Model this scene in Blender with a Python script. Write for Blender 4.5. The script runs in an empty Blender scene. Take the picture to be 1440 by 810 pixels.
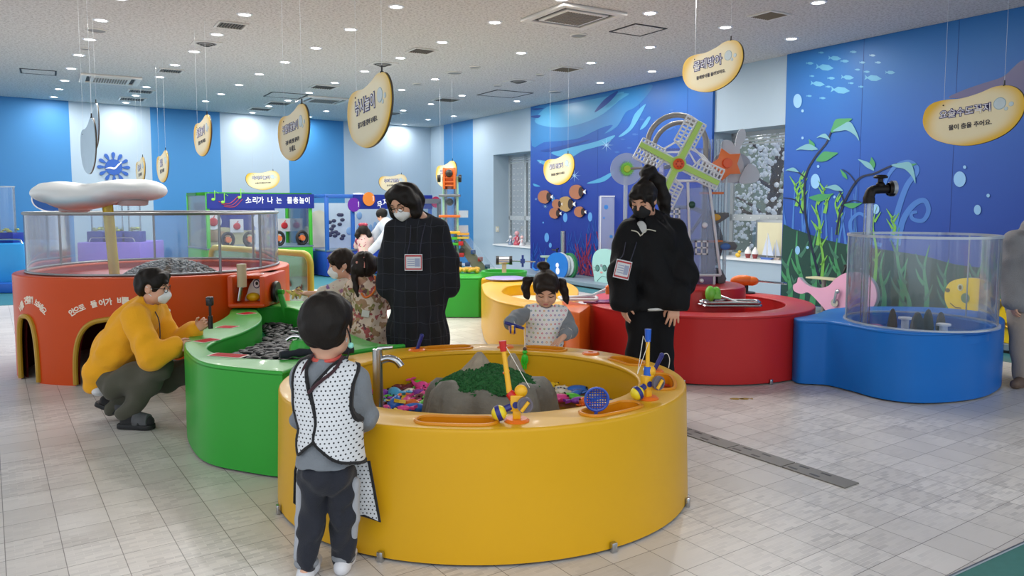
import bpy, bmesh, math, random
import numpy as np
from mathutils import Vector, Matrix
import openvdb
random.seed(7); np.random.seed(7)
PI = math.pi
scn = bpy.context.scene
COL = scn.collection
# ------------------------------------------------------------------ camera
FP, CXP, CYP, HC = 1075.0, 720.0, 375.0, 1.5      # focal length in px, principal point, eye height
PITCH = math.atan((CYP - 288.0) / FP)
cam_d = bpy.data.cameras.new('camera'); cam = bpy.data.objects.new('camera', cam_d); COL.objects.link(cam)
cam.location = (0, 0, HC); cam.rotation_euler = (PI / 2 - PITCH, 0, 0)
cam_d.sensor_width = 36.0; cam_d.lens = FP / 1440.0 * 36.0
cam_d.shift_y = -(405.0 - CYP) / 1440.0
cam_d.clip_end = 200
scn.camera = cam
# ------------------------------------------------------------------ light and exposure
world = bpy.data.worlds.new('sky'); scn.world = world; world.use_nodes = True
_bg = world.node_tree.nodes['Background']
_bg.inputs['Color'].default_value = (0.80, 0.90, 1.0, 1); _bg.inputs['Strength'].default_value = 0.95
LAMP_POWER = 13.0
for _n, _x, _y, _sx, _sy, _e in (('lamp_rows_behind', 0.5, -1.2, 7.0, 3.0, 85.0), ('lamp_rows_beside', -6.5, 3.0, 3.0, 6.0, 40.0), ('lamp_rows_near', 1.0, 1.3, 6.0, 1.2, 22.0)):
 _l = bpy.data.lights.new(_n, 'AREA'); _l.shape = 'RECTANGLE'; _l.size, _l.size_y, _l.energy = _sx, _sy, _e; _l.color = (1.0, .97, .93)
 _o = bpy.data.objects.new(_n, _l); COL.objects.link(_o); _o.location = (_x, _y, 3.55)      # the ceiling lamps of the rest of the hall
scn.view_settings.view_transform = 'Standard'; scn.view_settings.look = 'None'
scn.view_settings.gamma = 1.0; scn.view_settings.use_curve_mapping = False
scn.view_settings.exposure = 0.45
scn.cycles.use_denoising = True
scn.cycles.max_bounces = 8; scn.cycles.transparent_max_bounces = 16
scn.cycles.caustics_reflective = False; scn.cycles.caustics_refractive = False
# ------------------------------------------------------------------ pixel helpers (a pixel of the 1440x810 frame -> a point of the place)
_c, _s = math.cos(PITCH), math.sin(PITCH)
_R, _F, _U = Vector((1, 0, 0)), Vector((0, _c, -_s)), Vector((0, _s, _c))
EYE = Vector((0, 0, HC))
def ray(u, v): return _R * ((u - CXP) / FP) + _F + _U * ((CYP - v) / FP)
def P(u, v, z):
 d = ray(u, v); return EYE + d * ((z - HC) / d.z)
def D(u, v, y):
 d = ray(u, v); return EYE + d * (y / d.y)
def on_plane(u, v, p0, n):
 d = ray(u, v); return EYE + d * ((p0 - EYE).dot(n) / d.dot(n))
# ------------------------------------------------------------------ materials
def srgb(h):
 if isinstance(h, str):
  h = h.lstrip('#'); h = tuple(int(h[i:i + 2], 16) / 255 for i in (0, 2, 4))
 return tuple(((c / 12.92) if c <= 0.04045 else ((c + 0.055) / 1.055) ** 2.4) for c in h)
MATS = {}
def nodes_of(m): return m.node_tree.nodes, m.node_tree.links
def mat(name, col, rough=0.5, metal=0.0, var=0.06, vscale=6.0, bump=0.0, bscale=60.0, emit=0.0, coat=0.0, spec=0.5, sheen=0.0):
 """plain coloured surface with a slight procedural unevenness"""
 if name in MATS: return MATS[name]
 m = bpy.data.materials.new(name); m.use_nodes = True; N, L = nodes_of(m)
 b = N['Principled BSDF']; c = srgb(col)
 b.inputs['Roughness'].default_value = rough; b.inputs['Metallic'].default_value = metal
 b.inputs['Specular IOR Level'].default_value = spec; b.inputs['Coat Weight'].default_value = coat
 b.inputs['Coat Roughness'].default_value = 0.08
 if sheen: b.inputs['Sheen Weight'].default_value = sheen
 tc = N.new('ShaderNodeTexCoord')
 nz = N.new('ShaderNodeTexNoise'); nz.inputs['Scale'].default_value = vscale; nz.inputs['Detail'].default_value = 4
 L.new(tc.outputs['Object'], nz.inputs['Vector'])
 mx = N.new('ShaderNodeMix'); mx.data_type = 'RGBA'
 mx.inputs['A'].default_value = tuple(max(0, x * (1 - var)) for x in c) + (1,)
 mx.inputs['B'].default_value = tuple(min(1, x * (1 + var)) for x in c) + (1,)
 L.new(nz.outputs['Fac'], mx.inputs['Factor']); L.new(mx.outputs['Result'], b.inputs['Base Color'])
 if bump:
  n2 = N.new('ShaderNodeTexNoise'); n2.inputs['Scale'].default_value = bscale; n2.inputs['Detail'].default_value = 3
  L.new(tc.outputs['Object'], n2.inputs['Vector'])
  bp = N.new('ShaderNodeBump'); bp.inputs['Strength'].default_value = bump; bp.inputs['Distance'].default_value = 0.01
  L.new(n2.outputs['Fac'], bp.inputs['Height']); L.new(bp.outputs['Normal'], b.inputs['Normal'])
 if emit:
  b.inputs['Emission Color'].default_value = c + (1,); b.inputs['Emission Strength'].default_value = emit
 MATS[name] = m; return m
def math_node(N, L, op, a, b=None, c=None):
 n = N.new('ShaderNodeMath'); n.operation = op
 for i, x in enumerate((a, b, c)):
  if x is None: continue
  if isinstance(x, (int, float)): n.inputs[i].default_value = x
  else: L.new(x, n.inputs[i])
 return n.outputs[0]
def mixc(N, L, fac, a, b):
 mx = N.new('ShaderNodeMix'); mx.data_type = 'RGBA'
 for k, x in (('A', a), ('B', b)):
  if isinstance(x, tuple): mx.inputs[k].default_value = x + (1,)
  else: L.new(x, mx.inputs[k])
 if isinstance(fac, (int, float)): mx.inputs['Factor'].default_value = fac
 else: L.new(fac, mx.inputs['Factor'])
 return mx.outputs['Result']
def obj_xyz(N, L):
 tc = N.new('ShaderNodeTexCoord'); sp = N.new('ShaderNodeSeparateXYZ'); L.new(tc.outputs['Object'], sp.inputs[0])
 return tc.outputs['Object'], sp.outputs['X'], sp.outputs['Y'], sp.outputs['Z']
def new_mat(name, rough=0.5, **kw):
 m = bpy.data.materials.new(name); m.use_nodes = True; N, L = nodes_of(m); b = N['Principled BSDF']
 b.inputs['Roughness'].default_value = rough
 for k, v in kw.items(): b.inputs[k.replace('_', ' ')].default_value = v
 MATS[name] = m
 return m, N, L, b
def clear(name, tint=(0.93, 0.97, 1.0), haze=0.05, hazecol=(0.8, 0.85, 0.9), gloss=0.06):
 """clear acrylic or glass: see-through, a mirror-like sheen growing at grazing angles, a little haze"""
 if name in MATS: return MATS[name]
 m = bpy.data.materials.new(name); m.use_nodes = True; N, L = nodes_of(m); N.clear()
 out = N.new('ShaderNodeOutputMaterial'); tr = N.new('ShaderNodeBsdfTransparent'); tr.inputs[0].default_value = tint + (1,)
 gl = N.new('ShaderNodeBsdfGlossy'); gl.inputs['Roughness'].default_value = 0.06
 df = N.new('ShaderNodeBsdfDiffuse'); df.inputs[0].default_value = hazecol + (1,)
 lw = N.new('ShaderNodeLayerWeight'); lw.inputs['Blend'].default_value = 0.25
 f = math_node(N, L, 'MULTIPLY_ADD', lw.outputs['Fresnel'], 0.9, gloss)
 f = math_node(N, L, 'MINIMUM', f, 0.85)
 m1 = N.new('ShaderNodeMixShader'); L.new(f, m1.inputs[0]); L.new(tr.outputs[0], m1.inputs[1]); L.new(gl.outputs[0], m1.inputs[2])
 m2 = N.new('ShaderNodeMixShader'); m2.inputs[0].default_value = haze; L.new(m1.outputs[0], m2.inputs[1]); L.new(df.outputs[0], m2.inputs[2])
 L.new(m2.outputs[0], out.inputs[0]); MATS[name] = m; return m
def fiberglass(name, col): return mat(name, col, rough=0.36, spec=0.3, var=0.05, vscale=3, coat=0.06, bump=0.02, bscale=8)
def plastic(name, col, rough=0.35): return mat(name, col, rough=rough, var=0.04)
steel = mat('stainless_steel', '#b9bcc0', rough=0.22, metal=1.0)
alu = mat('aluminium', '#8f9599', rough=0.4, metal=0.9)
black = mat('black_plastic', '#141416', rough=0.4)
white_p = plastic('white_plastic', '#e6e8ea')
# ------------------------------------------------------------------ objects
def link(o, parent=None):
 COL.objects.link(o)
 if parent is not None: o.parent = parent
 return o
def tag(o, label, cat, group=None, kind=None):
 if label: o['label'] = label
 if cat: o['category'] = cat
 if group: o['group'] = group
 if kind: o['kind'] = kind
 return o
def thing(name, label, cat, loc=(0, 0, 0), rz=0.0, group=None):
 o = bpy.data.objects.new(name, None); o.empty_display_size = 0.1; link(o)
 o.location = loc; o.rotation_euler = (0, 0, rz); return tag(o, label, cat, group)
def kids(o): return [c for c in o.children]
def copy_tree(o, parent=None):
 c = o.copy(); COL.objects.link(c); c.parent = parent
 for ch in kids(o): copy_tree(ch, c)
 return c
class MB:
 """collects shapes and links them as ONE mesh object"""
 def __init__(s): s.v = []; s.f = []
 def add(s, vs, fs):
  k = len(s.v); s.v += [tuple(p) for p in vs]; s.f += [tuple(i + k for i in f) for f in fs]; return s
 def box(s, c, d, rz=0.0, M=None):
  x, y, z = d[0] / 2, d[1] / 2, d[2] / 2
  vs = [Vector((i * x, j * y, k * z)) for i in (-1, 1) for j in (-1, 1) for k in (-1, 1)]
  Rm = M if M is not None else Matrix.Rotation(rz, 3, 'Z')
  c = Vector(c)
  return s.add([c + Rm @ p for p in vs], [(0, 1, 3, 2), (4, 6, 7, 5), (0, 4, 5, 1), (2, 3, 7, 6), (0, 2, 6, 4), (1, 5, 7, 3)])
 def cyl(s, a, b, r0, r1=None, n=20, cap=True):
  return s.tube([a, b], [r0, r0 if r1 is None else r1], n, cap=cap)
 def tube(s, path, r, n=10, closed=False, cap=True):
  path = [Vector(p) for p in path]; m = len(path)
  rs = r if isinstance(r, (list, tuple)) else [r] * m
  T = []
  for i in range(m):
   a = path[(i - 1) % m] if (closed or i > 0) else path[i]
   b = path[(i + 1) % m] if (closed or i < m - 1) else path[i]
   t = (b - a); T.append(t.normalized() if t.length > 1e-9 else Vector((0, 0, 1)))
  up = Vector((0, 0, 1)) if abs(T[0].z) < 0.9 else Vector((1, 0, 0))
  X = T[0].cross(up).normalized(); vs = []
  for i in range(m):
   X = (X - T[i] * X.dot(T[i])).normalized(); Y = T[i].cross(X)
   vs += [path[i] + (X * math.cos(2 * PI * k / n) + Y * math.sin(2 * PI * k / n)) * rs[i] for k in range(n)]
  fs = []
  for i in range(m if closed else m - 1):
   j = (i + 1) % m
   for k in range(n):
    l = (k + 1) % n; fs.append((i * n + k, i * n + l, j * n + l, j * n + k))
  if cap and not closed: fs += [tuple(range(n - 1, -1, -1)), tuple((m - 1) * n + k for k in range(n))]
  return s.add(vs, fs)
 def lathe(s, prof, c=(0, 0, 0), n=32, M=None):
  vs = []; c = Vector(c); m = len(prof)
  for r, z in prof:
   for k in range(n):
    p = Vector((r * math.cos(2 * PI * k / n), r * math.sin(2 * PI * k / n), z))
    vs.append(c + (M @ p if M is not None else p))
  fs = []
  for i in range(m - 1):
   for k in range(n):
    l = (k + 1) % n; fs.append((i * n + k, i * n + l, (i + 1) * n + l, (i + 1) * n + k))
  return s.add(vs, fs)
 def ell(s, c, r, M=None, nu=16, nv=10):
  if isinstance(r, (int, float)): r = (r, r, r)
  vs = []; c = Vector(c)
  for i in range(nv + 1):
   t = PI * i / nv
   for k in range(nu):
    a = 2 * PI * k / nu
    p = Vector((r[0] * math.sin(t) * math.cos(a), r[1] * math.sin(t) * math.sin(a), r[2] * math.cos(t)))
    vs.append(c + (M @ p if M is not None else p))
  fs = []
  for i in range(nv):
   for k in range(nu):
    l = (k + 1) % nu; fs.append((i * nu + k, (i + 1) * nu + k, (i + 1) * nu + l, i * nu + l))
  return s.add(vs, fs)
 def plate(s, pts, vec):
  """outline of 3-D points (flat) swept along vec"""
  pts = [Vector(p) for p in pts]; vec = Vector(vec); n = len(pts)
  vs = pts + [p + vec for p in pts]
  fs = [tuple(range(n - 1, -1, -1)), tuple(range(n, 2 * n))]
  fs += [(i, (i + 1) % n, (i + 1) % n + n, i + n) for i in range(n)]
  return s.add(vs, fs)
 def prism(s, pts, z0, z1): return s.plate([(p[0], p[1], z0) for p in pts], (0, 0, z1 - z0))
 def wall(s, pts, z0, z1, closed=True):
  n = len(pts); vs = [(p[0], p[1], z0) for p in pts] + [(p[0], p[1], z1) for p in pts]
  return s.add(vs, [(i, (i + 1) % n, (i + 1) % n + n, i + n) for i in range(n if closed else n - 1)])
 def filled(s, loops, z, t=0.02, bev=0.0, M=None, c=(0, 0, 0)):
  """flat slab with holes (first loops outer, inner loops cut), edges rounded by bev"""
  cu = bpy.data.curves.new('tmp', 'CURVE'); cu.dimensions = '2D'; cu.fill_mode = 'BOTH'
  cu.extrude = max(0.0005, t / 2 - bev); cu.bevel_depth = bev; cu.bevel_resolution = 2; cu.offset = -bev
  for lp in loops:
   sp = cu.splines.new('POLY'); sp.points.add(len(lp) - 1); sp.use_cyclic_u = True
   for i, p in enumerate(lp): sp.points[i].co = (p[0], p[1], 0, 1)
  o = bpy.data.objects.new('tmp', cu); me = o.to_mesh(); c = Vector(c)
  vs = [v.co + Vector((0, 0, z)) for v in me.vertices]
  if M is not None: vs = [M @ p for p in vs]
  s.add([p + c for p in vs], [tuple(p.vertices) for p in me.polygons])
  o.to_mesh_clear(); bpy.data.objects.remove(o); bpy.data.curves.remove(cu); return s
 def text(s, body, size, M=None, c=(0, 0, 0), t=0.001, bold=0.0, sx=1.0, rot=0.0):
  """lettering centred on c, lying in local XZ, facing -Y"""
  cu = bpy.data.curves.new('tmp', 'FONT'); cu.body = body; cu.size = size; cu.extrude = t; cu.offset = bold
  cu.align_x = 'CENTER'; cu.align_y = 'CENTER'; cu.resolution_u = 3
  o = bpy.data.objects.new('tmp', cu); me = o.to_mesh(); c = Vector(c)
  cr, sr = math.cos(rot), math.sin(rot)
  vs = [Vector(((v.co.x * cr - v.co.y * sr) * sx, -v.co.z, v.co.x * sr + v.co.y * cr)) for v in me.vertices]
  if M is not None: vs = [M @ p for p in vs]
  s.add([p + c for p in vs], [tuple(p.vertices) for p in me.polygons])
  o.to_mesh_clear(); bpy.data.objects.remove(o); bpy.data.curves.remove(cu); return s
 def build(s, name, m, parent=None, loc=(0, 0, 0), rz=0.0, smooth=35.0, bevel=0.0, label=None):
  me = bpy.data.meshes.new(name); me.from_pydata([tuple(p) for p in s.v], [], s.f)
  bm = bmesh.new(); bm.from_mesh(me); bmesh.ops.remove_doubles(bm, verts=bm.verts, dist=1e-6)
  bmesh.ops.recalc_face_normals(bm, faces=bm.faces)
  if bevel:
   ed = [e for e in bm.edges if len(e.link_faces) == 2 and e.calc_face_angle(0) > 0.6]
   bmesh.ops.bevel(bm, geom=ed, offset=bevel, segments=2, affect='EDGES', profile=0.5, clamp_overlap=True)
  bm.to_mesh(me); bm.free()
  if smooth:
   me.shade_smooth(); me.set_sharp_from_angle(angle=math.radians(smooth))
  me.materials.append(m); o = bpy.data.objects.new(name, me); link(o, parent); o.location = loc; o.rotation_euler = (0, 0, rz)
  if label: o['label'] = label
  return o
def cr(pts, n=8, closed=True):
 """Catmull-Rom curve through 2-D or 3-D points"""
 pts = [Vector(p) for p in pts]; m = len(pts); out = []
 for i in range(m if closed else m - 1):
  p0 = pts[(i - 1) % m] if (closed or i > 0) else pts[i]
  p1, p2 = pts[i], pts[(i + 1) % m]
  p3 = pts[(i + 2) % m] if (closed or i < m - 2) else p2
  for k in range(n):
   t = k / n; t2, t3 = t * t, t * t * t
   out.append(0.5 * ((2 * p1) + (p2 - p0) * t + (2 * p0 - 5 * p1 + 4 * p2 - p3) * t2 + (3 * p1 - p0 - 3 * p2 + p3) * t3))
 if not closed: out.append(pts[-1])
 return out
def circle(c, r, n=40, ry=None): return [Vector((c[0] + r * math.cos(2 * PI * k / n), c[1] + (ry or r) * math.sin(2 * PI * k / n))) for k in range(n)]
def xz(pts, y=0.0): return [(p[0], y, p[1]) for p in pts]
def rotx(a): return Matrix.Rotation(a, 3, 'X')
def roty(a): return Matrix.Rotation(a, 3, 'Y')
def rotz(a): return Matrix.Rotation(a, 3, 'Z')
def look_m(d, up=(0, 0, 1)):
 """3x3 with local Z along d"""
 z = Vector(d).normalized(); u = Vector(up)
 if abs(z.dot(u)) > 0.98: u = Vector((1, 0, 0))
 x = u.cross(z).normalized(); y = z.cross(x)
 return Matrix((x, y, z)).transposed()
# ------------------------------------------------------------------ smooth modelling: blended capsules and ellipsoids, meshed with OpenVDB
def V3(p): return np.array(p, dtype=np.float32)
class Clay:
 def __init__(s, vox): s.vox = vox; s.ops = []
 def cap(s, a, b, ra, rb=None, k=.02, op='add'): s.ops.append((op, 'cap', V3(a), V3(b), float(ra), float(ra if rb is None else rb), k)); return s
 def chain(s, pts, rs, k=.02, op='add'):
  for i in range(len(pts) - 1): s.cap(pts[i], pts[i + 1], rs[i], rs[i + 1], k, op)
  return s
 def ell(s, c, r, M=None, k=.02, op='add'):
  Rm = np.array(M, dtype=np.float32) if M is not None else np.eye(3, dtype=np.float32)
  s.ops.append((op, 'ell', V3(c), V3(r if hasattr(r, '__len__') else (r, r, r)), Rm, None, k)); return s
 def box(s, c, h, rnd=.01, M=None, k=.01, op='add'):
  Rm = np.array(M, dtype=np.float32) if M is not None else np.eye(3, dtype=np.float32)
  s.ops.append((op, 'box', V3(c), V3(h), Rm, rnd, k)); return s
 def half(s, p, n, k=.004):
  """cut away everything on the side n points to"""
  s.ops.append(('cut', 'half', V3(p), V3(n), None, None, k)); return s
 def fn(s, f, op='int', k=.0): s.ops.append((op, 'fn', f, None, None, None, k)); return s
 def wrinkle(s, amp, freq, seed=0): s.ops.append(('mod', 'wr', amp, freq, seed, None, 0)); return s
 def bounds(s):
  lo, hi = np.full(3, 1e9), np.full(3, -1e9)
  for o in s.ops:
   if o[0] != 'add' or o[1] == 'fn': continue
   if o[1] == 'cap': pts = [(o[2], o[4]), (o[3], o[5])]
   else: pts = [(o[2], float(np.max(o[3])) * (1.75 if o[1] == 'box' else 1) + (o[5] or 0))]
   for p, r in pts: lo = np.minimum(lo, p - r); hi = np.maximum(hi, p + r)
  return lo - .03, hi + .03
 def field(s):
  lo, hi = s.bounds(); vx = s.vox; n = np.ceil((hi - lo) / vx).astype(int) + 1
  F_ = np.full(n, .2, dtype=np.float32)
  ax = [lo[i] + vx * np.arange(n[i]) for i in range(3)]
  def sl(plo, phi):
   r = []
   for i in range(3):
    a = max(0, int((plo[i] - lo[i]) / vx)); b = min(n[i], int((phi[i] - lo[i]) / vx) + 2); r.append(slice(a, max(a, b)))
   return tuple(r)
  for o in s.ops:
   op, kind, k = o[0], o[1], o[6]; pad = .03 + k
   if kind == 'cap': plo, phi = np.minimum(o[2] - o[4], o[3] - o[5]) - pad, np.maximum(o[2] + o[4], o[3] + o[5]) + pad
   elif kind == 'ell': r = float(np.max(o[3])); plo, phi = o[2] - r - pad, o[2] + r + pad
   elif kind == 'box': r = float(np.linalg.norm(o[3])) + o[5]; plo, phi = o[2] - r - pad, o[2] + r + pad
   else: plo, phi = lo, hi + vx
   S = sl(plo, phi)
   if min(q.stop - q.start for q in S) <= 0: continue
   X = ax[0][S[0]][:, None, None].astype(np.float32); Y = ax[1][S[1]][None, :, None].astype(np.float32); Z = ax[2][S[2]][None, None, :].astype(np.float32)
   if kind == 'cap':
    a, b, ra, rb = o[2], o[3], o[4], o[5]; ba = b - a; L2 = float(ba @ ba) + 1e-12
    h = np.clip(((X - a[0]) * ba[0] + (Y - a[1]) * ba[1] + (Z - a[2]) * ba[2]) / L2, 0, 1)
    d = np.sqrt((X - a[0] - ba[0] * h) ** 2 + (Y - a[1] - ba[1] * h) ** 2 + (Z - a[2] - ba[2] * h) ** 2) - (ra + (rb - ra) * h)
   elif kind in ('ell', 'box'):
    c, r, Rm = o[2], o[3], o[4]; dx, dy, dz = X - c[0], Y - c[1], Z - c[2]
    l = [dx * Rm[0, i] + dy * Rm[1, i] + dz * Rm[2, i] for i in range(3)]
    if kind == 'ell':
     k0 = np.sqrt((l[0] / r[0]) ** 2 + (l[1] / r[1]) ** 2 + (l[2] / r[2]) ** 2); k1 = np.sqrt((l[0] / r[0] ** 2) ** 2 + (l[1] / r[1] ** 2) ** 2 + (l[2] / r[2] ** 2) ** 2)
     d = k0 * (k0 - 1) / np.maximum(k1, 1e-6)
    else:
     q = [np.abs(l[i]) - r[i] for i in range(3)]
     d = np.sqrt(np.maximum(q[0], 0) ** 2 + np.maximum(q[1], 0) ** 2 + np.maximum(q[2], 0) ** 2) + np.minimum(np.maximum(np.maximum(q[0], q[1]), q[2]), 0) - o[5]
   elif kind == 'half': d = -((X - o[2][0]) * o[3][0] + (Y - o[2][1]) * o[3][1] + (Z - o[2][2]) * o[3][2]);
   elif kind == 'fn': d = o[2](X, Y, Z)
   elif kind == 'wr':
    a, f, sd = o[2], o[3], o[4]; r_ = np.random.RandomState(sd); w = 0
    for q in range(5):
     v = r_.normal(size=3); v /= np.linalg.norm(v); v[2] *= .8; ph = r_.uniform(0, 6.28); g = f * r_.uniform(.6, 1.5)
     w = w + np.sin((X * v[0] + Y * v[1] + Z * v[2]) * g + ph + 1.6 * np.sin(g * .4 * (X * v[1] - Y * v[2] + Z * v[0]) + ph))
    F_ = F_ + (a * (.6 if f < 70 else .3)) * w; continue
   A = F_[S]
   if op == 'add':
    if k > 0: h = np.maximum(k - np.abs(A - d), 0) / k; F_[S] = np.minimum(A, d) - h * h * k * .25
    else: F_[S] = np.minimum(A, d)
   elif op == 'sub':
    d = -d; h = np.maximum(k - np.abs(A - d), 0) / max(k, 1e-6); F_[S] = np.maximum(A, d) + h * h * k * .25
   elif op == 'cut': F_[S] = np.maximum(A, -d)
   elif op == 'int': F_[S] = np.maximum(A, d)
   elif op == 'wave': F_[S] = A + d
  return F_, lo
 def build(s, name, m, parent=None, label=None, relax=1):
  F_, lo = s.field(); g = openvdb.FloatGrid(.2); g.copyFromArray(np.clip(F_, -.05, .05).astype(np.float32))
  pts, quads = g.convertToQuads(0.0); pts = pts * s.vox + np.asarray(lo, dtype=np.float32)
  me = bpy.data.meshes.new(name); nq = len(quads)
  me.vertices.add(len(pts)); me.vertices.foreach_set('co', pts.astype(np.float32).ravel())
  me.loops.add(nq * 4); me.loops.foreach_set('vertex_index', quads[:, ::-1].astype(np.int32).ravel())
  me.polygons.add(nq); me.polygons.foreach_set('loop_start', np.arange(0, nq * 4, 4, dtype=np.int32))
  me.update(calc_edges=True); me.validate()
  if relax and len(me.vertices):
   bm = bmesh.new(); bm.from_mesh(me)
   for _ in range(relax): bmesh.ops.smooth_vert(bm, verts=bm.verts, factor=.5, use_axis_x=True, use_axis_y=True, use_axis_z=True)
   bmesh.ops.recalc_face_normals(bm, faces=bm.faces)
   bm.to_mesh(me); bm.free()
  me.shade_smooth(); me.materials.append(m); o = bpy.data.objects.new(name, me); link(o, parent)
  if label: o['label'] = label
  return o
def poly_sd(px_, pz_, pts):
 """signed distance (negative inside) to a 2-D polygon"""
 d = np.full(np.broadcast(px_, pz_).shape, 1e9, dtype=np.float32); sgn = np.ones_like(d); n = len(pts)
 for i in range(n):
  ax_, az_ = pts[i]; bx_, bz_ = pts[i - 1]; ex, ez = bx_ - ax_, bz_ - az_; wx, wz = px_ - ax_, pz_ - az_
  t = np.clip((wx * ex + wz * ez) / (ex * ex + ez * ez + 1e-12), 0, 1)
  d = np.minimum(d, (wx - ex * t) ** 2 + (wz - ez * t) ** 2)
  c1, c2, c3 = pz_ >= az_, pz_ < bz_, ex * wz > ez * wx
  flip = (c1 & c2 & c3) | (~c1 & ~c2 & ~c3); sgn = np.where(flip, -sgn, sgn)
 return sgn * np.sqrt(d)
# ================================================================== THE ROOM
CZ = 3.62                                            # ceiling height
TILE_ANG = math.radians(-34.45)
rwA, rwB = P(746, 151, CZ), P(1440, 10, CZ)
rw_dir = Vector((rwB.x - rwA.x, rwB.y - rwA.y, 0)).normalized()     # along the right wall, coming nearer
rw_n = Vector((-rw_dir.y, rw_dir.x, 0));
if rw_n.dot(EYE - rwA) < 0: rw_n = -rw_n                            # into the room
bwA, bwB = P(0, 135, CZ), P(597, 179, CZ)
bw_dir = Vector((bwB.x - bwA.x, bwB.y - bwA.y, 0)).normalized()
bw_n = Vector((bw_dir.y, -bw_dir.x, 0))
rw0, bw0 = Vector((rwA.x, rwA.y, 0)), Vector((bwA.x, bwA.y, 0))
# corner where the two walls meet
_den = rw_dir.x * bw_dir.y - rw_dir.y * bw_dir.x
_t = ((bw0 - rw0).x * bw_dir.y - (bw0 - rw0).y * bw_dir.x) / _den
CORNER = rw0 + rw_dir * _t
RZ_R = math.atan2(rw_dir.y, rw_dir.x); RZ_B = math.atan2(bw_dir.y, bw_dir.x)
def rw(u, v, off=0.0):
 """pixel -> (along, height) on the right wall measured from the corner, off metres into the room"""
 p = on_plane(u, v, rw0 + rw_n * off, rw_n); return Vector(((p - CORNER).dot(rw_dir), p.z))
def bw(u, v, off=0.0):
 p = on_plane(u, v, bw0 + bw_n * off, bw_n); return Vector(((p - CORNER).dot(bw_dir), p.z))
# --- floor: pale embossed tiles laid along the right wall
m, N, L, b = new_mat('floor_tile', 0.32)
vec, X, Y, Z = obj_xyz(N, L)
mp = N.new('ShaderNodeMapping'); mp.inputs['Rotation'].default_value = (0, 0, TILE_ANG); mp.inputs['Scale'].default_value = (1, 1, 1)
L.new(vec, mp.inputs['Vector'])
bt = N.new('ShaderNodeTexBrick'); bt.offset = 0.0; bt.squash = 1.0
for k, v in (('Scale', 1.0), ('Mortar Size', 0.0018), ('Mortar Smooth', 0.1), ('Brick Width', 0.21), ('Row Height', 0.21), ('Bias', 0.0)): bt.inputs[k].default_value = v
bt.inputs['Color1'].default_value = (0.60, 0.575, 0.555, 1); bt.inputs['Color2'].default_value = (0.70, 0.675, 0.655, 1); bt.inputs['Mortar'].default_value = (0.20, 0.185, 0.175, 1)
L.new(mp.outputs[0], bt.inputs['Vector'])
b2 = N.new('ShaderNodeTexBrick'); b2.offset = 0.5
for k, v in (('Scale', 1.0), ('Mortar Size', 0.0012), ('Mortar Smooth', 0.3), ('Brick Width', 0.07), ('Row Height', 0.0233), ('Bias', 0.1)): b2.inputs[k].default_value = v
b2.inputs['Color1'].default_value = (0.74, 0.74, 0.75, 1); b2.inputs['Color2'].default_value = (1.10, 1.10, 1.10, 1); b2.inputs['Mortar'].default_value = (1.2, 1.2, 1.2, 1)
L.new(mp.outputs[0], b2.inputs['Vector'])
nz = N.new('ShaderNodeTexNoise'); nz.inputs['Scale'].default_value = 1.2; nz.inputs['Detail'].default_value = 5; L.new(vec, nz.inputs['Vector'])
patch = N.new('ShaderNodeMapRange'); patch.inputs['From Min'].default_value = 0.38; patch.inputs['From Max'].default_value = 0.62; L.new(nz.outputs['Fac'], patch.inputs['Value'])
sub = mixc(N, L, patch.outputs[0], (1.0, 1.0, 1.0), b2.outputs['Color'])
ml = N.new('ShaderNodeMix'); ml.data_type = 'RGBA'; ml.blend_type = 'MULTIPLY'; ml.inputs['Factor'].default_value = 1.0
L.new(bt.outputs['Color'], ml.inputs['A']); L.new(sub, ml.inputs['B'])
stain = N.new('ShaderNodeTexNoise'); stain.inputs['Scale'].default_value = 0.9; stain.inputs['Detail'].default_value = 6; L.new(vec, stain.inputs['Vector'])
st = N.new('ShaderNodeMapRange'); st.inputs['From Min'].default_value = 0.35; st.inputs['From Max'].default_value = 0.75; st.inputs['To Min'].default_value = 1.06; st.inputs['To Max'].default_value = 0.92
L.new(stain.outputs['Fac'], st.inputs['Value'])
ms = N.new('ShaderNodeMix'); ms.data_type = 'RGBA'; ms.blend_type = 'MULTIPLY'; ms.inputs['Factor'].default_value = 1.0
L.new(ml.outputs['Result'], ms.inputs['A']); L.new(st.outputs[0], ms.inputs['B'])
L.new(ms.outputs['Result'], b.inputs['Base Color'])
bp = N.new('ShaderNodeBump'); bp.inputs['Strength'].default_value = 0.25; bp.inputs['Distance'].default_value = 0.003; bp.invert = True
hh = math_node(N, L, 'ADD', bt.outputs['Fac'], math_node(N, L, 'MULTIPLY', b2.outputs['Fac'], 0.4)); L.new(hh, bp.inputs['Height']); L.new(bp.outputs[0], b.inputs['Normal'])
M_TILE = m
_far = CORNER - bw_dir * 14; _near = CORNER + rw_dir * 26
PLAN = [(_near.x, _near.y), (CORNER.x, CORNER.y), (_far.x, _far.y), (-14, -2.5), (_near.x, -2.5)]
fl = MB().add([(x, y, 0) for x, y in PLAN], [(0, 1, 2, 3, 4)]).build('floor', M_TILE, smooth=0); fl['kind'] = 'structure'
M_TEAL = mat('teal_sheet_floor', '#3f7f88', rough=0.35, var=0.12, vscale=4)
M_GREENFL = mat('green_rubber_floor', '#3c7670', rough=0.6, var=0.12, vscale=30, bump=0.15, bscale=200)
def floor_patch(name, pts, m, z=0.004):
 o = MB().prism(pts, 0.0005, z).build(name, m, smooth=0); o['kind'] = 'structure'; return o
a_, b_ = P(0, 430, 0), P(440, 407, 0)
far1 = CORNER + bw_n * 0.0
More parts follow.
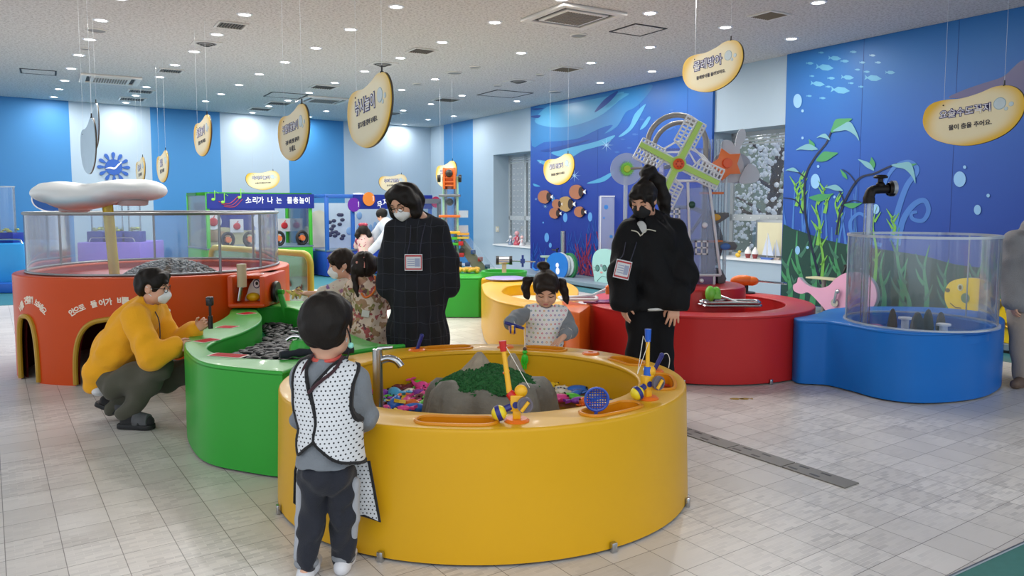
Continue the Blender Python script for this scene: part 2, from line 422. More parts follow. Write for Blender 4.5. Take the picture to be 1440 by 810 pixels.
floor_patch('floor_teal', [(a_ - (b_ - a_) * 0.6)[:2], a_[:2], b_[:2], (b_ + (b_ - a_) * 0.9)[:2], CORNER[:2], (CORNER - bw_dir * 12.5)[:2]], M_TEAL)
p1, p2 = P(1342, 810, 0), P(1440, 765, 0); dd = (p2 - p1).normalized(); nn = Vector((dd.y, -dd.x, 0))
pts_ = [p1 - dd * 2, p2 + dd * 6, p2 + dd * 6 + nn * 2.2, p1 - dd * 2 + nn * 2.2]
floor_patch('floor_green', [q[:2] for q in pts_], M_GREENFL, 0.006)
o = MB().tube([p1 - dd * 2 + Vector((0, 0, 0.004)), p2 + dd * 6 + Vector((0, 0, 0.004))], 0.008, 6).build('trim_1', alu); o['kind'] = 'structure'
# --- ceiling: off-white mineral board, finely pitted
m, N, L, b = new_mat('ceiling_board', 0.9)
vec, X, Y, Z = obj_xyz(N, L)
v1 = N.new('ShaderNodeTexNoise'); v1.inputs['Scale'].default_value = 34; v1.inputs['Detail'].default_value = 6; v1.inputs['Roughness'].default_value = 0.75; L.new(vec, v1.inputs['Vector'])
rp = N.new('ShaderNodeMapRange'); rp.inputs['From Min'].default_value = 0.40; rp.inputs['From Max'].default_value = 0.52; L.new(v1.outputs['Fac'], rp.inputs['Value'])
L.new(mixc(N, L, rp.outputs[0], (0.40, 0.38, 0.365), (0.66, 0.645, 0.63)), b.inputs['Base Color'])
M_CEIL = m
ce = MB().add([(x, y, CZ) for x, y in PLAN], [(4, 3, 2, 1, 0)]).build('ceiling', M_CEIL, smooth=0); ce['kind'] = 'structure'
# --- back wall: blue and white upright bands
M_WHITE = mat('wall_white_paint', '#a4b8c8', rough=0.6, var=0.03, vscale=1.5)
M_BLUE = mat('wall_blue_paint', '#3780ba', rough=0.6, var=0.05, vscale=1.2)
t_ = 0.12
def band(pa, pb, n, m, name, z0=0.0, z1=CZ, mb=None):
 q = [pa, pb, pb - n * t_, pa - n * t_]
 (mb or MB()).prism([p[:2] for p in q], z0, z1)
bnd = [-2.0] + [bw(u, v).x for u, v in ((97, 160), (211, 160), (309, 165), (405, 170), (483, 175))]
edges = [-(CORNER - (bwA - bw_dir * 3)).dot(bw_dir)] + bnd[1:] + [0.0]
wb, ww = MB(), MB()
for i in range(6):
 (wb if i % 2 == 0 else ww).prism([(CORNER + bw_dir * edges[i])[:2], (CORNER + bw_dir * edges[i + 1])[:2], (CORNER + bw_dir * edges[i + 1] - bw_n * t_)[:2], (CORNER + bw_dir * edges[i] - bw_n * t_)[:2]], 0, CZ)
o = ww.build('wall_back', M_WHITE, smooth=0); o['kind'] = 'structure'
o = wb.build('wall_back_blue', M_BLUE, smooth=0); o['kind'] = 'structure'
# --- right wall with two deep window bays
RWRoot = lambda s, off=0.0: CORNER + rw_dir * s + rw_n * off
s_b0, s_b1 = rw(624, 180).x, rw(665, 180).x
w1a, w1b = rw(694, 280).x, rw(694, 280).x + 2.3
w1z0, w1z1 = rw(695, 343).y, rw(694, 218).y
w2a, w2b = rw(1000, 300).x, rw(1128, 300).x
w2z0, w2z1 = rw(1060, 365).y, rw(1060, 180).y
T2 = 0.5                                              # depth of the window bays
s_end = rw(1440, 300).x + 3.5
wr, wrb = MB(), MB()
def seg(mb, s0, s1, z0, z1, d=T2):
 mb.prism([RWRoot(s0)[:2], RWRoot(s1)[:2], RWRoot(s1, -d)[:2], RWRoot(s0, -d)[:2]], z0, z1)
seg(wr, 0, s_b0, 0, CZ); seg(wrb, s_b0, s_b1, 0, CZ); seg(wr, s_b1, w1a, 0, CZ)
seg(wr, w1a, w1b, 0, w1z0); seg(wr, w1a, w1b, w1z1, CZ); seg(wr, w1b, w2a, 0, CZ)
seg(wr, w2a, w2b, 0, w2z0); seg(wr, w2a, w2b, w2z1, CZ); seg(wr, w2b, s_end, 0, CZ)
o = wr.build('wall_right', M_WHITE, smooth=0); o['kind'] = 'structure'
o = wrb.build('wall_right_blue', M_BLUE, smooth=0); o['kind'] = 'structure'
M_FRAME = mat('window_frame_grey', '#aeb6bb', rough=0.4)
M_PANE = clear('window_glass', (0.95, 0.98, 1.0), 0.02, gloss=0.03)
M_FILM = mat('dotted_film_white', '#f4f8ff', rough=0.4)
def window(name, s0, s1, z0, z1, mull, transom):
 fr = MB(); w = 0.06; off = -T2 + 0.08
 def bar(sa, sb, za, zb, d=0.05): fr.prism([RWRoot(sa, off)[:2], RWRoot(sb, off)[:2], RWRoot(sb, off - d)[:2], RWRoot(sa, off - d)[:2]], za, zb)
 bar(s0, s1, z1 - w, z1); bar(s0, s1, z0, z0 + w); bar(s0, s0 + w, z0, z1); bar(s1 - w, s1, z0, z1); bar(s0, s1, transom - 0.05, transom + 0.05)
 for q in mull: bar(q - 0.04, q + 0.04, z0, z1)
 for k in range(3): bar(s0, s1, z1 - 0.10 - 0.05 * k, z1 - 0.075 - 0.05 * k, 0.02)      # gathered blind at the head
 o = fr.build(name, M_FRAME, smooth=0); o['kind'] = 'structure'
 MB().prism([RWRoot(s0, off - 0.02)[:2], RWRoot(s1, off - 0.02)[:2], RWRoot(s1, off - 0.028)[:2], RWRoot(s0, off - 0.028)[:2]], z0, z1).build('pane', M_PANE, o, smooth=0)
 dt = MB(); s = s0 + 0.12; M3 = look_m(rw_n)
 while s < s1 - 0.08:
  z = z0 + 0.1
  while z < z1 - 0.2:
   p = RWRoot(s, off + 0.02); dt.ell((p.x, p.y, z), (0.009, 0.009, 0.004), M=M3, nu=6, nv=4); z += 0.13
  s += 0.17
 dt.build('dotted_film', M_FILM, o)
 sl = MB().prism([RWRoot(s0, 0.03)[:2], RWRoot(s1, 0.03)[:2], RWRoot(s1, -T2 + 0.05)[:2], RWRoot(s0, -T2 + 0.05)[:2]], z0 - 0.03, z0 + 0.004).build('window_sill', white_p, o, smooth=0)
 return o
window('window_1', w1a, w1b, w1z0, w1z1, [w1a + 0.75, w1a + 1.5], w1z0 + 0.62)
window('window_2', w2a, w2b, w2z0, w2z1, [], w2z0 + 0.62)
# low framed cream panel behind the lower light of window 2
q0 = rw(1036, 352).x
# --- raised grey platform running along the right wall
PLZ = 0.1
s0_, s1_ = rw(752, 390).x, s_end
M_PLAT = mat('platform_grey', '#7d8f9c', rough=0.5, var=0.06)
pl = MB().prism([RWRoot(s0_)[:2], RWRoot(s1_)[:2], RWRoot(s1_, 0.85)[:2], RWRoot(s0_, 0.85)[:2]], 0.03, PLZ)
o = pl.build('platform', M_PLAT, smooth=0, bevel=0.008); o['kind'] = 'structure'
o = MB().prism([RWRoot(s0_, 0.0)[:2], RWRoot(s1_)[:2], RWRoot(s1_, 0.83)[:2], RWRoot(s0_, 0.83)[:2]], 0.0, 0.03).build('baseboard_platform', black, smooth=0); o['kind'] = 'structure'
tq = P(1440, 513, 0);
ts = (tq - CORNER).dot(rw_dir); toff = (tq - CORNER).dot(rw_n)
floor_patch('floor_teal_strip', [RWRoot(s0_, 0.84)[:2], RWRoot(s1_, 0.84)[:2], RWRoot(s1_, toff)[:2], RWRoot(s0_, toff)[:2]], M_TEAL, 0.003)
# ================================================================== ceiling fittings
M_LED = mat('downlight_lens', '#ffffff', rough=0.4, emit=9.0, var=0.0)
M_VENT = mat('vent_grey', '#7c7468', rough=0.6)
M_VDARK = mat('vent_dark', '#3c3a38', rough=0.7)
M_ACW = mat('air_conditioner_white', '#d4d1cb', rough=0.5)
lights_px = [(168, -3), (142, 28), (126, 55), (111, 77), (100, 96), (91, 113), (83, 125), (76, 136),
 (344, 20), (305, 48), (273, 72), (246, 91), (225, 108), (206, 122), (191, 134), (177, 144),
 (557, 9), (493, 41), (444, 67), (401, 87), (365, 104), (336, 119), (311, 132), (289, 142),
 (696, 31), (622, 59), (563, 81), (513, 100), (471, 116), (435, 130), (405, 141), (378, 149), (355, 158),
 (790, -2), (914, 18), (831, 88), (733, 74), (612, 111), (565, 126), (606, 146), (567, 155), (650, 134), (602, 168), (569, 175), (638, 163), (727, 142),
 (914, 66), (917, 100), (844, 116), (459, 156), (435, 164), (525, 140), (1020, 38), (1151, 3), (1113, 54), (1010, -14)]
ORD = ['nearest', 'second', 'third', 'fourth', 'fifth', 'sixth', 'seventh', 'eighth', 'ninth', 'tenth', 'eleventh', 'twelfth']
pos = [P(u, v, CZ) for u, v in lights_px]
offs = sorted([((p - CORNER).dot(rw_n), i) for i, p in enumerate(pos)], reverse=True)
rows = []; last = None
for d_, i in offs:
 if last is None or last - d_ > 0.55: rows.append([])
 rows[-1].append(i); last = d_
dl = thing('ceiling_downlight', None, None)
MB().lathe([(0.062, -0.004), (0.066, -0.010), (0.085, -0.008), (0.088, 0.0)], n=28).build('trim_ring', white_p, dl)
MB().lathe([(0.0, -0.006), (0.064, -0.004)], n=28).build('lens', M_LED, dl)
lamp = bpy.data.lights.new('lamp', 'AREA'); lamp.shape = 'DISK'; lamp.size = 0.13; lamp.energy = LAMP_POWER; lamp.color = (1.0, 0.965, 0.92)
lo = bpy.data.objects.new('lamp', lamp); link(lo, dl); lo.location = (0, 0, -0.014)
first = True
for r_, row in enumerate(rows):
 row.sort(key=lambda i: pos[i].y)
 for k, i in enumerate(row):
  o = dl if first else copy_tree(dl); first = False
  o.location = pos[i]
  o['label'] = f"{ORD[min(k, 11)]} lit round ceiling downlight of row {['one','two','three','four','five','six','seven','eight','nine','ten','eleven','twelve','thirteen'][min(r_,12)]} counted from the left"
  o['category'] = 'ceiling light'; o['group'] = 'round ceiling downlights'
# air-conditioner cassettes, hatches, vents, diffusers, speakers (each parallel to the walls)
def square_on_ceiling(u, v): p = P(u, v, CZ); return (p.x, p.y, p.z)
def cassette(u, v, sx, sy, label):
 t = thing('air_conditioner', label, 'air conditioner', square_on_ceiling(u, v), RZ_R, 'ceiling cassettes')
 mb = MB(); h = 0.035
 mb.filled([[(-sx/2, -sy/2), (sx/2, -sy/2), (sx/2, sy/2), (-sx/2, sy/2)], [(-sx*.40, -sy*.40), (sx*.40, -sy*.40), (sx*.40, sy*.40), (-sx*.40, sy*.40)]], -h / 2, h, 0.008)
 mb.build('panel_frame', M_ACW, t)
 MB().box((0, 0, -0.008), (sx * .8, sy * .8, 0.01)).build('air_slot', M_VDARK, t)
 MB().box((0, 0, -0.022), (sx * .66, sy * .66, 0.025)).build('intake_cover', M_ACW, t, bevel=0.008)
 g = MB()
 for k in range(13): g.box((0, -sy * .26 + sy * .52 * k / 12, -0.037), (sx * .54, sy * .028, 0.006))
 g.build('intake_grille', M_VENT, t)
 return t
cassette(806, 22, 0.86, 0.86, 'large square ceiling air conditioner cassette nearest the camera, upper right of the hanging signs')
cassette(155, 111, 0.9, 0.9, 'ceiling air conditioner cassette above the left blue and white wall')
cassette(455, 140, 0.9, 0.9, 'far ceiling air conditioner cassette partly behind the round yellow hanging signs')
def hatch(u, v, sx, sy, label):
 t = thing('access_hatch', label, 'access hatch', square_on_ceiling(u, v), RZ_R, 'ceiling access hatches')
 MB().filled([[(-sx/2, -sy/2), (sx/2, -sy/2), (sx/2, sy/2), (-sx/2, sy/2)], [(-sx/2+.025, -sy/2+.025), (sx/2-.025, -sy/2+.025), (sx/2-.025, sy/2-.025), (-sx/2+.025, sy/2-.025)]], -0.004, 0.008).build('hatch_frame', M_VDARK, t)
 MB().box((0, 0, -0.002), (sx - .05, sy - .05, 0.004)).build('hatch_panel', M_CEIL, t)
hatch(897, 42, 0.5, 0.5, 'square access hatch outline in ceiling beside the large air conditioner')
hatch(710, 132, 0.8, 0.8, 'access hatch outline in ceiling before the first sea mural')
hatch(54, 101, 0.5, 0.5, 'access hatch outline in ceiling near the left edge')
hatch(402, 134, 0.7, 0.7, 'access hatch outline in far ceiling left of the hanging kidney signs')
def vent(u, v, s, label):
 t = thing('ceiling_vent', label, 'vent', square_on_ceiling(u, v), RZ_R, 'square ceiling vents')
 MB().filled([[(-s/2, -s/2), (s/2, -s/2), (s/2, s/2), (-s/2, s/2)], [(-s*.42, -s*.42), (s*.42, -s*.42), (s*.42, s*.42), (-s*.42, s*.42)]], -0.008, 0.016, 0.003).build('vent_frame', M_ACW, t)
 MB().box((0, 0, -0.003), (s * .84, s * .84, 0.006)).build('backing', M_VDARK, t)
 g = MB()
 for k in range(9): g.box((0, -s * .38 + s * .76 * k / 8, -0.010), (s * .84, s * .04, 0.008), M=rotx(0.5))
 g.build('louvre_grille', M_VENT, t)
for u, v, s, w in [(325, 35, .34, 'beside the second nearest downlights at upper left'), (240, 99, .36, 'among the second row of downlights'), (593, 71, .34, 'between the second and third row of downlights, centre'),
    (795, 97, .4, 'in front of the sea mural with fish plaques'), (629, 140, .5, 'above the rolling ball tower'), (1082, 21, .34, 'at upper right before the right sea mural'),
    (198, 128, .45, 'far left behind the left air conditioner'), (186, 139, .5, 'farthest left near the back wall'), (455, 122, .45, 'just behind the large round yellow sign'), (392, 145, .5, 'far centre near the back wall'), (366, 153, .5, 'close to the white band of back wall')]:
 vent(u, v, s, 'grey square louvred ceiling vent ' + w)
M_SPK = mat('speaker_mesh_grey', '#8f9090', rough=0.7)
def disc(name, u, v, r, label, cat, grp, m=None):
 t = thing(name, label, cat, square_on_ceiling(u, v), 0, grp)
 MB().lathe([(r * .86, -0.012), (r * .9, -0.016), (r, -0.008), (r, 0)], n=28).build('rim', M_ACW, t)
 MB().lathe([(0, -0.010), (r * .5, -0.011), (r * .88, -0.010)], n=28).build('grille', m or M_SPK, t)
for u, v, r, w in [(135, 42, .12, 'upper left beside the first downlight row'), (639, 102, .13, 'at the centre behind the large air conditioner'), (814, 49, .11, 'just behind the large air conditioner'), (668, 94, .09, 'left of the access hatch, centre'), (781, 129, .13, 'before the first sea mural'), (587, 118, .09, 'above the woman in plaid'), (120, 68, .07, 'small, between downlights at far left'), (760, 105, .08, 'small, left of the vent by the sea mural'), (700, 120, .08, 'small, in front of the access hatch')]:
 disc('ceiling_speaker', u, v, r, 'grey round flush ceiling speaker ' + w, 'speaker', 'round ceiling speakers')
def diffuser(u, v, r, label):
 t = thing('air_diffuser', label, 'air diffuser', square_on_ceiling(u, v), RZ_R, 'round air diffusers')
 s = r * 1.35
 MB().filled([[(-s, -s), (s, -s), (s, s), (-s, s)], circle((0, 0), r, 32)], -0.004, 0.008).build('plate', M_ACW, t)
 g = MB()
 for k in range(3):
  q = r * (1 - .28 * k); g.lathe([(q * .86, -0.012 - .012 * k), (q, -0.004 - .012 * k), (q * .98, 0.0 - .012 * k), (q * .86, -0.006 - .012 * k)], n=28)
 g.build('cone_rings', M_SPK, t)
 MB().box((0, 0, -0.001), (r * 1.6, r * 1.6, 0.004)).build('throat', M_VDARK, t)
for u, v, r, w in [(290, 61, .13, 'among the second row of downlights at left'), (538, 90, .14, 'just above the large central kidney sign'), (729, 114, .15, 'before the sea mural, centre'), (552, 159, .2, 'far behind the central kidney sign')]:
 diffuser(u, v, r, 'round white air diffuser with concentric rings ' + w)
# ================================================================== hanging bean-shaped signs
bean_px = [(1292, 172), (1295, 155), (1306, 144), (1325, 139), (1350, 137), (1375, 130), (1398, 121), (1420, 121), (1434, 132), (1438, 150), (1432, 168), (1418, 185), (1396, 198), (1368, 206), (1340, 206), (1312, 199), (1298, 187)]
bean = cr([((u - 1365) / 147, -(v - 164) / 147 - (u - 1365) / 147 * .1) for u, v in bean_px], 5)
m, N, L, b = new_mat('yellow_sign_print', 0.35)
vec, X, Y, Z = obj_xyz(N, L)
x2 = math_node(N, L, 'POWER', math_node(N, L, 'ABSOLUTE', math_node(N, L, 'DIVIDE', math_node(N, L, 'ADD', X, 0.0), 0.40)), 2.4)
z2 = math_node(N, L, 'POWER', math_node(N, L, 'ABSOLUTE', math_node(N, L, 'DIVIDE', math_node(N, L, 'SUBTRACT', Z, math_node(N, L, 'MULTIPLY', X, 0.16)), 0.235)), 2.4)
rr = N.new('ShaderNodeMapRange'); rr.inputs['From Min'].default_value = 0.30; rr.inputs['From Max'].default_value = 1.05; rr.interpolation_type = 'SMOOTHSTEP'
L.new(math_node(N, L, 'ADD', x2, z2), rr.inputs['Value'])
L.new(mixc(N, L, rr.outputs[0], srgb('#ece0ba'), srgb('#e3b62c')), b.inputs['Base Color'])
M_SIGN = m
M_NAVYT = mat('navy_lettering', '#241f66', rough=0.5); M_WHT = mat('white_lettering', '#f4f4ff', rough=0.5); M_INK = mat('dark_ink', '#2a2633', rough=0.5)
M_BUB = mat('printed_bubble_pale', '#c6d6dc', rough=0.4, var=0.12, vscale=12); M_BUBR = mat('printed_bubble_rim', '#8fb0c0', rough=0.4)
M_WIRE = mat('hanging_wire', '#c8ccd0', rough=0.4, metal=0.6)
M_EDGE = mat('sign_edge_dark', '#4a4238', rough=0.5)
def hanging_sign(title, line, label, centre, rz, w=0.82, small=None, m=None, sub2=None, plain=False):
 t = thing('hanging_sign', label, 'sign', centre, rz, 'bean-shaped hanging signs')
 pts = [(p[0] * w, p[1] * w) for p in bean]
 MB().plate(xz(pts, 0.006), (0, 0.012, 0)).build('edge', M_EDGE, t)
 MB().plate(xz([(x * .992, z * .992) for x, z in pts], -0.0), (0, 0.006, 0)).build('board', m or M_SIGN, t)
 s = w / 0.82
 for hx, hz in ((-.28, .172), (.30, .30)):
  x, z = hx * w, (hz) * w - .025
  hk = MB(); hk.tube([(x, 0.006, z), (x, 0.006, z + .04)], 0.006, 6); hk.tube([(x, -0.004, z + .0), (x, 0.016, z + .0)], 0.006, 6); hk.build('hook', black, t)
  MB().tube([(x, 0.006, z + .04), (x, 0.006, CZ - centre[2])], 0.0011, 5).build('wire', M_WIRE, t)
 if plain: return t
 n = max(1, len(title)); ts = min(0.105, 0.46 / n) * w / .82; tx = -.06 * w; tz = .055 * w
 MB().text(title, ts * 1.0, c=(tx, -0.0015, tz), t=0.0006, bold=0.0075 * ts / .1, rot=.06).build('title_outline', M_NAVYT, t, smooth=0)
 MB().text(title, ts * 1.0, c=(tx, -0.003, tz), t=0.0004, bold=0.0, rot=.06).build('title', M_WHT, t, smooth=0)
 MB().text(line, min(.062, .46 / max(6, len(line)) * 1.05) * s, c=(-.005 * w, -0.0015, -.085 * w), t=0.0006, bold=0.0012, rot=.06).build('caption', M_INK, t, smooth=0)
 if sub2: MB().text(sub2, .055 * s, c=(0.0, -0.0015, -.165 * w), t=0.0006, bold=0.0012, rot=.06).build('caption', M_INK, t, smooth=0)
 for bx, bz, r in ((.27, .10, .052), (.375, .085, .02), (.33, .045, .016)):
  MB().plate([(bx * w + r * w * 1.12 * math.cos(a), -0.001, bz * w + r * w * 1.12 * math.sin(a)) for a in [2 * PI * k / 24 for k in range(24)]], (0, 0.001, 0)).build('bubble', M_BUBR, t, smooth=0)
  MB().plate([(bx * w + r * w * math.cos(a), -0.002, bz * w + r * w * math.sin(a)) for a in [2 * PI * k / 24 for k in range(24)]], (0, 0.001, 0)).build('bubble', M_BUB, t, smooth=0)
 return t
hanging_sign('요술수도꼭지', '물이 춤을 추어요.', 'yellow bean-shaped sign hanging before the right sea mural, two long wires', D(1365, 164, 6.36), RZ_R)
hanging_sign('물레방아', '물레방아를 돌려보아요.', 'yellow bean-shaped sign hanging high above the windmill', D(1000, 95, 7.7), RZ_R)
hanging_sign('낚시놀이', '물고기를 잡아 보세요.', 'largest yellow bean-shaped sign, hanging at centre above the woman in plaid', D(517, 157, 5.1), RZ_R)
hanging_sign('구름빙글놀이', '구름 아래 안을 들어가', 'yellow bean-shaped sign with three text lines hanging left of the largest one', D(411, 187, 6.6), RZ_R + .05, sub2='보세요.')
hanging_sign('물총놀이', '물을 쏘아 보세요.', 'narrow-looking yellow bean-shaped sign hanging before the second blue wall band', D(284, 191, 9.0), RZ_R + .07)
hanging_sign('물길', '물길 보세요', 'pale bean-shaped sign before the blue band, right of the wall emblem', D(228, 234, 11.4), RZ_R + .08)
hanging_sign('물놀이', '물을 보세요', 'small bean-shaped sign partly behind the cloud, beside the blue wall emblem', D(197, 240, 13.2), RZ_R + .08)
hanging_sign('물길 만들기', '물길을 만들어 보세요.', 'yellow bean-shaped sign hanging before the fish plaques mural', D(785, 238, 11.6), RZ_R)
hanging_sign('큰공 굴리기', '공을 굴려요.', 'yellow bean-shaped sign behind the rolling ball tower', D(627, 245, 13.4), RZ_R)
hanging_sign('아이와놀이', '소리를 내고 물총을 쏘아 보세요', 'wide yellow bean-shaped sign above the booth with green frame', D(370, 253, 16.9), RZ_B, w=.77)
hanging_sign('무지개연못', '무지개를 보세요.', 'yellow bean-shaped sign partly hidden by the head of the woman in plaid', D(553, 257, 17.2), RZ_B, w=.72)
M_PALEB = mat('pale_blue_sign', '#c4def0', rough=0.5)
hanging_sign('', '', 'pale blue plain hanging sign seen nearly edge-on at left, the wider of two', D(123, 206, 7.7), RZ_R + .10, w=.95, m=M_PALEB, plain=True)
hanging_sign('', '', 'thin edge-on pale hanging sign at left, just right of the wider pale blue one', D(132, 178, 8.6), RZ_R + .05, w=.85, m=M_PALEB, plain=True)
# emblem of twelve drops on the white wall band
e_c = on_plane(160, 235, bw0 + bw_n * 0.02, bw_n)
M_EMB = mat('emblem_blue', '#1d55a8', rough=0.4)
mb = MB(); Re = .32
for k in range(12):
 a = 2 * PI * k / 12; ca, sa = math.cos(a), math.sin(a)
 drop = [(0.45, 0), (0.62, .06), (.80, .11), (.93, .10), (1.0, 0), (.93, -.10), (.80, -.11), (.62, -.06)]
 mb.plate([((x * ca - y * sa) * Re, 0.006, (x * sa + y * ca) * Re) for x, y in drop], (0, -0.014, 0))
mb.plate([(.52 * Re * math.cos(a), 0.006, .52 * Re * math.sin(a)) for a in [2 * PI * k / 28 for k in range(28)]], (0, -0.010, 0))
em = thing('wall_emblem', 'dark blue emblem of twelve drops on the white band of the back wall', 'emblem', e_c, RZ_B)
mb.build('drops', M_EMB, em, smooth=0)
wv = cr([(-.5, -.1), (-.2, .0), (.05, -.02), (.3, .25), (.5, .34), (.3, .12), (.05, -.14), (-.25, -.1)], 4)
MB().plate([(p[0] * Re, -0.008, p[1] * Re) for p in wv], (0, -0.004, 0)).build('wave', M_WHT, em, smooth=0)
# ================================================================== sea murals on the right wall
def mural_mat(name, top, mid, bot, zt, zb):
 m, N, L, b = new_mat(name, 0.5)
 vec, X, Y, Z = obj_xyz(N, L)
 mr = N.new('ShaderNodeMapRange'); mr.inputs['From Min'].default_value = zb; mr.inputs['From Max'].default_value = zt; L.new(Z, mr.inputs['Value'])
 nz = N.new('ShaderNodeTexNoise'); nz.inputs['Scale'].default_value = .8; L.new(vec, nz.inputs['Vector'])
 f = math_node(N, L, 'ADD', mr.outputs[0], math_node(N, L, 'MULTIPLY_ADD', nz.outputs['Fac'], 0.3, -0.15))
 rp = N.new('ShaderNodeValToRGB'); L.new(f, rp.inputs[0])
 rp.color_ramp.elements[0].position = 0.12; rp.color_ramp.elements[0].color = srgb(bot) + (1,)
 rp.color_ramp.elements[1].position = 1.0; rp.color_ramp.elements[1].color = srgb(top) + (1,)
 e = rp.color_ramp.elements.new(0.6); e.color = srgb(mid) + (1,)
 L.new(rp.outputs[0], b.inputs['Base Color']); return m
MUR1 = mural_mat('mural_print_left', '#1c63ae', '#123f9e', '#102482', 3.5, 0.2)
MUR2 = mural_mat('mural_print_right', '#1f6bb0', '#1253ac', '#0f3594', 3.5, 0.2)
OFF = 0.05
def mural(u0, u1, s1x, m, label, name='mural_panel'):
 a, b = rw(u0, 250, OFF).x, (s1x if s1x else rw(u1, 250, OFF).x)
 t = thing(name, label, 'mural', RWRoot(a), RZ_R)
 t_len = b - a
 MB().box((t_len / 2, -OFF / 2, (CZ + PLZ) / 2), (t_len, OFF - .002, CZ - PLZ - .004)).build('printed_panel', m, t, smooth=0)
 jt = MB(); k = 1.2
 while k < t_len: jt.box((k, -OFF - .0004, (CZ + PLZ) / 2), (.004, .001, CZ - PLZ - .01)); k += 1.2
 jt.build('panel_joints', mat('mural_joint', '#0d2f78', rough=.5), t, smooth=0)
 return t, a, t_len
mu1, A1, LEN1 = mural(746, 1000, None, MUR1, 'blue sea mural with swirling waves and corals on right wall behind the windmill')
mu2, A2, LEN2 = mural(1102, 1440, s_end - .05, MUR2, 'blue sea mural with seaweed and small fish on right wall behind the clear cylinder')
def paint(root, a0, lng, specs, name, m, lay, smooth_n=5, closed=True):
 """flat painted shapes: outlines given in photo pixels, laid onto the mural's face"""
 mb = MB(); y = -OFF - .0012 * lay
 for pts in specs:
  q = [rw(u, v, OFF) for u, v in pts]
  q = [(p.x - a0, p.y) for p in q]
  if smooth_n: q = [(p[0], p[1]) for p in cr(q, smooth_n)]
  q = [(min(max(x, .01), lng - .01), min(max(z, PLZ + .01), CZ - .01)) for x, z in q]
  mb.plate(xz(q, y + .001), (0, -.001, 0))
 return mb.build(name, m, root, smooth=0)
def flat(name, h): return mat(name, h, rough=.35, var=.08, vscale=2)
def stroke(pts, w0, w1=None):
 """outline of a tapering brush stroke along pixel points"""
 c = cr(pts, 5, closed=False); n = len(c); l, r = [], []
 w1 = w0 if w1 is None else w1
 for i, p in enumerate(c):
  d = (c[min(i + 1, n - 1)] - c[max(i - 1, 0)]); d = d.normalized() if d.length > 0 else Vector((1, 0)); nn = Vector((-d.y, d.x))
  w = w0 + (w1 - w0) * i / (n - 1); l.append(p + nn * w / 2); r.append(p - nn * w / 2)
 return [tuple(p) for p in l + r[::-1]]
# --- left mural: light swirls at the top
paint(mu1, A1, LEN1, [[(748, 153), (800, 141), (860, 130), (905, 120), (918, 121), (905, 140), (892, 152), (880, 158), (868, 178), (850, 188), (862, 176), (845, 180), (815, 194), (790, 198), (765, 200), (748, 205)]], 'painted_swirls', flat('swirl_blue', '#2a78b4'), 1, 3)
paint(mu1, A1, LEN1, [[(770, 150), (800, 146), (880, 131), (870, 142), (840, 165), (800, 178), (770, 178), (752, 170)], [(870, 192), (885, 178), (893, 160), (908, 146), (903, 158), (890, 180), (878, 190)], [(862, 148), (878, 130), (866, 133), (852, 150)],
 [(900, 182), (911, 165), (915, 166), (908, 178)], [(775, 215), (800, 208), (835, 200), (865, 190), (850, 203), (820, 212), (800, 222)], [(825, 258), (845, 250), (865, 240), (850, 255)], [(755, 225), (775, 228), (790, 232), (770, 234)], [(750, 258), (760, 262), (752, 262)]], 'painted_swirls', flat('swirl_pale', '#4d9cc8'), 2, 4)
paint(mu1, A1, LEN1, [[(836, 158), (850, 140), (868, 128), (866, 134), (852, 148)], [(748, 163), (760, 162), (757, 166), (748, 165)], [(748, 153), (765, 152), (755, 155)], [(760, 212), (790, 205), (830, 196), (805, 206), (780, 213)]], 'painted_swirls', flat('swirl_deep', '#143f8e'), 3, 4)
def fish_px(u, v, l, flip=1, tilt=0):
 b_ = [(-.5, -.02), (-.2, -.17), (.15, -.17), (.34, -.03), (.5, -.16), (.45, 0), (.5, .16), (.34, .04), (.1, .16), (-.2, .15)]
 ct, st_ = math.cos(tilt), math.sin(tilt)
 return [(u + flip * (x * ct - y * st_) * l, v + (x * st_ + y * ct) * l) for x, y in b_]
paint(mu1, A1, LEN1, [fish_px(940, 180, 22, 1, -.15), fish_px(925, 170, 13), fish_px(945, 155, 8), fish_px(903, 168, 8), fish_px(893, 189, 9), fish_px(876, 196, 7), fish_px(885, 208, 7), fish_px(868, 214, 8)], 'painted_fish', flat('faint_fish', '#2d63b0'), 2, 0)
# stars and bubbles
def star_px(u, v, r):
 out = []
 for k in range(16):
  a = PI * k / 8; q = r if k % 2 == 0 else r * .12
  out.append((u + q * math.cos(a), v + q * math.sin(a)))
 return out
paint(mu1, A1, LEN1, [star_px(853, 204, 10), star_px(808, 247, 9), star_px(858, 281, 6), star_px(767, 290, 4), star_px(754, 280, 2.5), star_px(760, 228, 4)], 'painted_sparkles', flat('sparkle', '#9cc4e6'), 4, 0)
def oval(u, v, a, b_, n=20): return [(u + a * math.cos(2 * PI * k / n), v + b_ * math.sin(2 * PI * k / n)) for k in range(n)]
paint(mu1, A1, LEN1, [oval(795, 306, 3, 6.5), oval(830, 305, 3, 6.5), oval(778, 280, 2.2, 4), oval(769, 334, 3.2, 6.5), oval(774, 345, 2, 3.5), oval(856, 302, 1.3, 1.3), oval(764, 313, 1, 1.3)], 'painted_bubbles', flat('mural_bubble', '#5e9ad8'), 3, 0)
rng = random.Random(3)
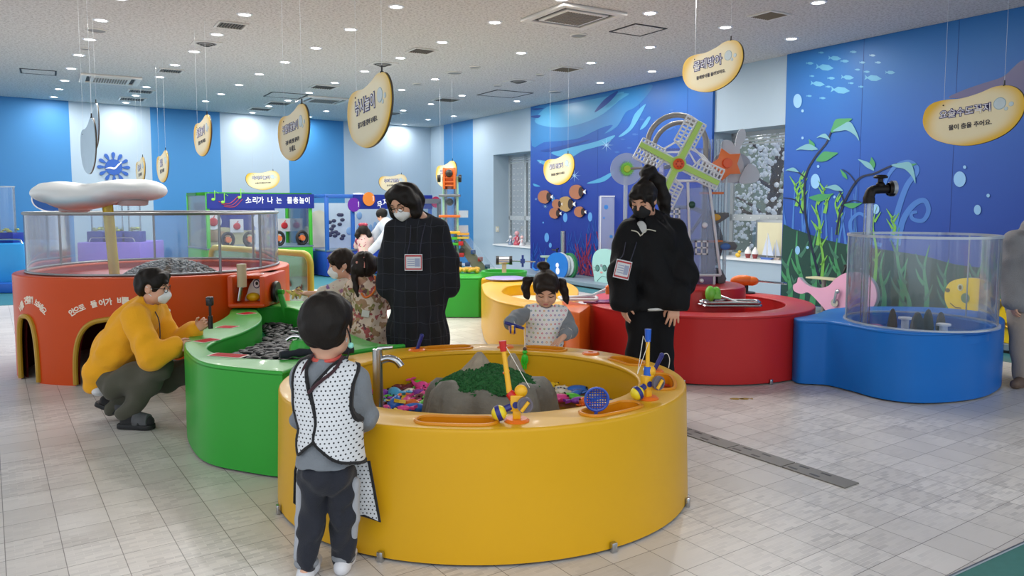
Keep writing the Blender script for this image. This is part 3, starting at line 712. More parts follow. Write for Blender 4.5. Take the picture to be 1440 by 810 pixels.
def coral(u0, u1, vb, hmin, hmax, n, spread):
 out = []
 for k in range(n):
  u = u0 + (u1 - u0) * (k + rng.random() * .8) / n; h = rng.uniform(hmin, hmax)
  p = [(u, vb), (u + rng.uniform(-spread, spread), vb - h * .4), (u + rng.uniform(-spread, spread) * 2, vb - h)]
  out.append(stroke(p, 3.6, .7))
  for q in range(3):
   i = .35 + .2 * q; bx = p[1][0] + (p[2][0] - p[1][0]) * (i - .3); by = vb - h * i; sg = rng.choice((-1, 1))
   out.append(stroke([(bx, by), (bx + sg * 4, by - h * .12), (bx + sg * 6, by - h * .26)], 2.2, .5))
 return out
paint(mu1, A1, LEN1, coral(797, 870, 400, 50, 92, 13, 5) + coral(748, 775, 400, 30, 62, 6, 5), 'painted_coral', flat('coral_blue', '#20489c'), 2, 0)
paint(mu1, A1, LEN1, coral(800, 880, 402, 40, 82, 15, 5), 'painted_coral', flat('coral_red', '#8e2c4e'), 3, 0)
paint(mu1, A1, LEN1, coral(812, 880, 402, 20, 52, 10, 4), 'painted_coral', flat('coral_rose', '#b24a64'), 4, 0)
# --- right mural
paint(mu2, A2, LEN2, [fish_px(1160, 95, 25, -1, -.12), fish_px(1174, 82, 18, -1, -.1), fish_px(1192, 109, 18, -1, -.1), fish_px(1150, 118, 20, -1, -.15), fish_px(1182, 127, 27, -1, -.12), fish_px(1228, 110, 24, -1, -.1)] + [fish_px(u, v, l, -1, -.05) for u, v, l in ((1139, 89, 11), (1188, 86, 12), (1169, 110, 11), (1206, 98, 8), (1219, 101, 9), (1235, 88, 9), (1252, 102, 14), (1165, 122, 8), (1197, 117, 8), (1211, 122, 8), (1138, 135, 8), (1157, 138, 9), (1155, 74, 8), (1200, 73, 10), (1227, 78, 9), (1142, 107, 7), (1213, 88, 9))], 'painted_fish', flat('shoal_blue', '#5aa3c8'), 2, 0)
paint(mu2, A2, LEN2, [oval(1122, 142, 6, 10), oval(1129, 156, 1.8, 2.2), oval(1129, 194, 1.6, 2), oval(1147, 255, 6.5, 10.5), oval(1151, 234, 1.8, 2), oval(1174, 277, 1.7, 2), oval(1232, 294, 5, 7), oval(1350, 252, 8.5, 11), oval(1357, 235, 2.3, 2.5), oval(1390, 275, 2.4, 2.6), oval(1375, 295, 5, 7), oval(1122, 352, 3.4, 6), oval(1136, 348, 2, 2)], 'painted_bubbles', flat('mural_bubble_pale', '#86b8e2'), 6, 0)
# manta's wing running out of the picture at the upper right
paint(mu2, A2, LEN2, [[(1336, 138), (1352, 128), (1380, 118), (1410, 108), (1425, 95), (1440, 84), (1475, 78), (1475, 150), (1440, 150), (1420, 140), (1400, 136)]], 'painted_ray', flat('ray_violet', '#4d4a78'), 2, 4)
# faint curling tentacle shapes
paint(mu2, A2, LEN2, [stroke([(1255, 340), (1262, 300), (1275, 262), (1290, 240), (1280, 228), (1262, 232), (1250, 246), (1243, 262)], 9, 4), stroke([(1262, 345), (1270, 310), (1285, 288), (1300, 282), (1306, 296), (1298, 310), (1284, 308), (1282, 300), (1290, 298)], 9, 4), stroke([(1240, 345), (1222, 340), (1200, 330), (1196, 312), (1208, 300), (1218, 306)], 6, 4)], 'painted_curls', flat('curl_blue', '#3f74c0'), 3, 0)
blues = [stroke([(u, 380), (u + rng.uniform(-6, 6), 345), (u + rng.uniform(-10, 10), 345 - rng.uniform(20, 90))], 6.5, 1) for u in [1104 + 7.5 * k for k in range(15)]]
paint(mu2, A2, LEN2, blues, 'painted_seaweed', flat('seaweed_blue', '#3e72bd'), 2, 0)
paint(mu2, A2, LEN2, [[(1098, 325), (1115, 322), (1140, 330), (1165, 338), (1200, 345), (1250, 352), (1300, 360), (1345, 372), (1400, 378), (1440, 380), (1475, 380), (1475, 520), (1400, 500), (1300, 470), (1200, 450), (1098, 440)]], 'painted_seabed', flat('seabed_green', '#173f38'), 3, 3)
gr = []
for u, vb, h in ((1108, 440, 90), (1125, 445, 120), (1142, 430, 105), (1160, 440, 70), (1178, 430, 95), (1195, 400, 70), (1215, 440, 110), (1240, 450, 95), (1265, 450, 130), (1275, 455, 80), (1300, 455, 110), (1330, 455, 90), (1375, 440, 70), (1392, 420, 60), (1405, 430, 75)):
 lean = rng.uniform(-8, 8); gr.append(stroke([(u, vb), (u + 4, vb - h * .35), (u - 3 + lean * .4, vb - h * .7), (u + lean, vb - h)], 9, 1))
 for q in (.3, .5, .7):
  sg = rng.choice((-1, 1)); by = vb - h * q; gr.append(stroke([(u, by), (u + sg * 7, by - 9), (u + sg * 12, by - 22)], 6, 1))
paint(mu2, A2, LEN2, gr[::2], 'painted_seaweed', flat('seaweed_green', '#3f8a5c'), 4, 0)
paint(mu2, A2, LEN2, gr[1::2], 'painted_seaweed', flat('seaweed_dull', '#3a6e5a'), 5, 0)
lg = []
for u, vb, h in ((1127, 300, 60), (1150, 345, 72), (1177, 330, 58), (1160, 300, 40), (1120, 290, 35), (1230, 400, 110), (1256, 330, 28), (1155, 400, 90)):
 lg.append(stroke([(u, vb), (u + 3, vb - h * .4), (u - 2, vb - h * .75), (u + 4, vb - h)], 5, .8))
 for q in (.3, .6, .8):
  sg = rng.choice((-1, 1)); by = vb - h * q; lg.append(stroke([(u, by), (u + sg * 4, by - 6), (u + sg * 9, by - 14)], 4, .6))
paint(mu2, A2, LEN2, lg, 'painted_seaweed', flat('seaweed_lime', '#6fae4a'), 6, 0)
# two dark stalks with large leaves
stems = [stroke([(1155, 400), (1140, 340), (1133, 300), (1133, 250), (1146, 222), (1162, 202), (1169, 186), (1175, 176)], 3.5, 2), stroke([(1177, 330), (1182, 300), (1195, 270), (1210, 250), (1230, 244), (1247, 236), (1262, 230)], 3.5, 2), stroke([(1133, 250), (1122, 242), (1108, 240)], 2, 1), stroke([(1188, 285), (1180, 268), (1165, 264)], 2, 1), stroke([(1205, 258), (1195, 245), (1185, 238)], 2, 1), stroke([(1130, 300), (1120, 282), (1100, 278)], 2, 1), stroke([(1183, 290), (1200, 282), (1215, 286)], 2, 1)]
paint(mu2, A2, LEN2, stems, 'painted_stalks', flat('stalk_navy', '#0d1a38'), 7, 0)
def leaf(a, b_, bow, w=.2):
 a, b_ = Vector(a), Vector(b_); d = b_ - a; nn = Vector((-d.y, d.x)); m1, m2 = a + d * .45 + nn * (bow + w), a + d * .45 + nn * (bow - w)
 return [tuple(a), tuple(a + d * .2 + nn * (bow * .5 + w * .7)), tuple(m1), tuple(a + d * .78 + nn * (bow * .6 + w * .5)), tuple(b_), tuple(a + d * .78 + nn * (bow * .6 - w * .4)), tuple(m2), tuple(a + d * .2 + nn * (bow * .5 - w * .6))]
paint(mu2, A2, LEN2, [leaf((1169, 186), (1199, 167), -.12), leaf((1148, 226), (1179, 215), -.05), leaf((1143, 212), (1138, 196), .1, .25), leaf((1262, 230), (1290, 230), .1, .13), leaf((1228, 238), (1226, 221), .0, .25), leaf((1192, 252), (1182, 238), .0, .15), leaf((1138, 278), (1173, 272), .08, .15), leaf((1187, 288), (1213, 285), .1, .15)], 'painted_leaves', flat('leaf_green', '#3c8f58'), 8, 4)
paint(mu2, A2, LEN2, [leaf((1172, 184), (1209, 198), -.35, .16), leaf((1151, 210), (1120, 211), .12, .14), leaf((1254, 232), (1288, 258), -.3, .14), leaf((1230, 240), (1207, 224), .05, .13), leaf((1168, 197), (1149, 194), .25, .16), leaf((1186, 268), (1161, 264), .1, .16), leaf((1124, 242), (1105, 240), .15, .14)], 'painted_leaves', flat('leaf_teal', '#6ea6b4'), 9, 4)
# wooden tropical fish plaques on the left mural
M_PLQ = mat('plaque_brown', '#a4694a', rough=.5, var=.15); M_PLQ2 = mat('plaque_tan', '#a98a58', rough=.5, var=.15); M_DARKB = mat('plaque_dark_edge', '#2c1c14', rough=.5)
plq = [(767, 277, 21, 'left upper', 0), (812, 270, 23, 'upper right', 0), (797, 287, 24, 'largest tan middle', 1), (784, 287, 15, 'small middle', 0), (781, 300, 17, 'lower left', 0), (816, 298, 17, 'lower right', 0)]
for u, v, l, w, k in plq:
 c = on_plane(u, v, rw0 + rw_n * (OFF + .03), rw_n); sc_ = (rw(u + l / 2, v, OFF).x - rw(u - l / 2, v, OFF).x); zk = l * c.y / FP / sc_
 t = thing('fish_plaque', f'{w} brown fish plaque of the shoal on the sea mural', 'wall decoration', c, RZ_R, 'fish plaques')
 body = cr([(-.5, .0), (-.42, .22), (-.25, .34), (.05, .36), (.28, .2), (.36, .0), (.28, -.2), (.05, -.36), (-.25, -.32), (-.42, -.2)], 4)
 MB().plate(xz([(p[0] * sc_, p[1] * sc_ * 1.2 * zk) for p in body], .008), (0, -.016, 0)).build('body', (M_PLQ, M_PLQ2)[k], t, smooth=0)
 MB().plate(xz([(p[0] * sc_ * .3 + .24 * sc_, p[1] * sc_ * .8 * zk) for p in body], .006), (0, -.018, 0)).build('dark_band', M_DARKB, t, smooth=0)
 MB().plate(xz([(p * sc_, q * sc_ * zk) for p, q in ((.3, 0), (.5, .14), (.47, 0), (.5, -.14))], .006), (0, -.014, 0)).build('tail', white_p, t, smooth=0)
 MB().plate(xz([(p * sc_, q * sc_ * zk) for p, q in ((-.3, .36), (.1, .40), (.2, .28), (0, .3))], .006), (0, -.012, 0)).build('fin', M_DARKB, t, smooth=0)
# ================================================================== blossom tree and slope outside window 2
M_BARK = mat('bark', '#5a4a42', rough=.9); M_BLOS = mat('blossom_white', '#fbf4fa', rough=.8, var=.1, vscale=3)
tc_ = RWRoot(rw(1075, 250).x - 2.3, -3.0)
tr = thing('cherry_tree', 'white flowering cherry tree outside the right-hand window', 'tree', (tc_.x, tc_.y, -1.0), RZ_R)
mb = MB(); mb.tube(cr([(0, 0, 0), (.1, 0, 1.2), (-.1, 0, 2.4), (.1, 0, 3.6)], 4, False), [.16 - .007 * i for i in range(13)], 8)
rng = random.Random(5)
for k in range(12):
 a = rng.uniform(0, 2 * PI); z = rng.uniform(1.6, 3.2); l = rng.uniform(1.2, 2.4)
 mb.tube(cr([(0, 0, z), (l * .4 * math.cos(a), l * .4 * math.sin(a), z + .5), (l * math.cos(a), l * math.sin(a), z + .6 + rng.uniform(-.3, .6))], 4, False), [.05 - .005 * i for i in range(9)], 6)
mb.build('trunk', M_BARK, tr)
mb = MB()
for k in range(3600):
 a = rng.uniform(0, 2 * PI); e = rng.uniform(-.7, 1); r = 2.3 * rng.uniform(.45, 1) ** .5; ce_ = math.sqrt(1 - e * e) if abs(e) < 1 else 0
 p = (r * ce_ * math.cos(a) * 1.15, r * ce_ * math.sin(a), 3.0 + r * e * .85)
 mb.ell(p, rng.uniform(.02, .05), nu=5, nv=4)
bl = mb.build('blossoms', M_BLOS, tr); bl['kind'] = 'stuff'
M_HILL = mat('grassy_slope', '#6c7466', rough=.95, var=.35, vscale=5)
hp = MB(); g0 = RWRoot(w1a - 4, -1.2); n_ = 20
vs = []; fs = []
for i in range(n_ + 1):
 for j in range(9):
  q = RWRoot(w2a - 8 + i * .7, -1.0 - j * 1.2); vs.append((q.x, q.y, -1.2 + .85 * j + .25 * math.sin(i * 1.3 + j) * (j > 0)))
for i in range(n_):
 for j in range(8): fs.append((i * 9 + j, (i + 1) * 9 + j, (i + 1) * 9 + j + 1, i * 9 + j + 1))
o = hp.add(vs, fs).build('outside_slope', M_HILL); o['kind'] = 'structure'
# ================================================================== water-play tubs
F_YEL = fiberglass('yellow_fiberglass', '#dda81a'); F_GRN = fiberglass('green_fiberglass', '#35a53a'); F_RED = fiberglass('red_fiberglass', '#c42a2a')
F_BLU = fiberglass('blue_fiberglass', '#1470c8'); F_ORG = fiberglass('orange_fiberglass', '#cc490c')
F_ORGR = fiberglass('orange_end_cap', '#e2691c')
TRAY_O = fiberglass('tray_orange_yellow', '#d98c12')
def water_mat(name, tint, haze=0.12):
 m, N, L, b = new_mat(name); N.clear()
 out = N.new('ShaderNodeOutputMaterial'); tr = N.new('ShaderNodeBsdfTransparent'); tr.inputs[0].default_value = tint + (1,)
 gl = N.new('ShaderNodeBsdfGlossy'); gl.inputs['Roughness'].default_value = 0.04
 tc = N.new('ShaderNodeTexCoord'); nz = N.new('ShaderNodeTexNoise'); nz.inputs['Scale'].default_value = 9; L.new(tc.outputs['Object'], nz.inputs['Vector'])
 bp = N.new('ShaderNodeBump'); bp.inputs['Strength'].default_value = .25; bp.inputs['Distance'].default_value = .02; L.new(nz.outputs['Fac'], bp.inputs['Height']); L.new(bp.outputs[0], gl.inputs['Normal'])
 lw = N.new('ShaderNodeLayerWeight'); lw.inputs['Blend'].default_value = .2
 f = math_node(N, L, 'MULTIPLY_ADD', lw.outputs['Fresnel'], .5, .04)
 mx = N.new('ShaderNodeMixShader'); L.new(f, mx.inputs[0]); L.new(tr.outputs[0], mx.inputs[1]); L.new(gl.outputs[0], mx.inputs[2]); L.new(mx.outputs[0], out.inputs[0]); return m
W_CLEAR = water_mat('clear_water', (.92, .96, .95))
def tub(root, outer, inner, h, zfloor, m, m_floor=None, water=None, holes=(), rim=0.035, zbase=0.012, bev=0.012, flare=1.0):
 """ring-shaped tub: skirt, rounded rim with holes, inner wall; basin floor and water as parts"""
 mb = MB(); mb.filled([outer, inner] + list(holes), h - rim / 2, rim, bev)
 mb.add([(p[0] * flare, p[1] * flare, zbase) for p in outer] + [(p[0], p[1], h - rim * .5) for p in outer], [(i, (i + 1) % len(outer), (i + 1) % len(outer) + len(outer), i + len(outer)) for i in range(len(outer))]); mb.wall([Vector(p) for p in inner], zfloor, h - rim * .5)
 sh = mb.build('shell', m, root, smooth=40)
 MB().add([(p[0], p[1], zfloor) for p in inner], [tuple(range(len(inner)))]).build('basin_floor', m_floor or m, root, smooth=0)
 if water: MB().add([(p[0], p[1], water[0]) for p in inner], [tuple(range(len(inner)))]).build('water', water[1], root, smooth=0)
 return sh
# ------------------------------------------------------------------ yellow round fishing tub
YC = Vector((-0.15, 4.045, 0)); YA, YB, YH, YR = 1.065, 0.975, 0.58, 0.245
yt = thing('fishing_tub', 'large round yellow fiberglass tub in the foreground filled with floating toys', 'water play tub', YC)
def yel(th, k): return Vector(((YA - k) * math.cos(th), (YB - k) * math.sin(th)))
y_out = [yel(2 * PI * i / 96, 0) for i in range(96)]; y_in = [yel(2 * PI * i / 96, YR) for i in range(96)]
def ang_of(u, v, z=YH):
 p = P(u, v, z) - YC; return math.atan2(p.y / YB, p.x / YA)
def slot(th0, th1, k0, k1, n=10, grow=0.0):
 r_ = (k1 - k0) / 2; km = (k0 + k1) / 2; out = []
 for i in range(n + 1): out.append(yel(th0 + (th1 - th0) * i / n, k0 - grow))
 d = (yel(th1 + .001, km) - yel(th1, km)).normalized(); c = yel(th1, km); a0 = math.atan2((yel(th1, k0) - c).y, (yel(th1, k0) - c).x)
 for i in range(1, 8): out.append(c + Vector((math.cos(a0 + PI * i / 8), math.sin(a0 + PI * i / 8))) * (r_ + grow))
 for i in range(n, -1, -1): out.append(yel(th0 + (th1 - th0) * i / n, k1 + grow))
 c = yel(th0, km); a0 = math.atan2((yel(th0, k1) - c).y, (yel(th0, k1) - c).x)
 for i in range(1, 8): out.append(c + Vector((math.cos(a0 + PI * i / 8), math.sin(a0 + PI * i / 8))) * (r_ + grow))
 return out
slots = []
for ua, va, ub, vb in ((605, 592, 679, 592), (832, 580, 880, 570), (936, 545, 950, 530), (905, 510, 885, 503), (800, 485, 765, 482), (645, 481, 600, 485)):
 t0, t1 = ang_of(ua, va), ang_of(ub, vb)
 if t1 < t0 - PI: t1 += 2 * PI
 if t0 > t1: t0, t1 = t1, t0
 slots.append((t0, t1))
holes = [slot(a, b, .065, .175) for a, b in slots]
tub(yt, y_out, y_in, YH, .27, F_YEL, water=(.375, water_mat('yellow_tub_water', (.95, .95, .90))), holes=holes, flare=1.015)
for a, b in slots:
 lip = slot(a, b, .065, .175, grow=.008); pan = slot(a, b, .07, .17)
 t = MB(); t.tube([(p.x, p.y, YH + .002) for p in lip], .009, 6, closed=True); t.wall(pan, YH - .07, YH + .002)
 t.add([(p.x, p.y, YH - .07) for p in pan], [tuple(range(len(pan)))]); t.build('tray', TRAY_O, yt)
O_RING = plastic('rod_holder_orange', '#e9741c')
ring_px = [(724, 589), (905, 560), (931, 522), (850, 493), (716, 481), (574, 487), (510, 519), (402, 536)]
ring_pos = []
for u, v in ring_px:
 th = ang_of(u, v); q = yel(th, .12); ring_pos.append(Vector((q.x, q.y, 0)) + YC + Vector((0, 0, YH)))
 MB().lathe([(.018, .001), (.018, .012), (.045, .012), (.055, .004), (.055, .0)], (q.x, q.y, YH), n=24).build('rod_holder', O_RING, yt)
for th in (-1.95, -1.0, -.35, .4, 1.3, 2.2, -2.7):
 q = yel(th, -.028); MB().box((q.x, q.y, .022), (.02, .028, .044), rz=th, ).build('foot_bracket', steel, yt, bevel=.003)
# rock island
M_ROCK = mat('grey_rock', '#6e6b62', rough=.6, var=.45, vscale=9, bump=.9, bscale=22)
M_PEAK = mat('pale_peak_rock', '#958a78', rough=.85, var=.3, vscale=18, bump=.6, bscale=40)
M_MOSS = mat('green_moss', '#1f5a2a', rough=.95, var=.5, vscale=40, bump=1.0, bscale=60)
ic = P(690, 560, .40); ic = Vector((ic.x, 3.93, .272))
isl = thing('rock_island', 'grey rock island with green moss and two peaks in the yellow tub', 'rock island', ic)
def isl_r(a): return 1 + .055 * math.sin(5 * a + .6) + .05 * math.sin(9 * a + 2) + .035 * math.sin(14 * a)
mb = MB(); n = 128; prof = [(0, .345, 1), (.06, .34, 1), (.14, .328, 1), (.23, .312, .9), (.285, .292, .7), (.31, .265, .4), (.312, .21, 0)]
vs = []; fs = []
def wav(a): return 1 + .05 * math.sin(3 * a + 2.6) + .05 * math.sin(7 * a + .5)
for z, r, k in prof:
 for i in range(n):
  a = 2 * PI * i / n; rr_ = r * (1 + (isl_r(a) - 1) * (1.0 if z < .28 else .7)); zz = z * wav(a)
  vs.append((rr_ * math.cos(a) * 1.04, rr_ * math.sin(a) * .92, zz))
for j in range(len(prof) - 1):
 for i in range(n): fs.append((j * n + i, j * n + (i + 1) % n, (j + 1) * n + (i + 1) % n, (j + 1) * n + i))
fs.append(tuple((len(prof) - 1) * n + i for i in range(n)))
mb.add(vs, fs).build('cliff', M_ROCK, isl, smooth=80)
rng = random.Random(11); mb = MB()
vs = []; fs = []
for j in range(13):
 for i in range(72):
  r = .262 * j / 12; a = 2 * PI * i / 72
  z = .295 + .105 * (1 - (j / 12) ** 1.5) + rng.uniform(-.007, .007)
  vs.append((r * math.cos(a) * 1.04, r * math.sin(a) * .92, z))
for j in range(12):
 for i in range(72): fs.append((j * 72 + i, j * 72 + (i + 1) % 72, (j + 1) * 72 + (i + 1) % 72, (j + 1) * 72 + i))
mb.add(vs, fs)
for k in range(1500):
 r = .265 * math.sqrt(rng.random()); a = rng.uniform(0, 2 * PI); z = .295 + .105 * (1 - (r / .262) ** 1.5)
 mb.ell((r * math.cos(a) * 1.04, r * math.sin(a) * .92, z), rng.uniform(.004, .010), nu=5, nv=3)
mo = mb.build('moss', M_MOSS, isl)
for (px_, py_, rb, zt) in ((-.06, .02, .098, .46), (.115, .09, .065, .438)):
 vs = []; fs = []; m_ = 40
 for j in range(13):
  t = j / 12
  for i in range(m_):
   a = 2 * PI * i / m_; r = rb * (1 - t) ** .9 * (1 + .14 * math.sin(4 * a + 3 * t) + .1 * math.sin(7 * a - 5 * t)) + .012
   vs.append((px_ + r * math.cos(a) + .012 * t, py_ + r * math.sin(a), .31 + (zt - .31) * t))
 for j in range(12):
  for i in range(m_): fs.append((j * m_ + i, j * m_ + (i + 1) % m_, (j + 1) * m_ + (i + 1) % m_, (j + 1) * m_ + i))
 fs.append(tuple(12 * m_ + i for i in range(m_)))
 MB().add(vs, fs).build('peak', M_PEAK, isl, smooth=80)
# faucet standing in the yellow tub (by the boy)
fp = P(526, 540, .375)
fa = thing('basin_faucet', 'chrome faucet with curved spout standing in the yellow tub beside the boy', 'faucet', (-.70, 3.93, .40))
fx, fy = -.70, 3.93
def f_z(v): return HC - (v - 290) * fy / FP
MB().tube([(0, 0, -.12), (0, 0, f_z(495) - .40)], .027, 18).build('column', steel, fa)
MB().tube(cr([(0.02, 0, f_z(511) - .40), (.06, -.0, f_z(508) - .40), (.10, -.01, f_z(511) - .40), (.125, -.015, f_z(519) - .40)], 5, False), .019, 14).build('spout', steel, fa)
MB().tube([(0, 0, f_z(494) - .40), (.08, -.0, f_z(494) - .393)], .009, 10).build('lever', steel, fa)
# ------------------------------------------------------------------ green pebble tub
GH = .60
def ground(pts, z): return [P(u, v, z).xy for u, v in pts]
g_out = cr(ground([(259, 482), (268, 500), (292, 511), (345, 518), (390, 522)], GH) + [tuple(yel(math.radians(a), -.02) + YC.xy) for a in (176, 160, 144, 130, 120)] + ground([(535, 483), (500, 472), (468, 457), (452, 440), (438, 425), (392, 423), (345, 428), (326, 434), (321, 442), (305, 452), (278, 463)], GH), 6)
g_in = cr(ground([(292, 487), (300, 495), (330, 502), (380, 505), (425, 504), (455, 496), (470, 485), (455, 468), (438, 448), (420, 436), (395, 431), (362, 433), (368, 444), (364, 454), (340, 467), (310, 477)], GH), 6)
gt = thing('pebble_tub', 'green S-shaped fiberglass tub holding black pebbles, left of the yellow tub', 'water play tub', (0, 0, 0))
M_TEALB = mat('teal_basin', '#1f7f62', rough=.3)
tub(gt, g_out, g_in, GH, .43, F_GRN, m_floor=M_TEALB)
M_PADR = mat('red_sticker', '#b8101c', rough=.7, spec=.15); M_PADW = mat('sticker_white_edge', '#e8d8d0', rough=.5)
for u, v, w, d, a in ((291, 479, .115, .15, -.5), (320, 460, .14, .115, -.25), (347, 441, .12, .13, -.6), (321, 500, .24, .10, -.3), (445, 428, .3, .06, -.25)):
 p = P(u, v, GH)
 for nm, mm, k, z in (('sticker', M_PADW, 1.0, .001), ('sticker', M_PADR, .88, .002)):
  q = [(x * w / 2 * k, y * d / 2 * k) for x, y in ((-.9, -1), (.9, -1), (1, -.85), (1, .85), (.9, 1), (-.9, 1), (-1, .85), (-1, -.85))]
  MB().prism([(p.x + x * math.cos(a) - y * math.sin(a), p.y + x * math.sin(a) + y * math.cos(a)) for x, y in q], GH + z, GH + z + .0015).build(nm, mm, gt, smooth=0)
# drinking tap on a green hump of the tub's near rim
hp_ = P(424, 497, GH)
tp = thing('hand_tap', 'small chrome tap on a green hump beside the black pebbles', 'faucet', (hp_.x, hp_.y, GH))
MB().lathe([(.075, -.01), (.07, .05), (.05, .085), (0, .095)], n=20).build('hump', F_GRN, tp)
MB().tube([(0, 0, .06), (.0, 0, .13)], .016, 12).build('column', steel, tp); MB().tube(cr([(0, 0, .10), (-.05, -.01, .105), (-.085, -.02, .085)], 4, False), .012, 10).build('spout', steel, tp)
MB().tube([(0, 0, .13), (-.06, 0, .14)], .007, 8).build('lever', steel, tp)
# pebbles
M_PEB = [mat('pebble_black', '#26282b', rough=.5, var=.2, spec=.3), mat('pebble_charcoal', '#33363a', rough=.5, var=.2, spec=.3), mat('pebble_slate', '#1b1d20', rough=.45, var=.2, spec=.3)]
def pebble_mesh(k):
 mb = MB(); r_ = random.Random(k); vs0 = len(mb.v); mb.ell((0, 0, 0), (.040, .026, .014), nu=14, nv=9)
 a, b_, c_ = r_.uniform(0, 6), r_.uniform(0, 6), r_.uniform(0, 6)
 mb.v = [(x * (1 + .14 * math.sin(x * 60 + a) + .1 * math.sin(y * 90 + b_)), y * (1 + .14 * math.sin(x * 55 + c_)), z * (1 + .15 * math.sin(x * 50 + b_))) for x, y, z in mb.v]
 o = mb.build('pebble', M_PEB[k % 3]); me = o.data; bpy.data.objects.remove(o); return me
pm = [pebble_mesh(k) for k in range(6)]
def inside(p, poly):
 c = False; n = len(poly)
 for i in range(n):
  a, b_ = poly[i], poly[i - 1]
  if (a.y > p[1]) != (b_.y > p[1]) and p[0] < (b_.x - a.x) * (p[1] - a.y) / (b_.y - a.y) + a.x: c = not c
 return c
xs = [p.x for p in g_in]; ys = [p.y for p in g_in]; rng = random.Random(21)
cands = []
while len(cands) < 900:
 x, y = rng.uniform(min(xs), max(xs)), rng.uniform(min(ys), max(ys))
 if not inside((x, y), g_in): continue
 if min((Vector((x, y)) - q).length for q in g_in) < .045: continue
 cands.append((x, y))
def heap(x, y):
 """height of the pebble bed: a mound falling off towards the far end"""
 d = min((Vector((x, y)) - q).length for q in g_in)
 k = max(0, min(1, (5.75 - y) / .7))
 return .432 + min(d, .25) * .42 * (.35 + .65 * k)
vis = sorted([c for c in cands if not (c[1] > 5.55 and rng.random() < .45)], key=lambda c: c[1])
front = [c for c in vis if c[0] < -.95 - (c[1] - 4.2) * .08][:300]; rest = [c for c in vis if c not in set(front)]
def pe_place(x, y): return (x, y, heap(x, y) + rng.uniform(.004, .02)), (rng.uniform(-.35, .35), rng.uniform(-.35, .35), rng.uniform(0, PI)), rng.uniform(.7, 1.25)
for x, y in front:
 o = bpy.data.objects.new('pebble', pm[rng.randrange(6)]); link(o); l_, r_, s_ = pe_place(x, y); o.location = l_; o.rotation_euler = r_; o.scale = (s_,) * 3
 tag(o, 'smooth black pebble lying in the heap in the green tub', 'pebble', 'black pebbles in the green tub')
mb = MB()
for x, y in rest:
 l_, r_, s_ = pe_place(x, y); Mx = (rotz(r_[2]) @ roty(r_[1]) @ rotx(r_[0])) * s_
 mb.ell(l_, (.040, .026, .014), M=Mx, nu=10, nv=6)
o = mb.build('pebble_heap', M_PEB[0]); tag(o, 'rest of the black pebbles heaped at the far end of the green tub', 'pebbles', None, 'stuff')
bed = MB(); gi2 = [q + (Vector((sum(xs) / len(xs), sum(ys) / len(ys))) - q) * .05 for q in g_in]
# dark rolled cloth on the green rim next to the boy
pa, pb = P(394, 505, GH), P(497, 497, GH)
cl = MB().tube(cr([pa + Vector((0, 0, .024)), pa.lerp(pb, .3) + Vector((0, .02, .026)), pa.lerp(pb, .7) + Vector((0, -.01, .024)), pb + Vector((0, 0, .022))], 6, False), [.018 + .008 * math.sin(i * .9) ** 2 for i in range(19)], 12).build('rolled_cloth', mat('navy_cloth', '#20242e', rough=.9, bump=.4, bscale=60))
tag(cl, 'dark navy rolled cloth lying on the green rim behind the boy', 'cloth')
# ------------------------------------------------------------------ far yellow S-shaped tub (behind the small girl)
Y2H = .53
o2 = cr(ground([(680, 398), (678, 404), (683, 414), (700, 423), (735, 430), (770, 434), (803, 431), (811, 419), (812, 405), (790, 395), (750, 391), (710, 393)], Y2H), 6)
i2 = cr(ground([(706, 410), (722, 417), (750, 422), (780, 424), (797, 419), (793, 408), (770, 402), (740, 400), (716, 402)], Y2H), 6)
y2 = thing('marble_tub', 'low yellow curved fiberglass tub behind the small girl in dotted bib', 'water play tub', (0, 0, 0))
tub(y2, o2, i2, Y2H, .40, F_YEL, m_floor=mat('cream_basin', '#e8dcc0', rough=.3))
bxp, bx2 = P(678, 449, 0), P(705, 449, 0)
tpb = thing('yellow_side_block', 'plain yellow block standing between the far green tub and the curved yellow tub', 'water play tub', (bxp.x + .14, bxp.y + .35, 0))
MB().box((0.02, 0, .27), (.34, .66, .52)).build('block', F_YEL, tpb, bevel=.02)
MB().box((0.02, 0, .533), (.24, .5, .008)).build('top_panel', mat('cream_panel', '#dcc890', rough=.3), tpb, bevel=.003)
# coins/duck toys on it
# ------------------------------------------------------------------ red round tub with raised drum
RCn = Vector((1.78, 7.30, 0)); RR = 1.06; RH = .58
rt = thing('windmill_tub', 'round red fiberglass tub that carries the windmill', 'water play tub', RCn)
r_out = circle((0, 0), RR, 96); r_in = circle((0, 0), RR - .26, 96)
tub(rt, r_out, r_in, RH, .36, F_RED, water=(.44, W_CLEAR))
MB().lathe([(.50, .36), (.50, .70), (.488, .722), (.46, .735), (0, .735)], (-.02, .12, 0), n=64).build('drum', F_RED, rt)
eb = P(803, 470, .3)
MB().prism([(P(796, 434, RH).x - RCn.x, P(796, 434, RH).y - RCn.y - .02), (P(815, 438, RH).x - RCn.x, P(815, 438, RH).y - RCn.y - .03), (P(820, 434, RH).x - RCn.x + .1, P(820, 434, RH).y - RCn.y + .3), (P(800, 425, RH).x - RCn.x - .05, P(800, 425, RH).y - RCn.y + .25)], .012, RH - .005).build('orange_end', F_ORGR, rt, bevel=.02)
for a in (-1.2, -.5, -1.9):
 MB().box(((RR + .012) * math.cos(a), (RR + .012) * math.sin(a), .022), (.02, .028, .044), rz=a).build('foot_bracket', steel, rt, bevel=.003)
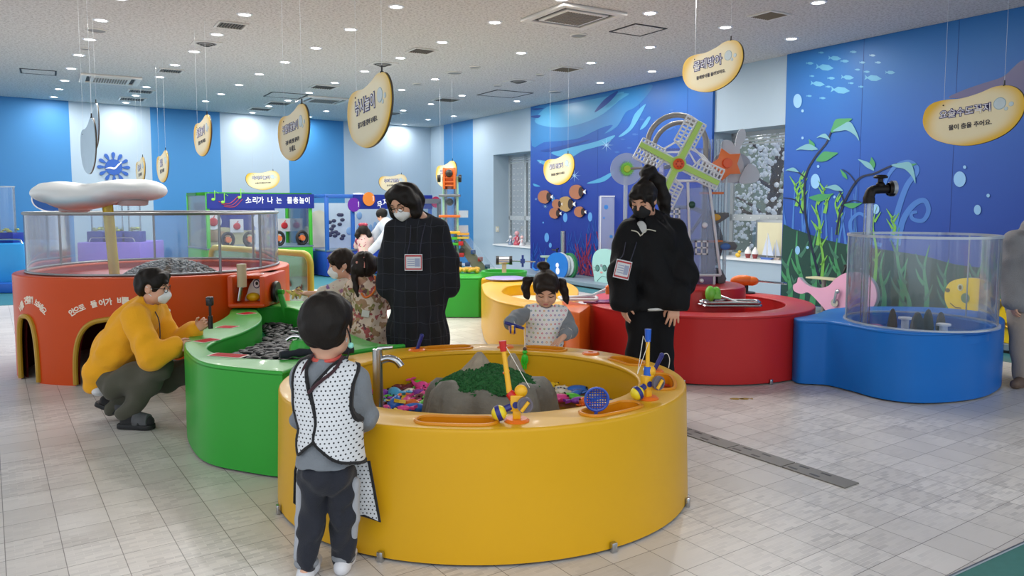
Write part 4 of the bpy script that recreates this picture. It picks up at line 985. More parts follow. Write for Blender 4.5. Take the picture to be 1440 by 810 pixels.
# ------------------------------------------------------------------ blue bean tub with clear cylinder
BH = .545
b_out = cr(ground([(1116, 446), (1125, 450), (1150, 451), (1168, 452), (1200, 457), (1240, 464), (1290, 468), (1345, 467), (1390, 462), (1412, 453), (1408, 445), (1380, 438), (1330, 433), (1270, 431), (1210, 431), (1168, 434), (1150, 440), (1130, 444)], BH), 6)
bl_ = thing('blue_tub', 'blue bean-shaped fiberglass base carrying the clear cylinder, right of the red tub', 'water play tub', (0, 0, 0))
cc = P(1292, 452, BH); CR_ = .555
mb = MB(); mb.filled([b_out, circle((cc.x, cc.y), CR_ - .05, 48)], BH - .0175, .035, .012); mb.wall(b_out, .012, BH - .018); mb.wall(circle((cc.x, cc.y), CR_ - .05, 48), BH - .1, BH - .02)
mb.add([(p.x, p.y, BH - .1) for p in circle((cc.x, cc.y), CR_ - .05, 48)], [tuple(range(48))]); mb.build('shell', F_BLU, bl_, smooth=40)
GZ = HC - (329 - 288) * cc.y / FP
ACR = clear('clear_acrylic', (.93, .96, .99), .05, (.75, .82, .9), .05); ACR_E = clear('acrylic_edge', (.8, .88, .92), .35, (.85, .9, .93), .15)
cy = thing('clear_cylinder', 'wide clear acrylic cylinder standing on the blue tub', 'acrylic cylinder', (cc.x, cc.y, BH))
MB().wall(circle((0, 0), CR_, 72), 0.002, GZ - BH).build('tube_wall', ACR, cy, smooth=60)
MB().lathe([(CR_ - .014, GZ - BH - .02), (CR_ - .014, GZ - BH), (CR_ + .008, GZ - BH), (CR_ + .008, GZ - BH - .02)], n=72).build('top_rim', ACR_E, cy)
MB().lathe([(CR_ - .01, 0.0), (CR_ - .01, .012), (CR_ + .016, .012), (CR_ + .018, 0)], n=72).build('base_rim', ACR_E, cy)
for k, a in enumerate((2.9, -.25, .4)):
 MB().tube([((CR_ + .004) * math.cos(a), (CR_ + .004) * math.sin(a), .004), ((CR_ + .004) * math.cos(a), (CR_ + .004) * math.sin(a), GZ - BH)], .006, 6).build('seam', ACR_E, cy)
# black stones and little lamps on the cylinder's floor
for k, (u, v, r, h) in enumerate(((1255, 452, .035, .11), (1290, 456, .05, .10), (1305, 455, .04, .12), (1323, 452, .035, .08))):
 p = P(u, v, BH); mb = MB(); mb.lathe([(r, -.1), (r * 1.1, -.03), (r * .8, h * .5), (r * .4, h * .9), (0, h)], n=9)
 o = mb.build('dark_rock', mat('dark_rock', '#2e3338', rough=.8, var=.3, vscale=20), loc=(p.x, p.y, BH + .0)); tag(o, ['slim dark stone at left', 'widest dark stone', 'tallest dark stone', 'small dark stone at right'][k] + ' on the floor of the clear cylinder', 'stone', 'dark stones in the clear cylinder')
for k, (u, v) in enumerate(((1273, 447), (1327, 456))):
 p = P(u, v, BH); t = thing('nozzle_lamp', ('white round nozzle behind the dark stones in the clear cylinder', 'white round nozzle at right among dark stones in the clear cylinder')[k], 'nozzle', (p.x, p.y, BH - .1), 0, 'nozzles in the clear cylinder')
 MB().lathe([(.03, 0), (.03, .085), (.055, .09), (.055, .105), (.02, .11), (0, .11)], n=18).build('body', white_p, t)
o = MB().box((0, 0, .02), (.14, .1, .045)).build('pink_block', plastic('pink_plastic', '#c04a90'), loc=(P(1228, 447, BH).x, P(1228, 447, BH).y, BH - .1), bevel=.01); tag(o, 'pink block on the floor of the clear cylinder at left', 'block')
# magic tap: black faucet held up by its own clear water tube
mt_ = P(1222, 441, BH); my = cc.y - .12
mx_ = (1222 - CXP) * my / FP * 1.0
tapx, tapz = D(1222, 285, my).x, D(1222, 285, my).z
tap = thing('magic_faucet', 'black faucet hovering on a clear water column above the clear cylinder', 'faucet', (tapx, my, BH - .08))
lz = lambda v: D(1222, v, my).z - (BH - .08); lx = lambda u: (u - 1222) * my / FP
BRZ = mat('bronze_black', '#24201e', rough=.45, metal=.6)
MB().tube(cr([(lx(1222), 0, lz(286)), (lx(1222), 0, lz(276)), (lx(1226), 0, lz(268)), (lx(1236), 0, lz(266)), (lx(1247), 0, lz(266))], 5, False), [.045] * 5 + [.04] * 5 + [.036] * 11, 18).build('spout', BRZ, tap)
MB().lathe([(.05, 0), (.058, .015), (.058, .04), (.03, .05)], (lx(1248), 0, lz(266)), 20, roty(PI / 2)).build('back_collar', BRZ, tap)
MB().lathe([(.062, 0), (.062, .03), (.03, .036)], (lx(1252), 0, lz(265)), 20, roty(PI / 2)).build('clear_flange', ACR_E, tap)
MB().lathe([(.03, 0), (.034, .02), (.02, .035), (.02, .06), (.05, .064), (.055, .075), (.04, .09), (0, .092)], (lx(1237), 0, lz(262)), 18).build('handle', BRZ, tap)
MB().tube([(0, 0, .02), (0, 0, lz(285))], .036, 18).build('water_column', ACR, tap); MB().tube([(0.002, 0, .02), (0.002, 0, lz(285))], .016, 12).build('inner_pipe', ACR_E, tap)
# ------------------------------------------------------------------ far green tub with the rolling-ball tower
fg = P(680, 447, 0); fgx = P(585, 447, 0)
GT2 = thing('ball_tower_tub', 'green fiberglass base under the rolling ball tower, far centre', 'water play tub', (0, 0, 0))
gl_, gr_ = P(570, 447, 0), P(673, 447, 0)
ou = [(gl_.x, gl_.y), (gr_.x, gr_.y), (gr_.x + .5, gr_.y + .5), (gr_.x + .45, gr_.y + 1.3), (gl_.x, gl_.y + 1.6)]
mb = MB(); mb.filled([[Vector(p) for p in ou]], .52, .04, .015); mb.wall(ou, 0.01, .52); mb.build('shell', F_GRN, GT2)
# ================================================================== orange cloud-shower island with walk-in arches
OC = Vector((-3.40, 7.38, 0)); OA, OB, OH = 1.17, 1.14, .90
ot = thing('cloud_island', 'large orange fiberglass island with arched crawl openings, at left', 'water play island', OC)
def oel(th, k=0): return Vector(((OA - k) * math.cos(th), (OB - k) * math.sin(th), 0))
# superellipse outline so that the body is fuller
def oel(th, k=0, e=.86):
 c, s = math.cos(th), math.sin(th); return Vector((math.copysign(abs(c) ** e, c) * (OA - k), math.copysign(abs(s) ** e, s) * (OB - k), 0))
def th_at(u, v, z):
 """angle on the island's wall seen at this pixel"""
 best, bt_ = 1e9, 0
 for i in range(3600):
  th = -PI - .9 + 2.2 * PI * 0 + i * (PI + 1.6) / 3600
  p = OC + oel(th) + Vector((0, 0, z)); q = p - EYE; w = q.dot(_F); uu = CXP + FP * q.x / w
  n_ = oel(th + .01) - oel(th - .01); nn_ = Vector((n_.y, -n_.x))
  if nn_.dot(Vector((q.x, q.y))) > 0: continue
  if abs(uu - u) < best: best, bt_ = abs(uu - u), th
 return bt_
arches = []
for ua, ub, zt in ((28, 53, .56), (105, 236, .565)):
 arches.append((th_at(ua, 480, .3), th_at(ub, 480, .3), zt))
n = 360; th0 = -PI - .9
def arch_z(th):
 z = 0.0
 for a, b_, zt in arches:
  for kk in (0, 2 * PI, -2 * PI):
   t = th + kk
   if a < t < b_:
    x = 2 * (t - a) / (b_ - a) - 1; x = abs(x)
    z = zt * (1 - x ** 3.2) ** (1 / 3.2)
 return z
def shell(k, m, name, par):
 vs, fs = [], []; rows_ = 10
 ths = sorted([2 * PI * i / n - PI for i in range(n)] + [t + d for a, b_, _ in arches for t in (a, b_) for d in (-.0008, .0008)] + [a + (b_ - a) * f for a, b_, _ in arches for f in (.003, .01, .02, .035, .05, .08, .92, .95, .965, .98, .99, .997)])
 for th in ths:
  p = oel(th, k); zb = arch_z(th)
  for j in range(rows_ + 1): vs.append((p.x, p.y, zb + (OH - .02 - zb) * j / rows_))
 m_ = len(ths)
 for i in range(m_):
  for j in range(rows_): fs.append((i * (rows_ + 1) + j, ((i + 1) % m_) * (rows_ + 1) + j, ((i + 1) % m_) * (rows_ + 1) + j + 1, i * (rows_ + 1) + j + 1))
 return MB().add(vs, fs).build(name, m, par, smooth=60)
shell(0, F_ORG, 'shell', ot)
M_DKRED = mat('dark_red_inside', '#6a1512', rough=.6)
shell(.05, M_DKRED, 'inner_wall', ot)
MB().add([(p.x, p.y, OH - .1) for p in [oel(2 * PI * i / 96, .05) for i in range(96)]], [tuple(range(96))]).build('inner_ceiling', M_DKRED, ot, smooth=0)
top_o = [oel(2 * PI * i / 96).xy for i in range(96)]; ins = [oel(2 * PI * i / 96, .17).xy for i in range(96)]
MB().filled([top_o, ins], OH - .02, .04, .014).build('rim', F_ORG, ot)
M_PINKB = mat('red_basin_floor', '#a8322c', rough=.35)
MB().add([(p[0], p[1], OH - .07) for p in ins], [tuple(range(96))]).wall(ins, OH - .07, OH - .02).build('basin', M_PINKB, ot)
GOLD = mat('gold_arch_trim', '#b28a1c', rough=.35)
for a, b_, zt in arches:
 path = []
 for i in range(61):
  x = -math.cos(PI * i / 60); th = a + (b_ - a) * (x + 1) / 2; z = zt * (1 - abs(x) ** 3.2) ** (1 / 3.2); p = oel(th, -.004); path.append((p.x, p.y, max(.012, z)))
 MB().tube([Vector(path[0]) * 1.0] + path[1:], .021, 8).build('arch_trim', GOLD, ot)
def arc_text(body, tha, thb, z0, bulge, size, par):
 mb = MB(); k = len(body)
 for i, ch in enumerate(body):
  if ch == ' ': continue
  f = (i + .5) / k; th = tha + (thb - tha) * f; z = z0 + bulge * (1 - abs(2 * f - 1) ** 2.0); p = oel(th, -.0015); q = oel(th + .005, -.0015) - oel(th - .005, -.0015)
  rz = math.atan2(q.y, q.x); slope = -bulge * 2 * (2 * f - 1) * 2 / (abs(thb - tha) * OA)
  mb.text(ch, size, M=rotz(rz), c=(p.x, p.y, z), t=.0008, bold=.002, rot=math.atan(slope) * .9)
 mb.build('lettering', mat('cream_lettering', '#efe3d2', rough=.5), par, smooth=0)
a, b_, zt = arches[1]; arc_text('안으로 들어가 비를 관찰해 보세요', a - .02, b_ + .02, .60, .11, .062, ot)
a, b_, zt = arches[0]; arc_text('비를 관찰해 보세요', a + .05, b_ + .10, .60, .10, .068, ot)
# spout box at the island's right end, with a duck face niche
nb = thing('spout_box', 'orange box with duck face niche overhanging the green tub', 'water play box', (-2.29, 6.85, 0))
w_ = .165; zt_ = OH - .01; zb_ = GH + .012
mb = MB(); mb.box((-w_ * .84, 0, (zt_ + zb_) / 2), (w_ * .32, .62, zt_ - zb_)); mb.box((w_ * .84, 0, (zt_ + zb_) / 2), (w_ * .32, .62, zt_ - zb_)); mb.box((0, .16, (zt_ + zb_) / 2), (w_ * 1.6, .30, zt_ - zb_)); mb.box((0, .06, zt_ - .02), (w_ * 1.9, .5, .04)); mb.box((0, -.02, zb_ + .02), (w_ * 1.9, .62, .04))
mb.build('casing', F_ORG, nb, bevel=.02)
duck = cr([(-.07, .0), (-.05, .10), (-.02, .20), (.05, .30), (.10, .31), (.09, .22), (.07, .12), (.06, .0)], 4)
MB().plate([(x - .01, -.08, zb_ + .03 + z * .8) for x, z in duck], (0, -.03, 0)).build('duck_face', white_p, nb, bevel=.006)
MB().plate([(.028 + .032 * math.cos(q), -.111, zb_ + .19 + .040 * math.sin(q)) for q in [2 * PI * k / 20 for k in range(20)]], (0, -.004, 0)).build('eye_ring', M_NAVYT, nb)
MB().plate([(.028 + .024 * math.cos(q), -.115, zb_ + .19 + .032 * math.sin(q)) for q in [2 * PI * k / 20 for k in range(20)]], (0, -.003, 0)).build('eye_white', M_WHT, nb)
MB().plate([(.032 + .012 * math.cos(q), -.118, zb_ + .195 + .016 * math.sin(q)) for q in [2 * PI * k / 16 for k in range(16)]], (0, -.003, 0)).build('pupil', black, nb)
MB().ell((.0, -.13, zb_ + .075), (.06, .05, .04)).build('beak', plastic('yellow_plastic', '#e8c416'), nb)
MB().tube([(-.05, -.26, zt_ - .10), (-.05, -.26, zt_ + .10)], .04, 16).build('pipe', mat('beige_pipe', '#c0b090', rough=.4), nb)
MB().tube([(-.08, -.26, zt_ - .22), (-.055, -.26, zt_ - .08)], .02, 12).build('nozzle', steel, nb)
# hand wheel and slanted green lever on its right side
MB().lathe([(.0, -.02), (.09, -.02), (.10, 0), (.09, .02), (0, .02)], (w_ + .03, -.1, zt_ - .16), 24, roty(PI / 2)).build('hand_wheel', black, nb)
MB().tube([(w_ + .04, -.1, zt_ - .16), (w_ + .10, -.12, zt_ - .16)], .022, 12).build('hub', F_GRN, nb)
MB().plate([(w_ + .05, -.13, zt_ - .18), (w_ + .09, -.13, zt_ - .16), (w_ + .19, -.13, zt_ - .50), (w_ + .13, -.13, zt_ - .50)], (0, .03, 0)).build('lever', F_GRN, nb, bevel=.005)
# glass enclosure
ge = thing('glass_enclosure', 'clear rounded enclosure with steel rails on top of the orange island', 'glass screen', OC)
GEH = .525
def gel(th): return oel(th, .10)
ACR2 = clear('enclosure_acrylic', (.90, .94, .98), .10, (.62, .70, .80), .05)
gp = [gel(2 * PI * i / 96) for i in range(96)]
MB().wall(gp, OH + .002, OH + GEH).build('glass_wall', ACR2, ge, smooth=60)
MB().tube([p + Vector((0, 0, OH + GEH)) for p in gp], .014, 8, closed=True).build('top_rail', alu, ge)
MB().tube([p + Vector((0, 0, OH + .012)) for p in gp], .012, 8, closed=True).build('bottom_rail', alu, ge)
for u in (47, 318, 362):
 th = th_at(u + 0, 350, OH + .2) if u > 60 else -PI - .12
 if u == 362: th = -.2
 p = gel(th); MB().tube([p + Vector((0, 0, OH)), p + Vector((0, 0, OH + GEH))], .012, 8).build('post', alu, ge)
for th in (1.05, 2.0):
 p = gel(th); MB().tube([p + Vector((0, 0, OH)), p + Vector((0, 0, OH + GEH))], .012, 8).build('post', alu, ge)
# inner lower glass box
xa, xb = D(203, 340, 8.0).x - OC.x, D(295, 340, 8.0).x - OC.x
# gravel heap inside
M_GRAV = mat('wet_gravel', '#3f4444', rough=.5, var=.4, vscale=40)
mb = MB(); rng = random.Random(9); gx, gy = D(238, 372, 7.3).x - OC.x, -.05
for k in range(700):
 a = rng.uniform(0, 2 * PI); r = math.sqrt(rng.random()); x, y = gx + .42 * r * math.cos(a), gy + .4 * r * math.sin(a)
 mb.ell((x, y, OH - .065 + .14 * (1 - r * r)), (rng.uniform(.012, .026), rng.uniform(.012, .022), rng.uniform(.008, .016)), nu=6, nv=4)
vs = [(gx + .43 * r * math.cos(2 * PI * i / 24), gy + .41 * r * math.sin(2 * PI * i / 24), OH - .068 + .14 * (1 - r * r)) for r in (0, .25, .5, .75, 1) for i in range(24)]
mb.add(vs, [(j * 24 + i, j * 24 + (i + 1) % 24, (j + 1) * 24 + (i + 1) % 24, (j + 1) * 24 + i) for j in range(4) for i in range(24)])
o = mb.build('gravel_heap', M_GRAV, loc=OC); tag(o, 'dark wet gravel heap inside the clear enclosure on the orange island', 'gravel', None, 'stuff')
# cloud on its yellow pole
ck = 7.25
def cw(u, v): q = D(u, v, ck); return q.x - OC.x, q.z
cx0, cz0 = cw(150, 282)
cd = thing('shower_cloud', 'white cloud-shaped shower head on a yellow pole above the orange island', 'cloud shower', (OC.x, ck, 0))
M_CLOUD = mat('cloud_white', '#d6dde0', rough=.5, var=.04)
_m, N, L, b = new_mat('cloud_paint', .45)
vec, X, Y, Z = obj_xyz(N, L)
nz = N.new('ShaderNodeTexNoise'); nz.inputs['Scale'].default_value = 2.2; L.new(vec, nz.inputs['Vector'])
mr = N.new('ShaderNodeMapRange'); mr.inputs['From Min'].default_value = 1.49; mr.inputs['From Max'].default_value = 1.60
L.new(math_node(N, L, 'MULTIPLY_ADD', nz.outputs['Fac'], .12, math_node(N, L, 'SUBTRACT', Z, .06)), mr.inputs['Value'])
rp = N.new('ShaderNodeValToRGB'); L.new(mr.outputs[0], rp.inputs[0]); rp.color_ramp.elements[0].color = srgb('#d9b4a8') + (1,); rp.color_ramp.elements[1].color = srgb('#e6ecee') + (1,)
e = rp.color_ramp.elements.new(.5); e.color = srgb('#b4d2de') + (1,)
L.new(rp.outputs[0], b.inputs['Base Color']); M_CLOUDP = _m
sc_c = ck / FP
c = Clay(.014)
def cp(u, v, y=0.0): a = cw(u, v); return (a[0], y, a[1])
c.ell(cp(95, 272), (.31, .30, .105), k=.06); c.ell(cp(78, 271, .05), (.19, .22, .09), k=.06); c.ell(cp(120, 281, -.1), (.26, .22, .10), k=.08)
c.ell(cp(180, 267), (.30, .28, .10), k=.10); c.ell(cp(205, 268, .05), (.16, .2, .085), k=.06); c.ell(cp(150, 274, -.05), (.25, .22, .07), k=.08)
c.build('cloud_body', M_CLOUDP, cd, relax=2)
M_YTUBE = clear('yellow_acrylic', (.95, .86, .25), .55, (.80, .66, .08), .04)
pt, pb_ = cp(151, 285), cp(161, 384)
MB().tube([pt, (pb_[0], pb_[1], OH - .06)], .047, 20).build('pole', M_YTUBE, cd)
MB().tube([pt, (pb_[0], pb_[1], OH - .06)], .016, 10).build('inner_pipe', GOLD, cd)
MB().lathe([(.09, 0), (.09, .05), (.05, .06)], (pt[0], pt[1], pt[2] - .02), 20).build('collar', F_ORG, cd)
sh = cp(187, 285); MB().lathe([(.10, -.03), (.13, -.02), (.135, .02), (.10, .04)], sh, 24).build('shower_plate', mat('pink_grey_plastic', '#b7a5a4', rough=.4), cd)
sh = cp(105, 294); MB().lathe([(.10, -.03), (.13, -.02), (.135, .02), (.10, .04)], sh, 24).build('shower_plate', mat('pink_grey_plastic', '#b7a5a4', rough=.4), cd)
# blue round board behind the cloud
bp_ = D(75, 280, 9.6)
bb = thing('round_board', 'blue round board peeking out behind the white cloud at left', 'sign', bp_, -.1)
pts = cr([(-.28, .02), (-.20, .17), (0, .20), (.3, .17), (.45, .0), (.35, -.12), (.0, -.16), (-.22, -.10)], 5)
MB().plate(xz(pts, .02), (0, -.03, 0)).build('board', mat('board_blue', '#1254a4', rough=.4), bb); MB().tube(xz(pts, -.012), .008, 6, closed=True).build('white_edge', white_p, bb)
MB().tube([(.1, .02, -.14), (.1, .02, -bp_.z + .01)], .025, 12).build('stand', alu, bb)
MB().text('구름', .07, c=(-.13, -.013, .02), t=.001, rot=-.1).build('lettering', M_WHT, bb, smooth=0)
# ================================================================== things in the middle and far distance
# yellow tube-framed clear screen behind the pebble tub
YT = mat('yellow_tube_frame', '#b3a431', rough=.4)
A_, B_ = D(436, 352, 8.3), D(297, 352, 9.7)
zt = .5 * (A_.z + B_.z); g = Vector((B_.x - A_.x, B_.y - A_.y, 0)); gl = g.length; gd = g.normalized()
sf = thing('splash_screen', 'clear screen with leaf spots in a yellow tube frame, behind the pebble tub', 'screen', (B_.x, B_.y, 0), math.atan2(-gd.y, -gd.x))
r_ = .12; pth = [(0, 0, .0), (0, 0, zt - r_)] + [(r_ - r_ * math.cos(a), 0, zt - r_ + r_ * math.sin(a)) for a in (.4, .8, 1.2)] + [(r_, 0, zt), (gl - r_, 0, zt)] + [(gl - r_ + r_ * math.sin(a), 0, zt - r_ + r_ * math.cos(a)) for a in (.4, .8, 1.2)] + [(gl, 0, zt - r_), (gl, 0, 0)]
MB().tube(pth, .036, 14).build('tube_frame', YT, sf)
SC = clear('green_tint_screen', (.86, .96, .90), .06, (.6, .8, .7), .03)
MB().box((gl / 2, 0, zt / 2 + .1), (gl - .06, .008, zt - .22)).build('clear_panel', SC, sf, smooth=0)
rng = random.Random(4); mb = MB()
for k in range(13):
 x, z = gl - rng.uniform(.12, 1.0), .58 + rng.uniform(-.14, .15) * (1 if k < 9 else .4); s = rng.uniform(.018, .05); a = rng.uniform(-1, 1)
 mb.plate([(x + (q[0] * math.cos(a) - q[1] * math.sin(a)) * s, -.006, z + (q[0] * math.sin(a) + q[1] * math.cos(a)) * s) for q in cr([(-.5, 0), (-.4, .6), (0, 1.2), (.4, .8), (.55, 0), (.3, -.8), (-.2, -1.1)], 3)], (0, -.002, 0))
mb.build('leaf_spots', mat('leaf_spot_brown', '#5e5348', rough=.6), sf, smooth=0)
# ---- booths along the back wall
NAVY = mat('booth_navy', '#1c2c86', rough=.4); B_GREEN = mat('booth_green', '#46b637', rough=.35); B_BLUE = mat('booth_blue', '#1f3fa0', rough=.35)
LIME = mat('lime_paint', '#8fe04a', rough=.35)
b_r = P(441, 389, 0)                                   # right front foot of the green-framed booth
def along(u, p0, d):
 """ground point on the line p0 + d t seen in column u"""
 k = (u - CXP) / FP; e_ = ray(u, 288); t = (e_.x * p0.y - e_.y * p0.x) / (e_.y * d.x - e_.x * d.y); return p0 + d * t
def zat(v, p): q = D(720, v, p.y); return q.z
b_l = along(290, b_r, bw_dir); W1 = (b_r - b_l).length; bm_ = (b_r + b_l) / 2
z_top, z_band, z_cnt = zat(273, bm_), zat(290, bm_), zat(349, bm_)
DP = 1.3
bo = thing('water_gun_booth', 'booth with bright green frame and navy header at the back wall', 'game booth', b_l, RZ_B)
MB().box((W1 / 2, DP / 2, z_cnt / 2 + .01), (W1, DP, z_cnt - .02)).build('base_cabinet', B_GREEN, bo, bevel=.01)
MB().box((W1 / 2, DP / 2, z_cnt + .015), (W1 + .02, DP + .02, .03)).build('counter', mat('counter_grey', '#66788a', rough=.3), bo)
fr = MB(); pw = .06
for x in (pw / 2, W1 - pw / 2):
 for y in (pw / 2, DP - pw / 2): fr.box((x, y, (z_cnt + z_top) / 2), (pw, pw, z_top - z_cnt))
for y in (pw / 2, DP - pw / 2): fr.box((W1 / 2, y, z_top), (W1, pw, pw))
for x in (pw / 2, W1 - pw / 2): fr.box((x, DP / 2, z_top), (pw, DP, pw))
fr.build('frame', B_GREEN, bo, bevel=.004)
MB().box((W1 / 2 + .02, -.02, (z_top + z_band) / 2 - .02), (W1 + .02, .03, z_top - z_band + .05)).build('header_panel', NAVY, bo)
hz_ = (z_top + z_band) / 2 - .01; tb = MB()
for k, (ch, x, r, s) in enumerate((('소', 176/270, .15, .9), ('리', 186/270, -.1, .9), ('가', 195/270, .1, .9), ('나', 216/270, 0, .9), ('는', 232/270, 0, .9))): pass
for ch, u, r in (('소', 348.5, .12), ('리', 358, -.08), ('가', 366, .06), ('나', 379, 0), ('는', 391.5, 0), ('물', 406.5, 0), ('총', 415, .06), ('놀', 423.5, -.05), ('이', 431.5, 0)):
 x = (along(u, b_r, bw_dir) - b_l).dot(bw_dir); tb.text(ch, .145, c=(x, -.037, hz_ - .0), t=.002, bold=.003, rot=r, sx=.9)
tb.build('header_lettering', M_WHT, bo, smooth=0)
mb = MB()
for k in range(3): mb.tube(cr([(.22 + .05 * k, -.04, hz_ - .02 - .045 * k), (.42 + .05 * k, -.04, hz_ - .06 - .03 * k), (.60 + .04 * k, -.04, hz_ + .09 - .03 * k)], 5, False), .008, 5)
mb.build('sound_waves', mat('wave_red', '#a0304a', rough=.4), bo)
mb = MB()
for x, z in ((.12, .02), (.30, -.03), (.62, .06)):
 mb.ell((x, -.045, hz_ + z), (.035, .01, .026)); mb.tube([(x + .03, -.045, hz_ + z), (x + .03, -.045, hz_ + z + .17), (x + .10, -.045, hz_ + z + .12)], .008, 5)
mb.build('music_notes', LIME, bo)
MB().box((W1 / 2 - .12, DP - .12, (z_cnt + z_band) / 2 + .04), (W1 - .45, .03, z_band - z_cnt + .06)).build('picture_wall', NAVY, bo)
hl = cr([(.15, z_cnt + .03), (.15, z_cnt + .34), (.7, z_cnt + .40), (1.2, z_cnt + .32), (1.7, z_cnt + .38), (W1 - .35, z_cnt + .36), (W1 - .35, z_cnt + .03)], 3)
MB().plate([(p[0], DP - .14, p[1]) for p in hl], (0, -.006, 0)).build('painted_dune', mat('dune_cream', '#c9c39a', rough=.6), bo, smooth=0)
gl_m = clear('booth_glass', (.92, .96, .98), .04, gloss=.03)
for x in (W1 - .012, .012): MB().box((x, DP / 2, (z_cnt + z_top) / 2), (.01, DP - .12, z_top - z_cnt)).build('side_glass', gl_m, bo, smooth=0)
RED_F = mat('fruit_red', '#c8343c', rough=.4); YEL_F = mat('fruit_yellow', '#d8c060', rough=.4)
def card(u, v, sz, rnd, fm, lab):
 x = (along(u, b_r + bw_n * -(DP - .2), bw_dir) - b_l).dot(bw_dir); z = zat(v, bm_ - bw_n * (DP - .2))
 pts = [(x + sz * math.cos(q), DP - .145, z + sz * math.sin(q)) for q in [2 * PI * k / 24 for k in range(24)]] if rnd else [(x + sz * i, DP - .145, z + sz * j) for i, j in ((-1, -1), (1, -1), (1, 1), (-1, 1))]
 cobj = MB().plate(pts, (0, -.02, 0)).build('fruit_card', white_p, bo, smooth=0)
 f = MB(); f.ell((x, DP - .175, z - .01), (sz * .55, .012, sz * .52), nu=14, nv=8); f.tube([(x, DP - .175, z + sz * .5), (x + .03, DP - .175, z + sz * .72)], .008, 5); f.build('fruit', fm, cobj)
card(300, 311, .17, True, RED_F, ''); card(333, 317.5, .14, False, RED_F, ''); card(367, 311.5, .17, True, YEL_F, ''); card(400, 317.5, .14, False, RED_F, '')
M_TYRE = mat('black_rubber', '#17181a', rough=.6); M_OHUB = mat('orange_hub', '#d8713a', rough=.4)
def gun(root_p, x, y, z, rz, label, grp):
 q = root_p + rotz(rz) @ Vector((x, y, z)); t = thing('water_gun', label, 'water gun', q, rz, grp)
 MB().tube([(.11 * math.cos(a), 0, .15 + .13 * math.sin(a)) for a in [2 * PI * k / 24 for k in range(24)]], .032, 8, closed=True).build('wheel', M_TYRE, t)
 MB().lathe([(0, -.05), (.055, -.05), (.065, 0), (.055, .05), (0, .05)], (0, 0, .15), 16, rotx(PI / 2)).build('hub', M_OHUB, t)
 mb = MB()
 for k in range(3): a = 2 * PI * k / 3 + .5; mb.tube([(0, 0, .15), (.1 * math.cos(a), 0, .15 + .12 * math.sin(a))], .018, 6)
 mb.build('spoke', M_TYRE, t); MB().tube([(0, .0, .15), (0, .25, .15)], .03, 8).box((0, .1, .06), (.08, .1, .12)).build('barrel', M_TYRE, t)
for u, w in ((427, 'rightmost'), (394, 'second from right'), (353, 'third from right'), (322, 'leftmost')):
 gun(b_l, (along(u, b_r, bw_dir) - b_l).dot(bw_dir), .12, z_cnt + .03, RZ_B, f'black water gun wheel with orange hub on the green booth, {w}', 'water guns of the green booth')
MB().ell((W1 * .22, DP - .16, z_cnt + .22), (.33, .02, .12)).build('painted_mushroom', mat('mushroom_tan', '#a58a66', rough=.6), bo)
# ---- second booth: blue frame, balloons, partly hidden by the woman in plaid
c_l = P(462, 384, 0); c_l = along(458, b_r + bw_n * .35, bw_dir); c_r = along(607, b_r + bw_n * .35, bw_dir); W2 = (c_r - c_l).length; cm = (c_l + c_r) / 2
zt2, zb2, zc2 = zat(276, cm), zat(292, cm), zat(351, cm)
b2 = thing('rainbow_booth', 'booth with blue frame and balloon discs behind the woman in plaid', 'game booth', c_l, RZ_B)
MB().box((W2 / 2, DP / 2, zc2 / 2 + .01), (W2, DP, zc2 - .02)).build('base_cabinet', B_BLUE, b2, bevel=.01)
fr = MB()
for x in (.03, W2 * .24, W2 - .03):
 for y in ((.03, DP - .03) if x != W2 * .24 else (.03,)): fr.box((x, y, (zc2 + zt2) / 2), (.07, .07, zt2 - zc2))
for y in (.03, DP - .03): fr.box((W2 / 2, y, zt2), (W2, .07, .07))
for x in (.03, W2 - .03): fr.box((x, DP / 2, zt2), (.07, DP, .07))
fr.build('frame', mat('booth_frame_blue', '#2c62b4', rough=.35), b2, bevel=.004)
MB().box((W2 * .62, -.02, (zt2 + zb2) / 2), (W2 * .76, .03, zt2 - zb2 + .06)).build('header_panel', NAVY, b2)
mb = MB()
for ch, u, v, r in (('무', 533, 288, .25), ('지', 541, 284.5, .2), ('개', 549, 282, .1), ('연', 565, 283, 0), ('못', 575, 285, -.1)):
 x = (along(u, c_l, bw_dir) - c_l).dot(bw_dir); mb.text(ch, .155, c=(x, -.04, zat(v, cm)), t=.002, bold=.003, rot=r, sx=.9)
mb.build('header_lettering', M_WHT, b2, smooth=0)
for u, v, r, h in ((496, 288, .14, '#6a2c9a'), (517, 280, .14, '#e08434'), (611, 284, .12, '#b03058')):
 x = (along(u, c_l, bw_dir) - c_l).dot(bw_dir); z = zat(v, cm)
 bo_ = MB().plate([(x + r * math.cos(q), -.045, z + r * 1.05 * math.sin(q)) for q in [2 * PI * k / 28 for k in range(28)]], (0, -.02, 0)).build('balloon_disc', mat('balloon_' + h[1:], h, rough=.3), b2, smooth=0)
 MB().plate([(x + r * (.62 + .12 * p_), -.066, z + r * q) for p_, q in ((0, .4), (1, .5), (1.2, .1), (1, -.3), (.3, -.35), (.7, .05))], (0, -.004, 0)).build('highlight_mark', M_WHT, bo_, smooth=0)
MB().box((W2 / 2, DP - .1, (zc2 + zb2) / 2 + .05), (W2 - .2, .03, zb2 - zc2 + .1)).build('picture_wall', mat('picture_wall_pale', '#b9cbd8', rough=.5), b2)
mb = MB()
for k in range(16):
 x, z = W2 * .24 + rng.uniform(.0, .34), zc2 + .15 + rng.uniform(0, .62); mb.ell((x, DP - .12, z), (.06, .01, .04), nu=8, nv=5)
mb.build('printed_animals', mat('print_dark', '#3a3e58', rough=.6), b2)
mb = MB()
